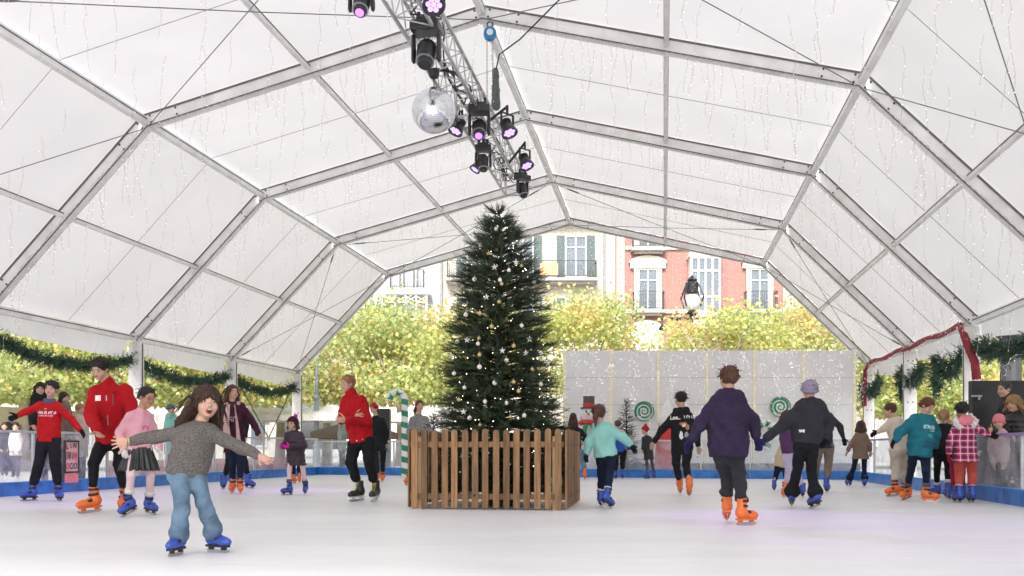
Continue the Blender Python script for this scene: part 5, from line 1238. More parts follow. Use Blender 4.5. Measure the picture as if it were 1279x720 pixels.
# 3 girl in pink top and skirt
p = person(dict(label='girl with glasses in pale pink sweatshirt and black skirt beside the tall man', D=depth(645), h=1.40, face=28, skin='tan', showface=1, hairmat=h_dark,
    head=dict(c=(184, 497), dir=(62, -12, 6), size=.215), neck=(177, 513), s=[(161, 519), (188, 520)], e=[(150.5, 541, 0), (195, 545, .02)], w=[(155, 562, -.08), (200, 563, -.02)], hip=[(166, 560), (184, 560)], k=[(164, 594), (188.5, 593)],
    feet=[(161, 645.5, -30, 22), (187, 643, 52, 6)], skates='skate_blue', sock=c_white, gloves=(c_white, c_white), hair=dict(style='bun', thick=.03, fringe=.34, tie=(0, -.47, -.05)), legs=dict(mat=c_tights, loose=.0, r=(.075, .058, .048), name='tights', fold=.002),
    skirt=dict(x=174, y=587, w=50, mat=c_skirt), top=dict(mat=c_pink, hem=.03, loose=.025, name='sweatshirt', fold=.010, sleeve=(.056, .052, .040), band=c_white, waist=.125, hemw=.12)))
decal('print', p, [blob(0, 0, .035, .012, wob=.3, seed=1), blob(.02, -.02, .012, .03, wob=.3, seed=2), blob(-.03, -.015, .010, .024, wob=.3, seed=3)], p['N']-p['u']*p['TL']*.42+p['rr']*.03, p['rr'], p['u'], mat('rose_print', (.6, .12, .25), .6))
gls = mat('glasses_frame', (.35, .12, .25), .3); b = MB(); hx, Hh_ = p['hax'], p['Hh']; pt = lambda x, y, z: p['hc']+(hx[0]*x+hx[1]*y+hx[2]*z)*Hh_
for x in (-1, 1):
    b.tube([pt(x*.155+.105*math.cos(a), .40, .02+.085*math.sin(a)) for a in [2*PI*j/14 for j in range(15)]], .010*Hh_, 5); b.tube([pt(x*.26, .39, .04), pt(x*.35, .0, .03)], .010*Hh_, 5)
b.tube([pt(-.05, .41, .03), pt(.05, .41, .03)], .010*Hh_, 5); b.build('glasses', gls, p['root'])
# 4 shouting girl in grey jumper
p = person(dict(label='long haired girl in grey jumper, mouth wide open, arms spread in the foreground', D=6.85, h=1.32, face=12, res=.0085, skin='fair', showface=1, hairmat=h_brown, bulk=1.04,
    head=dict(c=(258.5, 504.5), dir=(32, 8, 4), size=.220, open=True), neck=(250, 531), s=[(227, 538), (269, 539)], e=[(192, 546, -.02), (299, 558, -.04)], w=[(160, 552, -.10), (325, 570, -.12)], hip=[(223, 583), (245, 585)], k=[(228, 626, -.02), (254, 624, -.02)],
    feet=[(223.5, 693.5, -8, 0), (268, 690, 62, 0)], skates='skate_blue', sksize=.92, hand=(dict(d=(-1, -.3, -.05), pn=(.0, -1, -.1), spread=.42, curl=.12, th=-1), dict(d=(1, -.25, -.5), pn=(-.35, -.5, .75), spread=.22, curl=.25, th=1)), handsize=.9,
    hair=dict(style='long', len=1.12, thick=.075, fringe=.155, flare=.28, wave=.16, rough=3.8, fs=6, sweep=(-.42, .1, .12)), legs=dict(mat=c_denim, loose=.010, r=(.080, .058, .060), bell=.082, name='jeans', fold=.008, drop=.09),
    top=dict(mat=c_grey, hem=.06, loose=.018, name='jumper', fold=.007, sleeve=(.054, .045, .035), waist=.14, hemw=.158)))
brc = mat('gold_bracelet', (.5, .38, .15), .35, .5, .2); w_, e_ = p['wr'][0], p['elb'][0]; d_ = nv(w_-e_); b = MB()
b.tube([w_-d_*.035, w_-d_*.0], [.031, .029], 12); b.build('bracelet', brc, p['root'], smooth=True)
# 5 woman in maroon coat
p = person(dict(label='woman with long brown hair in open maroon coat lined in pink and orange skates', D=15.9, h=1.68, face=25, skin='fair', showface=1, hairmat=h_mid,
    head=dict(c=(291, 490.5), dir=(48, 0, 0), size=.225), neck=(290.5, 504), s=[(280, 509), (306, 508)], e=[(277, 528), (315, 526)], w=[(279, 547, -.05), (324, 543, -.05)], hip=[(287, 553), (301, 553)], k=[(291, 577), (301, 577)],
    feet=[(291, 616.5, 5, 0), (300.5, 617, 20, 0)], skates='skate_orange', hair=dict(style='long', len=.9, thick=.05, fringe=.37, flare=.16), legs=dict(mat=c_navy, loose=.008), top=dict(mat=c_plum, hem=.14, loose=.03, name='coat', fold=.012, waist=.14, hemw=.17)))
b = MB(); c0 = p['N']; rr_, u_, f_ = p['rr'], p['u'], p['ff']
for s0, s1, w0 in ((-.19, -.10, .10), (.03, .05, .03)):   # turned-back shearling edges and collar
    V = [c0+rr_*(s0*.55)+f_*.10-u_*.02, c0+rr_*(s1*.5)+f_*.12-u_*.02, c0+rr_*(s1+.0)+f_*.185-u_*.35, c0+rr_*(s0-.02)+f_*.16-u_*.35, c0+rr_*(s1+.02)+f_*.20-u_*.70, c0+rr_*(s0-.03)+f_*.17-u_*.70]
    bk = [v-f_*.03 for v in V]; b.add(V+bk, [(0, 1, 2, 3), (3, 2, 4, 5), (6, 9, 8, 7), (9, 11, 10, 8), (0, 3, 9, 6), (3, 5, 11, 9), (1, 7, 8, 2), (2, 8, 10, 4), (5, 4, 10, 11), (0, 6, 7, 1)])
b.build('coat_lining', c_beige, p['root'], bevel=.01)
G = SDF(c0-.25, c0+.25, .014); 
for i in range(10):
    a0, a1 = [PI*(-.15+1.3*j/10) for j in (i, i+1)]; q = lambda a: c0+rr_*math.cos(a)*.105-f_*math.sin(a)*.09-u_*.02; G.cap(q(a0), q(a1), .04, .04, .01)
G.folds(.008, 2, 1); v, fc = G.mesh(); link('collar', np_mesh('collar', v, fc), c_beige, p['root'], smooth=True)
decal('print', p, [marks(.16, .03, 6, 4), shift(marks(.16, .012, 1, 5), 0, -.035)], c0-u_*.24-rr_*.02, rr_, u_, mat('pale_print', (.45, .35, .38), .7))
# 6 girl in puffer coat
p = person(dict(label='small girl in dark aubergine puffer coat, bobble hat and magenta gloves', D=15.65, h=1.22, face=-30, skin='fair', showface=1, hairmat=h_brown,
    head=dict(c=(365.8, 530), dir=(-22, 0, 0), size=.20), neck=(368, 540), s=[(359.5, 544), (377, 544.5)], e=[(358, 556, -.03), (379, 557, -.03)], w=[(353, 558, -.18), (362, 558, -.20)], hip=[(364, 568), (376, 568)], k=[(362, 588), (379, 588)],
    feet=[(361.5, 618.5, -50, 0), (382, 617.5, 5, 0)], skates='skate_blue', gloves=(c_mag, c_mag), hair=dict(style='long', len=.45, thick=.03, fringe=.25), hat=dict(mat=c_plum, line=.16, pom=1, pommat=c_mag, pompos=(.15, -.2, .62)), legs=dict(mat=c_tights, loose=0, r=(.07, .055, .045), name='tights', fold=.002), sock=c_bluegrey,
    top=dict(mat=c_puff, hem=.17, loose=.045, name='coat', quilt=1, sleeve=(.066, .06, .045), hemw=.19)))
# 7 red jacket man middle-left
p = person(dict(label='sandy haired man in red jacket hugging his chest, black skates, left of the fir', D=13.6, h=1.80, face=-28, skin='fair', showface=1, hairmat=h_sand,
    head=dict(c=(434.5, 480.5), dir=(-48, 0, -4), size=.24), neck=(440, 494), s=[(430, 500), (455, 501)], e=[(427.5, 524, -.03), (460, 527, -.05)], w=[(444, 521, -.20), (432, 525, -.27)], hip=[(443.5, 550), (460, 550)], k=[(439, 577), (462, 577)],
    feet=[(449, 626.5, -38, 3), (469.5, 626.5, -12, 3)], skates='skate_black', skstyle='hockey', hand=(dict(curl=.4, pn=(0, 1, 0)), dict(curl=.4, pn=(0, 1, 0))), hair=dict(style='short', thick=.05, fringe=.28), legs=dict(mat=c_leg, loose=.02, r=(.092, .070, .056)),
    top=dict(mat=c_redj, hem=.03, loose=.035, name='jacket', collar=.04, fold=.012, sleeve=(.066, .056, .044))))
decal('belt_logo', dict(vf=p['vf'], top=p['top']), [([(-.05, -.008), (.05, -.008), (.05, .008), (-.05, .008)], [(0, 1, 2, 3)])], p['Hc']-p['u']*.0+p['rr']*.07, p['rr'], p['u'], white, .006)
# 8 santa hat person
person(dict(label='person in black with a red and white santa hat behind the man in red', D=21.4, h=1.6, face=-20, skin='fair', showface=1, hairmat=h_brown,
    head=dict(c=(467.5, 511), dir=(-35, 0, 0)), neck=(470, 521), s=[(462, 525), (481, 526)], e=[(461, 538), (484, 540)], w=[(464, 552, -.1), (482, 555)], hip=[(468, 557), (479, 557)], k=[(471, 574), (478.5, 575)],
    feet=[(472, 600, -15, 0), (478.5, 602, 0, 0)], skates='skate_orange', hair=dict(style='short', thick=.05), hat=dict(mat=c_sant, pom=1, pommat=c_white, line=.18, pompos=(.3, -.2, .5)), legs=dict(mat=c_black, loose=.01), top=dict(mat=c_black, hem=.05, name='jumper')))
# 9 woman with plaits
person(dict(label='young woman with auburn plaits in mottled jumper behind the wooden fence', D=19.8, h=1.66, face=5, skin='fair', showface=1, hairmat=h_aub,
    head=dict(c=(524.5, 507.5), dir=(20, 0, 0)), neck=(523.5, 519), s=[(513.5, 524), (534.5, 524)], e=[(511, 540), (538, 540)], w=[(514, 554, -.1), (534, 554, -.1)], hip=[(518, 556), (530, 556)], k=[(516, 578), (530, 578)],
    feet=[(511, 606, -20, 0), (531, 606, 20, 0)], skates='skate_orange', hair=dict(style='plait', len=1.0, thick=.04, fringe=.27, tie=(-.35, -.15, -.1)), legs=dict(mat=c_navy, loose=.01), top=dict(mat=c_patt, hem=.05, loose=.03, name='jumper')))
# 10 dark haired girl right of fence
person(dict(label='girl with long dark hair in black top just right of the wooden fence', D=23.4, h=1.52, face=180, skin='fair', hairmat=h_brown,
    head=dict(c=(716.5, 522), dir=(170, 0, 0)), neck=(717, 532), s=[(707, 537), (727, 538)], e=[(703, 549), (733, 546)], w=[(704, 560), (728, 551)], hip=[(712, 563), (726, 563)], k=[(713, 580), (729, 580)],
    feet=[(714, 598, 180, 0), (731, 599, 170, 0)], skates='skate_orange', hair=dict(style='long', len=1.25, thick=.06, flare=.16), legs=dict(mat=c_denim, loose=.02, name='jeans'), top=dict(mat=c_black, hem=.04, name='jumper')))
# 11 mint hoodie girl
person(dict(label='girl with brown ponytail in mint green hoodie skating away beside the wooden fence', D=12.1, h=1.32, face=172, skin='fair', hairmat=h_mid,
    head=dict(c=(748.5, 517.5), dir=(165, -8, 4), size=.21), neck=(751, 530), s=[(741, 537), (765, 534.5)], e=[(736, 552), (778, 546)], w=[(733.5, 567), (788, 557)], hip=[(751, 566), (763, 566)], k=[(752.5, 591), (761, 591)],
    feet=[(751, 633, 165, 0), (759, 635.5, 130, 24)], skates='skate_blue', gloves=(c_glove, c_glove), sock=c_white, hair=dict(style='pony', len=.9, thick=.05, tie=(.1, -.47, -.02)), legs=dict(mat=c_navy, loose=.012, r=(.085, .065, .058)),
    top=dict(mat=c_mint, hem=.04, loose=.03, name='hoodie', hood=1, sleeve=(.062, .056, .044), fold=.01, hemw=.17)))
# 12 blue jacket person
person(dict(label='child in royal blue jacket and black trousers partly behind the girl in mint', D=23.5, h=1.45, face=180, skin='fair', hairmat=h_grey,
    head=dict(c=(772, 531), dir=(190, 0, 0)), neck=(773.5, 540), s=[(766, 543.5), (781, 544)], e=[(763, 553), (786, 554)], w=[(764, 561), (785, 562)], hip=[(769, 563), (779, 563)], k=[(770, 579), (778, 579)],
    feet=[(769, 598.3, 200, 0), (778, 598.5, 165, 0)], hair=dict(style='short', thick=.06), legs=dict(mat=c_black, loose=.02), top=dict(mat=c_bluej, hem=.03, loose=.03, name='jacket')))
# 13 red hat kid
person(dict(label='small child in crimson bobble hat and grey coat in front of the white wall', D=23.6, h=1.22, face=-120, skin='fair', hairmat=h_brown,
    head=dict(c=(806, 538), dir=(-110, 0, 0), size=.19), neck=(808, 545), s=[(804, 548), (813, 548)], e=[(804, 556), (815.5, 556)], w=[(803, 562), (814, 563)], hip=[(807.5, 567), (813.5, 567)], k=[(808.5, 580), (815, 580)],
    feet=[(809.5, 598.5, -150, 0), (817.5, 598, 160, 0)], hair=dict(style='short', thick=.04), hat=dict(mat=c_rhat, pom=1, line=.12), legs=dict(mat=c_gry2, loose=0, r=(.07, .055, .045), name='tights'), top=dict(mat=c_char, hem=.14, loose=.03, name='coat', hemw=.17)))
# 14 black hoodie boy with print
p = person(dict(label='boy in black hoodie with a white back print and orange skates facing the white wall', D=14.9, h=1.60, face=172, skin='fair', hairmat=h_dark,
    head=dict(c=(850.5, 499.5), dir=(-158, 0, 0), size=.225), neck=(851.5, 511.5), s=[(840, 519.5), (864, 519.5)], e=[(827, 537), (871, 539)], w=[(817.5, 552.5), (873, 558)], hip=[(845.5, 557), (859.5, 557)], k=[(845, 579), (857, 580)],
    feet=[(849.5, 618, 165, 22), (861.5, 621.5, 172, 28)], skates='skate_orange', hair=dict(style='short', thick=.045), legs=dict(mat=c_black, loose=.014, r=(.088, .062, .048)),
    top=dict(mat=c_black, hem=.04, loose=.035, name='hoodie', hood=1, fold=.010, cuff=.0)))
u_, r_ = Vector(p['u']), Vector(p['rr']); nb = p['N']
def back(parts, dx, dz, m, nm='print'): return decal(nm, p, parts, nb+p['rr']*dx-p['u']*dz, r_, u_, m, .006)
wprint = mat('white_print', (.72, .72, .72), .6); oprint = mat('rust_print', (.45, .17, .07), .6); gprint = mat('grey_print', (.3, .3, .33), .6)
back([text_geo('Los..', .085, .004)], -.10, .13, wprint); back([marks(.15, .05, 4, 6)], .11, .12, wprint)
back([blob(0, 0, .06, .03, wob=.35, seed=4), blob(.05, -.05, .03, .045, wob=.3, seed=5)], .03, .23, oprint); back([blob(0, 0, .028, .03, wob=.2, seed=6), blob(-.045, -.15, .035, .06, wob=.4, seed=8)], .03, .25, wprint); back([blob(.03, 0, .035, .05, wob=.4, seed=9), blob(.05, .10, .02, .02, wob=.2)], .04, .40, gprint)
b = MB()
for i in (0,): a_, k_ = p['knees'][0], p['feet'][0][0]; b.beam(Vector(a_)+Vector((-.068, 0, .1)), Vector(k_)+Vector((-.062, 0, .18)), .02, .012)
b.build('side_stripe', wprint, p['root'])
# 15 purple boy
p = person(dict(label='tall boy in dark purple hoodie and loose black trousers skating away hand in hand', D=9.55, h=1.57, face=178, skin='fair', hairmat=h_mid,
    head=dict(c=(910.5, 474), dir=(-168, 0, 0), size=.222), neck=(911.5, 489), s=[(891, 501), (928, 500)], e=[(876.5, 527), (940.5, 526)], w=[(863, 551), (946, 548)], hip=[(900, 565), (920, 565)], k=[(908, 592), (923, 593)],
    feet=[(908.5, 653, 170, 20), (928.5, 656, 118, 0)], skates='skate_orange', gloves=(c_gblue, c_gblue), hair=dict(style='short', thick=.075, rough=3, fs=5), legs=dict(mat=c_char, loose=.012, r=(.084, .066, .058), fold=.012, drop=.03),
    top=dict(mat=c_purple, hem=.045, loose=.05, name='hoodie', hood=1, fold=.012, sleeve=(.060, .054, .044), waist=.165, hemw=.185)))
# 16 grey beanie girl
p = person(dict(label='girl in lilac grey beanie, charcoal hoodie and flared black trousers seen from behind', D=11.9, h=1.58, face=176, skin='fair', hairmat=h_brown,
    head=dict(c=(1012, 489), dir=(178, 0, 0), size=.225), neck=(1013, 500), s=[(998, 507), (1028, 507)], e=[(978, 531), (1037, 528)], w=[(957, 549.5), (1031, 547)], hip=[(1000, 552), (1016, 552)], k=[(996.5, 588), (1013.5, 588)],
    feet=[(989.5, 634, 165, 14), (1019, 636, 195, 14)], gloves=(c_gblue, c_glove), hat=dict(mat=c_gbean, line=-.02), hair=dict(style='short', thick=.02), legs=dict(mat=c_black, loose=.010, r=(.086, .062, .062), bell=.105, drop=.085, fold=.006),
    top=dict(mat=c_char, hem=.02, loose=.045, name='hoodie', hood=1, fold=.011, sleeve=(.066, .060, .046), waist=.165, hemw=.155)))
decal('logo', p, [blob(-.012, 0, .022, .018, wob=.3, seed=2), blob(.02, .003, .016, .02, wob=.4, seed=3)], p['Hc']+p['u']*.12-p['rr']*.10, p['rr'], p['u'], wprint, .006)
# 17 behind her right
person(dict(label='skater in navy jumper and brown trousers half hidden behind the grey beanie girl', D=16.5, h=1.5, face=178, skin='fair', hairmat=h_brown,
    head=dict(c=(1023, 511), dir=(178, -10, 0), size=.21), neck=(1026, 518), s=[(1019, 523), (1039, 519)], e=[(1016, 538), (1049.5, 533)], w=[(1015, 552), (1054, 548)], hip=[(1023, 557), (1036, 557)], k=[(1020, 583), (1035, 582)],
    feet=[(1018, 614, 180, 0), (1033, 615, 150, 0)], gloves=(c_glove, c_glove), hair=dict(style='short'), legs=dict(mat=c_brown, loose=.02), top=dict(mat=c_char, hem=.04, loose=.03, name='jumper')))
# 18 purple top child left behind
person(dict(label='auburn haired child in plum top and lavender trousers hidden behind the grey beanie girl', D=14.6, h=1.3, face=175, skin='fair', hairmat=h_aub,
    head=dict(c=(983, 522), dir=(178, -10, 0), size=.2), neck=(985, 530), s=[(977, 534), (993, 534)], e=[(978, 548), (997, 547)], w=[(983, 560), (999, 560)], hip=[(982, 563), (993, 563)], k=[(986, 588), (996, 588)],
    feet=[(981.5, 621.5, 185, 10), (1003, 621.5, 170, 0)], skates=('skate_orange', 'skate_blue'), hair=dict(style='long', len=.7), legs=dict(mat=c_lav, loose=.012), top=dict(mat=cloth('plum_purple', (.09, .04, .11)), hem=.04, loose=.02, name='jumper')))
# 19 small child with beige jacket
person(dict(label='small child in beige jacket and navy trousers bending behind the hand-holding pair', D=17.0, h=1.1, face=150, skin='fair', hairmat=h_blond,
    head=dict(c=(989, 548), dir=(150, -20, 0), size=.18), neck=(984, 556), s=[(975, 560), (988, 563)], e=[(972, 570), (984, 575)], w=[(971, 577), (982, 582)], hip=[(973, 580), (981, 581)], k=[(970, 593), (982, 594)],
    feet=[(967.5, 613.5, 170, 0), (983, 608, 160, 20, 1)], hair=dict(style='short'), legs=dict(mat=c_navy, loose=.008), top=dict(mat=cloth('sand_jacket', (.5, .4, .27)), hem=.05, loose=.04, name='jacket')))
# 20 brown coat girl
person(dict(label='girl in camel hooded coat and flared navy trousers near the far right corner', D=18.9, h=1.32, face=170, skin='fair', hairmat=h_brown,
    head=dict(c=(1075.5, 533.5), dir=(170, 0, 0), size=.205), neck=(1075.5, 541), s=[(1068.5, 545), (1083, 545)], e=[(1063.5, 555), (1087, 555)], w=[(1059, 564), (1087.5, 564)], hip=[(1070.5, 565), (1080, 565)], k=[(1067, 584), (1080, 584)],
    feet=[(1061.5, 607, 190, 0), (1080.5, 608, 170, 0)], hair=dict(style='long', len=.55, thick=.08, flare=.1), legs=dict(mat=c_navy, loose=.004, r=(.08, .058, .055), bell=.09, drop=.07), top=dict(mat=c_tan, hem=.13, loose=.03, name='coat', hood=1, hemw=.19, waist=.125)))
# 21 cream boy
person(dict(label='brown haired boy in cream tracksuit reaching to the right barrier', D=14.9, h=1.52, face=-145, skin='fair', hairmat=h_mid,
    head=dict(c=(1111.5, 513.5), dir=(-112, -10, 0), size=.215), neck=(1116.5, 523), s=[(1112, 527), (1127, 528)], e=[(1104, 536), (1132, 543)], w=[(1096, 540), (1131, 556)], hip=[(1118, 558), (1130, 558)], k=[(1120, 581), (1131, 581)],
    feet=[(1118, 620.5, -80, 6), (1131, 619, -100, 10)], skates='skate_orange', gloves=(c_glove, None), hair=dict(style='short', thick=.05), legs=dict(mat=c_cream, loose=.02, r=(.09, .07, .058), fold=.01), top=dict(mat=c_cream, hem=.05, loose=.03, name='hoodie', hood=1)))
# 22 teal girl
p = person(dict(label='red haired girl in big teal sweatshirt and orange skates by the right barrier', D=13.4, h=1.48, face=14, skin='fair', showface=1, hairmat=h_aub,
    head=dict(c=(1158.5, 508), dir=(36, -28, 8), size=.218), neck=(1154.5, 520), s=[(1139, 524), (1165, 524.5)], e=[(1125, 540, -.02), (1170, 543, .05)], w=[(1117.5, 551.5, -.08), (1167.5, 560, .08)], hip=[(1142, 565), (1156, 565)], k=[(1138, 588), (1157, 588)],
    feet=[(1133.5, 625, -58, 12), (1158, 627.5, 60, 0)], skates='skate_orange', sock=c_bluegrey, gloves=(c_glove, c_glove), hair=dict(style='bun', thick=.045, fringe=.27, tie=(-.05, -.42, -.08)), legs=dict(mat=c_navy, loose=.0, r=(.082, .062, .050), name='leggings'),
    top=dict(mat=c_teal, hem=.06, loose=.05, name='sweatshirt', fold=.012, sleeve=(.066, .062, .046), waist=.155, hemw=.175)))
decal('print', p, [marks(.19, .055, 5, 7), shift(marks(.08, .02, 4, 8), .04, -.05)], p['N']-p['u']*p['TL']*.30+p['rr']*.02, p['rr'], p['u'], mat('pale_aqua_print', (.55, .75, .75), .6))
decal('print', p, [shift(marks(.15, .035, 4, 9), 0, .03), shift(marks(.16, .035, 4, 10), 0, -.025)], p['N']-p['u']*p['TL']*.78+p['rr']*.03, p['rr'], p['u'], mat('dark_teal_print', (.01, .04, .08), .6))
decal('print', p, [blob(0, 0, .055, .03, wob=.25, seed=8)], p['N']-p['u']*p['TL']*.53+p['rr']*.03, p['rr'], p['u'], mat('green_teal_print', (.02, .30, .28), .6))
# 23 black jacket girl blonde
person(dict(label='girl with light brown hair in black jacket and leggings between the teal and plaid girls', D=14.6, h=1.36, face=160, skin='fair', hairmat=h_blond,
    head=dict(c=(1179.5, 521.5), dir=(150, -10, 0), size=.205), neck=(1179.5, 531), s=[(1170.5, 535), (1188.5, 535)], e=[(1168, 550), (1190, 551)], w=[(1169, 564, -.1), (1187, 565)], hip=[(1172.5, 565), (1184, 565)], k=[(1171, 585), (1184, 586)],
    feet=[(1170.5, 620, 200, 0), (1184.5, 622, 175, 0)], sock=c_white, gloves=(c_glove, c_gred), hair=dict(style='pony', len=.7, thick=.06), legs=dict(mat=c_leg, loose=.0), top=dict(mat=c_black, hem=.03, loose=.03, name='jacket')))
# 24 small child in dark red between
person(dict(label='small child in dark red trousers mostly hidden left of the girl in the plaid coat', D=13.9, h=1.1, face=180, skin='fair', hairmat=h_brown,
    head=dict(c=(1196, 537), dir=(180, -20, 0), size=.18), neck=(1196, 546), s=[(1190, 550), (1202, 550)], e=[(1188, 560), (1204, 560)], w=[(1189, 570), (1203, 570)], hip=[(1192, 573), (1201, 573)], k=[(1191.5, 590), (1202, 590)],
    feet=[(1191, 624.5, 190, 0), (1203, 624.5, 175, 0)], hair=dict(style='short'), legs=dict(mat=cloth('dark_red_cloth', (.3, .02, .05)), loose=.01), top=dict(mat=c_black, hem=.03, loose=.02, name='jacket')))
# 25 plaid coat
p = person(dict(label='girl in pink plaid coat with white fur hood at the right barrier', D=13.25, h=1.40, face=172, skin='tan', hairmat=h_dark,
    head=dict(c=(1202, 513), dir=(168, 0, 0), size=.215), neck=(1204, 524), s=[(1193, 531), (1219, 530.5)], e=[(1187, 551), (1230, 541)], w=[(1185.5, 568, -.03), (1236, 543)], hip=[(1199, 565), (1213, 565)], k=[(1199, 588), (1214.5, 588)],
    feet=[(1198, 628, 185, 0), (1214.5, 628, 175, 0)], sock=c_white, gloves=(c_gred, c_glove), hair=dict(style='short', thick=.06), legs=dict(mat=c_coral, loose=.016, r=(.088, .068, .058)), top=dict(mat=c_plaid, hem=.13, loose=.035, name='coat', waist=.135, hemw=.195, fold=.006)))
c0, rr_, u_, f_ = p['N'], p['rr'], p['u'], p['ff']; G = SDF(c0-.28, c0+.25, .012); q = lambda a: c0-f_*.085+rr_*math.cos(a)*.125+u_*(math.sin(a)*.085-.035)-f_*.02*math.sin(a)
for i in range(14): G.cap(q(PI*(1.0+i/14)+0), q(PI*(1.0+(i+1)/14)), .036, .036, .01)
for s in (-1, 1): G.cap(q(PI if s < 0 else 2*PI), c0+rr_*s*.10+u_*.05+f_*.03, .034, .026, .01)
G.folds(.014, 3.5, 1, (1, 1, 1)); v, fc = G.mesh(); link('fur_trim', np_mesh('fur', v, fc), c_white, p['root'], smooth=True)
G = SDF(c0-.28, c0+.25, .012); G.ell(c0-f_*.075-u_*.025, np.array([.115, .055, .085]), (rr_, f_, u_), 0); v, fc = G.mesh(); link('hood', np_mesh('hood', v, fc), c_pinkhat, p['root'], smooth=True)
# 26 legs behind the maroon woman
person(dict(label='dark clothed skater with blue skates almost hidden behind the woman in the maroon coat', D=17.6, h=1.6, face=180, skin='fair', hairmat=h_brown,
    head=dict(c=(294, 503), dir=(180, 0, 0), size=.2), neck=(294, 513), s=[(285, 518), (305, 518)], e=[(284, 532), (308, 532)], w=[(286, 545), (307, 546)], hip=[(288, 555), (301, 555)], k=[(286, 578), (306, 578)],
    feet=[(280, 611, -150, 0), (311, 611, 150, 8)], hair=dict(style='short'), legs=dict(mat=c_black, loose=.01), top=dict(mat=c_black, hem=.05, name='jumper')))
# 27 child behind puffer girl
person(dict(label='small child with orange skates hidden behind the girl in the puffer coat', D=20.5, h=1.15, face=180, skin='fair', hairmat=h_brown,
    head=dict(c=(370, 543), dir=(180, 0, 0), size=.185), neck=(370, 550), s=[(363.5, 553), (376, 553)], e=[(362.5, 560), (377, 560)], w=[(363.5, 567), (376, 567)], hip=[(366, 568), (374, 568)], k=[(367, 582), (374, 582)],
    feet=[(367.5, 604, 170, 0), (374.5, 604.5, 190, 0)], skates='skate_orange', hair=dict(style='short'), legs=dict(mat=c_navy, loose=.01), top=dict(mat=c_bluegrey, hem=.05, name='jumper')))

# ---------------------------------------------------------------- onlookers outside the barrier
def onlooker(label, x, ytop, d, h_, face, hair, hm_, tm, hd=None, **k):
    hy = ytop+.5*.215/d*F_PX; s_ = F_PX/d; hh = .13*h_ if h_ > 1.45 else .2; gy = HY+CAM_H*s_; sh = .085*h_*s_
    ny = ytop+hh*1.02*s_; cs = abs(math.cos(R(face))); w0 = max(.35, cs)*sh; hp = gy-.50*h_*s_
    spec = dict(label=label, D=d, h=h_, face=face, skin='fair', showface=abs(face) < 95, hairmat=hm_, head=dict(c=(x, ytop+hh*.55*s_), dir=hd or (face, 0, 0)), neck=(x, ny), s=[(x-w0, ny+.05*s_), (x+w0, ny+.05*s_)],
        e=[(x-w0*1.2, ny+.33*s_), (x+w0*1.2, ny+.33*s_)], w=[(x-w0*.9, ny+.52*s_, -.12), (x+w0*.9, ny+.52*s_, -.12)], hip=[(x-w0*.5, hp), (x+w0*.5, hp)], k=[(x-w0*.5, gy-.27*h_*s_), (x+w0*.5, gy-.27*h_*s_)], feet=[(x-w0*.55, gy, face, 0), (x+w0*.55, gy, face, 0)],
        skates='skate_black', hair=hair, legs=dict(mat=c_navy, loose=.015, drop=.1), top=dict(mat=tm, hem=.08, loose=.04, name='jacket', fold=.01))
    spec.update(k); return person(spec)
shoe = mat('shoe_black', (.03, .03, .03), .5); MATS['skate_black'] = MATS['skate_black']
onlooker('onlooker in black jacket and jeans standing close behind the boy in red', 51, 478, 16.6, 1.62, 20, dict(style='long', len=.6, thick=.06), h_dark, c_black)
onlooker('dark haired woman with glasses behind the barrier right of the boy in red', 81, 490, 17.2, 1.55, 70, dict(style='long', len=.7), h_dark, c_brown)
onlooker('blond child in cream jacket behind the barrier near the tall man', 101, 505, 17.5, 1.35, 60, dict(style='short', thick=.06), h_blond, c_cream)
onlooker('child in grey blue hat and mint jacket behind the barrier left of the shouting girl', 214, 506, 21.0, 1.42, 40, dict(style='short'), h_brown, c_mint, hat=dict(mat=c_bluegrey, line=.1))
onlooker('onlooker in pale green jacket leaning at the barrier behind the man in red', 428, 520, 29.5, 1.5, 60, dict(style='short'), h_brown, cloth('sage_jacket', (.3, .36, .3)))
onlooker('onlooker in white behind the left barrier under the garland', 20, 528, 24.5, 1.3, 20, dict(style='short'), h_dark, c_white)
onlooker('seated looking onlooker in dark coat far behind the left barrier', 6, 528, 26, 1.3, 30, dict(style='short'), h_brown, c_char)
# right barrier: man, curly woman, child in pink hat
p = person(dict(label='grey haired man in dark coat standing in profile outside the right barrier', D=15.0, h=1.80, face=-70, skin='fair', showface=1, hairmat=h_grey,
    head=dict(c=(1254.5, 487), dir=(-72, -6, 0), size=.24), neck=(1259, 500), s=[(1254, 506), (1270, 507)], e=[(1252, 529), (1273, 531)], w=[(1243, 541, -.1), (1262, 543, -.1)], hip=[(1258, 548), (1270, 548)], k=[(1258, 582), (1269, 582)],
    feet=[(1256, 624, -80, 0), (1269, 624, -80, 0)], skates='skate_black', hair=dict(style='short', thick=.045, fringe=.29), legs=dict(mat=c_navy, loose=.015, drop=.1), top=dict(mat=c_char, hem=.1, loose=.04, name='coat', collar=.05)))
p = person(dict(label='woman with curly blonde hair in black puffer jacket leaning on the right barrier', D=14.2, h=1.64, face=-58, skin='fair', showface=1, hairmat=h_blond,
    head=dict(c=(1266, 505), dir=(-62, -8, 0), size=.222), neck=(1271, 517), s=[(1259, 524), (1283, 524)], e=[(1254, 539, -.1), (1290, 545)], w=[(1240, 538, -.25), (1268, 545, -.3)], hip=[(1266, 562), (1281, 562)], k=[(1266, 590), (1280, 590)],
    feet=[(1264, 628, -60, 0), (1280, 628, -60, 0)], skates='skate_black', hair=dict(style='long', len=.5, thick=.08, rough=5, fs=6, flare=.25, wave=.15), legs=dict(mat=c_black, loose=.01, drop=.1), top=dict(mat=mat('black_puffer', (.012, .012, .014), .4, 0, .2, 6, .2, 20), hem=.08, loose=.05, name='jacket', quilt=1)))
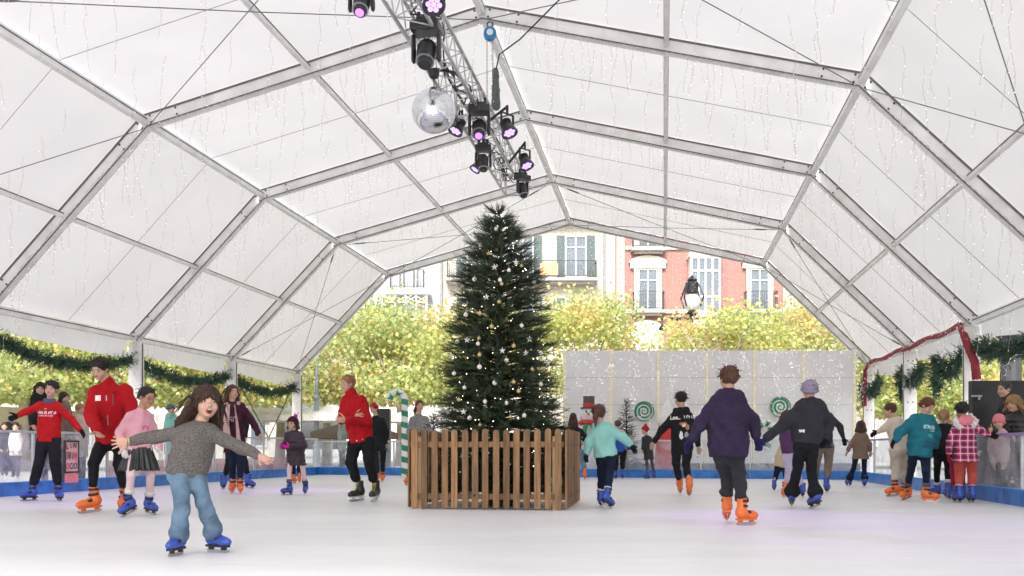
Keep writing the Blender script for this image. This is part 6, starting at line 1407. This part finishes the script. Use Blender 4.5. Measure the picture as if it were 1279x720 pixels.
onlooker('child in pink knitted hat beside the curly haired woman at the right barrier', 1248, 519, 14.1, 1.26, -40, dict(style='short'), h_brown, c_beige, hat=dict(mat=c_pinkhat, line=-.02))
# ---------------------------------------------------------------- lighting truss and what hangs from it
tx = XC+.13; TZ = CAM_H+5.15; tw = .38
tr = thing('truss', 'long silver lattice lighting truss slung below the ridge of the marquee', 'truss', T(tx, 12, TZ)); trm = mat('truss_aluminium', (.55, .55, .56), .35, .6, .1, 10)
Y0, Y1 = 4.5, 18.6
cr = [(-tw/2, -tw/2), (tw/2, -tw/2), (-tw/2, tw/2), (tw/2, tw/2)]
for (a, z) in cr:
    b = MB(); b.tube([T(tx+a, Y0, TZ+z), T(tx+a, Y1, TZ+z)], .025, 8); b.build('chord', trm, tr, smooth=True)
faces = [((0, 1)), ((2, 3)), ((0, 2)), ((1, 3))]
for fi, (i, j) in enumerate(faces):
    b = MB(); n = 50
    pts = [T(tx+cr[(i, j)[k % 2]][0], Y0+(Y1-Y0)*k/n, TZ+cr[(i, j)[k % 2]][1]) for k in range(n+1)]; b.tube(pts, .010, 5); b.build('lacing', trm, tr)
for Ye in (Y0, (Y0+Y1)/2-2, (Y0+Y1)/2+2.5, Y1):
    b = MB()
    for i, j in faces: b.tube([T(tx+cr[i][0], Ye, TZ+cr[i][1]), T(tx+cr[j][0], Ye, TZ+cr[j][1])], .018, 6)
    b.build('end_frame', trm, tr)
b = MB(); rr = random.Random(4)                        # cables wound along the truss
for k in range(3):
    pts = [T(tx+rr.uniform(-.16, .16), Y0+(Y1-Y0-.6)*i/40, TZ+rr.choice([-.13, .0, .14])+rr.uniform(-.07, .07)) for i in range(41)]; b.tube(pts, .011, 5)
b.build('power_cable', black, tr)
for q in (13.6, 15.2, 17.2, 12.0, 17.9):
    b = MB(); c = T(tx+rr.uniform(-.1, .1), q, TZ+.02); b.tube([c+Vector((math.cos(a)*.11, .02*math.sin(3*a), math.sin(a)*.12)) for a in [2*PI*i/16*2.2 for i in range(17)]], .008, 5); b.build('cable_coil', black, tr)
# hoist
hoist = thing('chain_hoist', 'blue chain hoist hooked to the ridge with its grey chain bag', 'hoist', T(tx, YF[4], ZR-.35)); bl = mat('hoist_blue', (.02, .22, .50), .4)
c = T(tx, YF[4]-.05, ZR-.37)
b = MB(); b.lathe(c+Vector((0, -.09, 0)), [(.06, 0), (.105, .02), (.11, .09), (.11, .13), (.06, .16)], 18, Vector((0, 1, 0))); b.build('body', bl, hoist, smooth=False)
b = MB(); b.lathe(c+Vector((0, -.095, 0)), [(.03, -.004), (.055, 0), (.055, .01)], 12, Vector((0, 1, 0))); b.build('cover_plate', white, hoist)
b = MB(); b.tube([c+Vector((math.cos(a)*.05, 0, .16+math.sin(a)*.05)) for a in [PI*1.4-2*PI*i/14*.85 for i in range(15)]], .012, 6); b.build('hook', bolt_m, hoist)
for dx, zl in ((-.05, TZ+.2), (.045, ZR-1.0)):
    b = MB(); z = c.z-.1; i = 0
    while z > zl: b.tube([Vector((c.x+dx+(.012 if i % 2 else 0)*math.cos(a), c.y+(0 if i % 2 else .012)*math.cos(a), z+.02*math.sin(a))) for a in [2*PI*j/8 for j in range(9)]], .004, 4); z -= .03; i += 1
    b.build('chain', steel, hoist)
G = SDF(np.array(c)+[-.05, -.15, -1.35], np.array(c)+[.25, .15, -.45], .012); cc = np.array(c)
G.cap(cc+[.09, 0, -.62], cc+[.10, 0, -1.2], .05, .07, .02); G.folds(.010, 2.5, 3, (1, 1, 1)); v, fc = G.mesh(); link('chain_bag', np_mesh('bag', v, fc), mat('grey_mesh_bag', (.12, .14, .13), .8, 0, .5, 60, .5, 80), hoist, smooth=True)
b = MB(); b.tube([c+Vector((.10, 0, -.6)), c+Vector((.16, -.3, -.46)), c+Vector((.5, -.8, -.42)), c+Vector((1.1, -1.6, -.15)), c+Vector((2.0, -3.0, .6)), c+Vector((2.6, -3.6, 1.0))], .012, 6); tag(b.build('power_cable', black, loc=c), 'black power cable drooping from the chain bag to the upper right', 'cable')

# mirror ball
DBc = 12.6; bc = P(542.5, 139, DBc); br_ = 27.5/F_PX*DBc
mb = thing('mirror_ball', 'large silver mirror ball hanging below the truss', 'mirror ball', bc)
mm = bpy.data.materials.new('mirror_tiles'); mm.use_nodes = True; n = mm.node_tree; bs = n.nodes['Principled BSDF']; bs.inputs['Metallic'].default_value = 1; bs.inputs['Roughness'].default_value = .18; bs.inputs['Base Color'].default_value = (.80, .82, .86, 1)
b = MB(); rows = 34
for i in range(rows):
    t = PI*(i+.5)/rows-PI/2; nn = max(4, int(2*PI*math.cos(t)*rows/PI))
    for j in range(nn):
        a = 2*PI*(j+.5*(i % 2))/nn; d = Vector((math.cos(t)*math.cos(a), math.cos(t)*math.sin(a), math.sin(t))); d2 = (d+Vector((rr.uniform(-1, 1), rr.uniform(-1, 1), rr.uniform(-1, 1)))*.018).normalized()
        r_, _, u_ = frame(d2); s = PI*br_/rows*.475; c = bc+d*br_; b.add([c-r_*s-u_*s, c+r_*s-u_*s, c+r_*s+u_*s, c-r_*s+u_*s], [(0, 1, 2, 3)])
b.build('mirror_tiles', mm, mb)
b = MB(); b.ball(bc, br_*.975, 24, 16); b.build('core', mat('grey_grout', (.25, .25, .27), .5), mb, smooth=True)
b = MB(); b.lathe(bc+Vector((0, 0, br_*.98)), [(.05, 0), (.05, .02), (.015, .03), (.006, .035), (.006, .13), (.03, .14), (.06, .16), (.075, .22), (.06, .26), (.02, .28)], 16); b.build('motor', black, mb)
mt = bc+Vector((0, 0, br_*.98+.27)); b = MB(); b.tube([mt, T(tx-.1, 12.35, TZ-tw/2)], .014, 6); b.beam(mt, mt+Vector((.30, .3, .06)), .04, .03); b.build('bracket', black, mb)

# stage lights
vio = mat('violet_lens', (.3, .1, .8), .2, emit=(.38, .10, 1.0), estr=2.2); rim_m = mat('lamp_shell', (.022, .022, .025), .35, 0, .3, 8); vio2 = mat('lilac_lens', (.4, .3, .7), .2, emit=(.62, .38, 1.0), estr=.8)
def hang(c):
    """the nearest point of the truss's lower chords, in the lamp's own cross section"""
    X = c.x*_c-c.y*_s; Y = c.x*_s+c.y*_c; return T(max(tx-tw/2, min(tx+tw/2, X)), Y, TZ-tw/2 if c.z < TZ-.1 else TZ-.05)
def par(px, py, d, aim, label, sc=1.0, top=None):
    c = P(px, py, d); a = Vector(aim).normalized(); o = thing('stage_light', label, 'stage light', c, 'stage lights on the truss')
    b = MB(); b.lathe(c-a*.13*sc, [(.05*sc, 0), (.07*sc, .02*sc), (.085*sc, .12*sc), (.115*sc, .2*sc), (.13*sc, .26*sc), (.118*sc, .26*sc), (.10*sc, .235*sc)], 20, a); b.build('housing', rim_m, o)
    for i in range(5):
        b = MB(); b.lathe(c-a*(.10-.02*i)*sc, [(.088*sc, 0), (.088*sc, .006*sc)], 18, a); b.build('cooling_rib', rim_m, o)
    r_, _, u_ = frame(a); h_ = b = MB()
    for k in range(7):
        an = 2*PI*k/6; q = c+a*.112*sc+((r_*math.cos(an)+u_*math.sin(an))*.062*sc if k < 6 else Vector()); l = MB(); l.lathe(q-a*.004, [(.030*sc, 0), (.030*sc, .008)], 12, a); l.build('lens', vio2, o)
    top = hang(c); b = MB()
    s = r_ if abs(r_.z) < .5 else u_
    for e in (-1, 1): b.beam(c+s*e*.125*sc, c+s*e*.125*sc+Vector((0, 0, .2*sc)), .012, .035)
    b.beam(c-s*.13*sc+Vector((0, 0, .2*sc)), c+s*.13*sc+Vector((0, 0, .2*sc)), .035, .012); b.tube([c+Vector((0, 0, .2*sc)), c+Vector((0, 0, .33*sc))], .02, 8)
    if top: b.tube([c+Vector((0, 0, .31*sc)), Vector(top)], .022, 8)
    b.build('yoke', black, o); return o
def mover(px, py, d, aim, label, sc=1.0, lens=None, top=None):
    c = P(px, py, d); a = Vector(aim).normalized(); top = hang(c); o = thing('moving_head_light', label, 'stage light', c, 'moving head lights on the truss'); top_ = c+Vector((0, 0, .27*sc))
    G = SDF(np.array(c)-.3*sc, np.array(c)+.45*sc, .011); av = np.array(a); s = nv(np.cross(av, [0, 0, 1.0]) if abs(a.z) < .95 else np.array([1.0, 0, 0])); C0 = np.array(c)
    G.cap(C0-av*.07*sc, C0+av*.06*sc, .105*sc, .09*sc, .02); G.cap(C0+av*.04*sc, C0+av*.13*sc, .085*sc, .075*sc, .02); G.cut(C0+av*.16*sc, av); v, fc = G.mesh(); link('head', np_mesh('head', v, fc), rim_m, o, smooth=True)
    if lens: b = MB(); b.lathe(c+a*.158*sc, [(.050*sc, 0), (.050*sc, .006)], 18, a); b.build('lens', lens, o)
    b = MB(); b.lathe(c+a*.10*sc, [(.098*sc, 0), (.098*sc, .012)], 18, a); b.build('ring', steel, o)
    for e in (-1, 1):
        G = SDF(C0-.4*sc, C0+.5*sc, .012); p0 = C0+s*e*.135*sc; G.cap(p0-np.array([0, 0, .04])*sc, p0+np.array([0, 0, .17])*sc, .05*sc, .045*sc, .01, flat=s, fk=.5); v, fc = G.mesh(); link('arm', np_mesh('arm', v, fc), rim_m, o, smooth=True)
    b = MB(); b.box(top_, (.30*sc, .24*sc, .10*sc), (Vector(s), Vector(np.cross(s, [0, 0, 1])), Z3)); b.box(top_+Vector((0, 0, .07*sc)), (.2*sc, .16*sc, .05*sc)); b.build('base', rim_m, o, bevel=.015)
    b = MB()
    for e in (-1, 1): b.box(Vector(top_)+Vector(s)*e*.08*sc+Vector((0, 0, .125*sc)), (.04, .05, .08*sc))
    if top: b.tube([top_+Vector((0, 0, .09*sc)), Vector(top)], .022, 8)
    b.build('clamp', black, o); return o
tp = lambda Y, dx=0: T(tx+dx, Y, TZ-.1)
mover(452, 6, 10.1, (-.05, -.55, -.83), 'moving head light with violet lens at the top edge, left of the truss', .9, vio, tp(11.2, -.1))
par(541, 0, 10.6, (.15, -.6, -.75), 'can light with lilac lenses at the very top edge of the photo', 1.0, tp(11.4, .1))
mover(533, 68, 11.4, (-.08, -.45, -.88), 'large moving head light hanging just above the mirror ball', 1.15, None, tp(12.4))
par(573, 157, 14.6, (-.4, -.25, -.85), 'can light leaning left, directly right of the mirror ball', .95, tp(15.2, -.1))
mover(599, 162, 14.0, (-.02, -.62, -.75), 'moving head light with glowing violet lens in the middle of the cluster', 1.05, vio, tp(15.0))
par(634, 159, 14.6, (.3, -.3, -.85), 'can light aimed right with lilac lenses, right of the truss', 1.0, tp(15.5, .1))
mover(604, 204, 15.2, (.05, -.2, -1), 'narrow moving head light hanging under the cluster, aimed straight down', .85, None, tp(15.7))
par(597, 207, 15.9, (-.5, -.2, -.8), 'small can light half hidden behind the narrow moving head', .75, tp(15.9, -.1))
par(656, 201, 16.7, (.3, -.3, -.85), 'can light aimed right near the far end of the truss', 1.0, tp(17.4, .1))
mover(653, 238, 17.3, (.25, -.25, -.95), 'last moving head light hanging at the far end of the truss', .85, None, tp(18.4))
for (Y, X, e, aimX, aimY) in ((15.0, tx, 90, 2.2, 9.5), (11.3, tx, 70, -9.2, 12.6), (17.4, tx, 60, -7.5, 16)):
    ld = bpy.data.lights.new('violet_beam', 'SPOT'); ld.energy = e*5; ld.color = (.55, .18, 1); ld.spot_size = R(38); ld.spot_blend = .8; ld.shadow_soft_size = .08
    lo_ = bpy.data.objects.new('violet_beam', ld); COL.objects.link(lo_); lo_.location = T(X, Y-.3, TZ-.75); lo_.rotation_euler = (T(aimX, aimY, 0)-lo_.location).to_track_quat('-Z', 'Y').to_euler()

# ---------------------------------------------------------------- square: lamp posts, board, speaker, snowman and so on
def lamp_post(px, d, H, label, r=.09, m=None, head=True, arm=False):
    base = Vector(((px-CX)/F_PX*d, d, 0)); o = thing('street_lamp', label, 'street lamp', base); m = m or mat('lamp_post_grey', (.24, .27, .31), .5, .2)
    b = MB(); b.lathe(base, [(r*2.2, 0), (r*2.2, .1), (r*1.7, .2), (r*1.5, .8), (r*1.7, .86), (r*1.05, .95), (r, 1.6), (r*.95, H*.62), (r*1.35, H*.63), (r*1.35, H*.65), (r*.8, H*.67), (r*.65, H)], 14); b.build('post', m, o, smooth=False)
    if head:
        t = base+Vector((0, 0, H)); b = MB(); b.lathe(t, [(.05, 0), (.2, .06), (.06, .1)], 12); b.lathe(t+Vector((0, 0, .55)), [(.28, 0), (.30, .04), (.14, .2), (.04, .3), (.03, .4)], 12); b.build('lantern_frame', m, o)
        b = MB(); b.lathe(t+Vector((0, 0, .1)), [(.14, 0), (.24, .43)], 12); b.build('lantern_glass', mat('frosted_glass', (.7, .7, .68), .3), o)
    return o
lamp_post(396, 36, 4.15, 'grey blue fluted lamp post left of the man in red')
lamp_post(1263, 26, 6.0, 'thick dark lamp post at the right edge behind the black board', .28, mat('dark_post', (.05, .05, .055), .5), head=False)
# ornate lantern with bracket arm over the trees
d = 50; base = Vector(((865-CX)/F_PX*d, d, 0)); Q = lambda x, y: P(x, y, d); o = thing('ornate_street_lamp', 'black ornate lantern and bracket arm rising before the red brick house', 'street lamp', base)
im = mat('cast_iron_black', (.025, .028, .035), .45, .2)
b = MB(); b.lathe(base, [(.22, 0), (.2, .3), (.1, .9), (.08, Q(0, 398).z)], 12); b.build('post', im, o)
b = MB(); b.tube([Q(888, 398), Q(826, 398)], .07, 8); b.tube([Q(865, 400), Q(852, 407), Q(845, 399)], .05, 6); b.tube([Q(829, 398), Q(829, 404)], .05, 6)
b.lathe(Q(829, 413), [(.2, 0), (.26, .1), (.12, .3), (.06, .42)], 10); b.build('bracket_arm', im, o)
b = MB(); b.lathe(Q(865, 390), [(.08, -.35), (.3, -.05), (.16, .1)], 12)
for a in range(4):
    s, t = [(-1, -1), (1, -1), (1, 1), (-1, 1)][a]; b.tube([Q(865, 384)+Vector((s*.36, t*.36, 0)), Q(865, 372)+Vector((s*.50, t*.50, 0)), Q(865, 356)+Vector((s*.28, t*.28, 0))], .045, 6)
b.lathe(Q(865, 366), [(.34, -.02), (.36, .04), (.3, .1), (.36, .5), (.2, .6), (.28, .66), (.08, .85), (.03, .95)], 12); b.lathe(Q(865, 378), [(.2, 0), (.09, .25), (.06, .5)], 10); b.build('lantern_frame', im, o)
b = MB(); b.ball(Q(865, 378), (.46, .46, .48), 16, 10); b.build('globe', mat('milky_globe', (.75, .75, .74), .25, alpha=.6), o, smooth=True)

# black board behind the right barrier
b0 = P(1241, 560, 15.6); o = thing('black_board', 'big black flight-case board standing behind the right barrier', 'board', (b0.x, b0.y, 0)); w = 50/F_PX*15.6; hgt = CAM_H+(HY-476)/F_PX*15.6
b = MB(); b.box((b0.x+.25, b0.y, hgt/2), (w+.6, .14, hgt)); b.build('panel', mat('black_painted_board', (.02, .02, .022), .5, 0, .3, 5), o, bevel=.01)
for z in (hgt-.25, hgt-.75, .7):
    b = MB(); b.box((b0.x-w/2+.02, b0.y-.08, z), (.16, .03, .03)); b.box((b0.x-w/2+.05, b0.y-.09, z-.03), (.03, .03, .07)); b.build('latch', steel, o)
# speaker
sb_ = P(479, 560, 27.5); o = thing('loudspeaker', 'tall black loudspeaker behind the person in the santa hat', 'loudspeaker', (sb_.x, sb_.y, 0)); H = CAM_H+(HY-511)/F_PX*27.5
b = MB(); b.box((sb_.x, sb_.y, H/2+.05), (.42, .4, H-.1)); b.build('cabinet', black, o, bevel=.02)
b = MB(); b.box((sb_.x, sb_.y-.205, H/2+.05), (.36, .012, H-.2)); b.build('grille', mat('dark_grille', (.04, .04, .045), .7, 0, .4, 150), o)
# snowman
def snowman(px, d, ytop):
    base = Vector(((px-CX)/F_PX*d, d, 0)); H = CAM_H+(HY-ytop)/F_PX*d; o = thing('snowman_figure', 'snowman figure with dark top hat and green and red scarf behind the far barrier', 'figure', base)
    sn = mat('snow_white_foam', (.78, .78, .78), .7, 0, .03, 10, .3, 40); G = SDF((base.x-.5, base.y-.5, 0), (base.x+.5, base.y+.5, H), .02); s = H/1.95
    q = lambda x, y, z: np.array([base.x+x*s, base.y+y*s, z*s]); G.ell(q(0, 0, .36), np.array([.38, .36, .38])*s, None, .04); G.ell(q(0, 0, .95), np.array([.29, .27, .31])*s, None, .05); v, fc = G.mesh(); link('body', np_mesh('body', v, fc), sn, o, smooth=True)
    G = SDF((base.x-.5, base.y-.5, H*.5), (base.x+.5, base.y+.5, H), .015); G.ell(q(0, 0, 1.42), np.array([.215, .2, .205])*s, None, 0); v, fc = G.mesh(); link('head', np_mesh('head', v, fc), sn, o, smooth=True)
    b = MB(); b.lathe(Vector(q(0, 0, 1.56)), [(.02, 0), (.20*s, 0), (.20*s, .03*s), (.135*s, .04*s), (.13*s, .26*s), (.145*s, .29*s), (.01, .30*s)], 20); b.build('top_hat', mat('hat_charcoal', (.10, .09, .095), .7), o)
    b = MB(); b.lathe(Vector(q(0, 0, 1.605)), [(.141*s, 0), (.139*s, .08*s)], 20); b.build('hat_band', redp, o)
    b = MB(); b.tube([Vector(q(-.02, -.18, 1.43)), Vector(q(-.08, -.38, 1.45))], [.035*s, .006], 8); b.build('carrot_nose', orange_m, o)
    for sx in (-1, 1): b = MB(); b.ball(Vector(q(.075*sx, -.185, 1.49)), .024*s, 8, 6); b.build('eye', black, o)
    G = SDF((base.x-.5, base.y-.5, .3), (base.x+.5, base.y+.5, H), .015)
    for i in range(12): a0, a1 = 2*PI*i/12, 2*PI*(i+1)/12; G.cap(q(.19*math.cos(a0), .18*math.sin(a0), 1.235), q(.19*math.cos(a1), .18*math.sin(a1), 1.235), .06*s, .06*s, .01)
    v, fc = G.mesh(); link('scarf', np_mesh('scarf', v, fc), redp, o, smooth=True)
    b = MB(); b.beam(Vector(q(-.09, -.25, 1.2)), Vector(q(-.20, -.33, .72)), .13*s, .03); b.beam(Vector(q(.06, -.26, 1.2)), Vector(q(.12, -.33, .78)), .13*s, .03); b.build('scarf_end', green, o)
snowman(736, 26.5, 490)
# round red and white winter figure
base = Vector(((834-CX)/F_PX*26.0, 26.0, 0)); o = thing('winter_figure', 'tall cone shaped figure, white above and red below, behind the boy in the black hoodie', 'figure', base); H = CAM_H+(HY-499)/F_PX*26
b = MB(); b.lathe(base, [(.34, 0), (.36, .3), (.30, 1.0), (.24, 1.35), (.22, 1.38)], 20); b.build('red_body', redp, o, smooth=True)
b = MB(); b.lathe(base+Vector((0, 0, 1.36)), [(.26, 0), (.25, .15), (.16, .45), (.05, H-1.4), (.01, H-1.36)], 20); b.build('white_beard', white, o, smooth=True)
b = MB(); b.ball(base+Vector((-.1, -.26, 1.42)), .05, 8, 6); b.build('nose', orange_m, o)
# poster on the left barrier: red and black lettering
def TP(x, y, Xt):
    """the point on the plane X = Xt of the tent frame seen at photo position x, y"""
    r = (x-CX)/F_PX; d = Xt/(r*_c-_s); return P(x, y, d)
px0 = TP(81.5, 551, -10.02); px1 = TP(98, 551, -10.02); dd = (px1-px0); dd.z = 0; wp = dd.length; dd.normalize(); n_ = Vector((dd.y, -dd.x, 0)); zt0 = TP(90, 551.5, -10.02).z; zb0 = TP(90, 590, -10.02).z; hp = zt0-zb0
c = (px0+px1)/2; c.z = (zt0+zb0)/2; o = thing('rink_poster', 'small framed poster with red and black lettering reading OCIO on the left barrier', 'poster', c); ax = (dd, n_, Z3)
b = MB(); b.box(c, (wp, .01, hp), ax); b.build('sheet', mat('poster_pink_white', (.72, .42, .42), .6, 0, .2, 3), o)
b = MB()
for s in (-1, 1): b.box(c+dd*s*wp/2, (.025, .03, hp+.03), ax); b.box(c+Z3*s*hp/2, (wp, .028, .03), ax)
b.build('frame', black, o)
def flat_text(txt, cc, w, h_, m, par, nm='lettering', bold=.02):
    v, f = text_geo(txt, 1, bold); xs = [p[0] for p in v]; ys = [p[1] for p in v]; sx = w/(max(xs)-min(xs)); sy = h_/(max(ys)-min(ys)); mx_, my_ = (max(xs)+min(xs))/2, (max(ys)+min(ys))/2
    b = MB(); b.add([cc+dd*((p[0]-mx_)*sx)+Z3*((p[1]-my_)*sy) for p in v], f); return b.build(nm, m, par)
lr = mat('poster_red', (.60, .02, .03), .5); fr_ = c+n_*.009
def flat_marks(cc, w, h_, n, m, seed):
    v, f = marks(w, h_, n, seed); b = MB(); b.add([cc+dd*p[0]+Z3*p[1] for p in v], f); b.build('lettering', m, o)
flat_marks(fr_+dd*-wp*.27+Z3*hp*.34, wp*.3, hp*.2, 1, lr, 1); flat_marks(fr_+dd*wp*.15+Z3*hp*.36, wp*.5, hp*.16, 3, black, 2)
flat_marks(fr_+dd*-wp*.22+Z3*hp*.03, wp*.36, hp*.28, 2, black, 3); flat_marks(fr_+dd*wp*.2+Z3*hp*.04, wp*.40, hp*.24, 2, lr, 4)
flat_text('O', fr_+dd*-wp*.33+Z3*-hp*.30, wp*.22, hp*.2, lr, o); flat_text('CIO', fr_+dd*wp*.1+Z3*-hp*.30, wp*.58, hp*.2, black, o)
b = MB(); b.box(c-Z3*(hp/2+.1), (wp, .006, .16), ax); b.build('lower_strip', mat('pink_film', (.8, .25, .25), .5), o)
# cafe parasols and tables beyond the rink
def awning(px, d, zt, w, label, m):
    base = Vector(((px-CX)/F_PX*d, d, 0)); o = thing('parasol', label, 'parasol', base, 'cafe parasols in the square'); t = base+Z3*zt
    cs = [Vector((s*w/2, u*w/2, -.45)) for s, u in ((-1, -1), (1, -1), (1, 1), (-1, 1))]; b = MB(); V = [t]+[t+q for q in cs]+[t+q-Z3*.22 for q in cs]
    b.add(V, [(0, 1, 2), (0, 2, 3), (0, 3, 4), (0, 4, 1)]+[(1+i, 5+i, 5+(i+1) % 4, 1+(i+1) % 4) for i in range(4)]); b.build('canopy', m, o)
    b = MB(); b.tube([base, t], .03, 8); b.build('pole', rail_m, o); b = MB(); b.lathe(base, [(.35, 0), (.35, .08), (.05, .1)], 14); b.build('base', plinth, o)
aw = mat('white_canvas', (.75, .74, .72), .7, transl=.3); ab = mat('brown_canvas', (.30, .22, .16), .7)
for i, (px, d, zt, w, m, lb) in enumerate(((415, 37, 2.45, 3.2, aw, 'white parasol behind the lamp post'), (445, 33, 1.75, 2.6, ab, 'low brown parasol behind the man in red'), (330, 38, 2.5, 3.4, aw, 'white parasol behind the woman in maroon'), (530, 40, 2.5, 3.0, aw, 'white parasol behind the woman with plaits'), (280, 42, 2.5, 3.2, aw, 'white parasol behind the shouting girl'))): awning(px, d, zt, w, lb, m)
# low sandy wall with dark arches at far left
o = thing('arcade_wall', 'low sandy stone wall with round dark arches at the far left', 'wall', T(-24, 22, 0)); xw = -21.0
for i, Yc in enumerate([14+i*2.4 for i in range(8)]):
    b = MB(); n = 10; a = T(xw, Yc, 0); d1 = T(0, 1, 0)-T(0, 0, 0); pts = [a-d1*1.2, a-d1*.8]+[a+d1*(-.8*math.cos(PI*j/n))+Z3*(1.1+.55*math.sin(PI*j/n)) for j in range(n+1)]+[a+d1*.8, a+d1*1.2, a+d1*1.2+Z3*2.1, a-d1*1.2+Z3*2.1]
    b.prism(pts, T(-.3, 0, 0)-T(0, 0, 0)); b.build('arch_bay', mat('sandstone', (.55, .48, .36), .85, 0, .15, 2, .2, 10), o)
b = MB(); b.box(T(xw-.5, 14+3.5*2.4, 1.0), (.1, 19.5, 2.0), (T(1, 0, 0)-T(0, 0, 0), T(0, 1, 0)-T(0, 0, 0), Z3)); b.build('arch_shade_sheet', plinth, o)  # dark coloured sheet standing in for the shade inside the arch openings
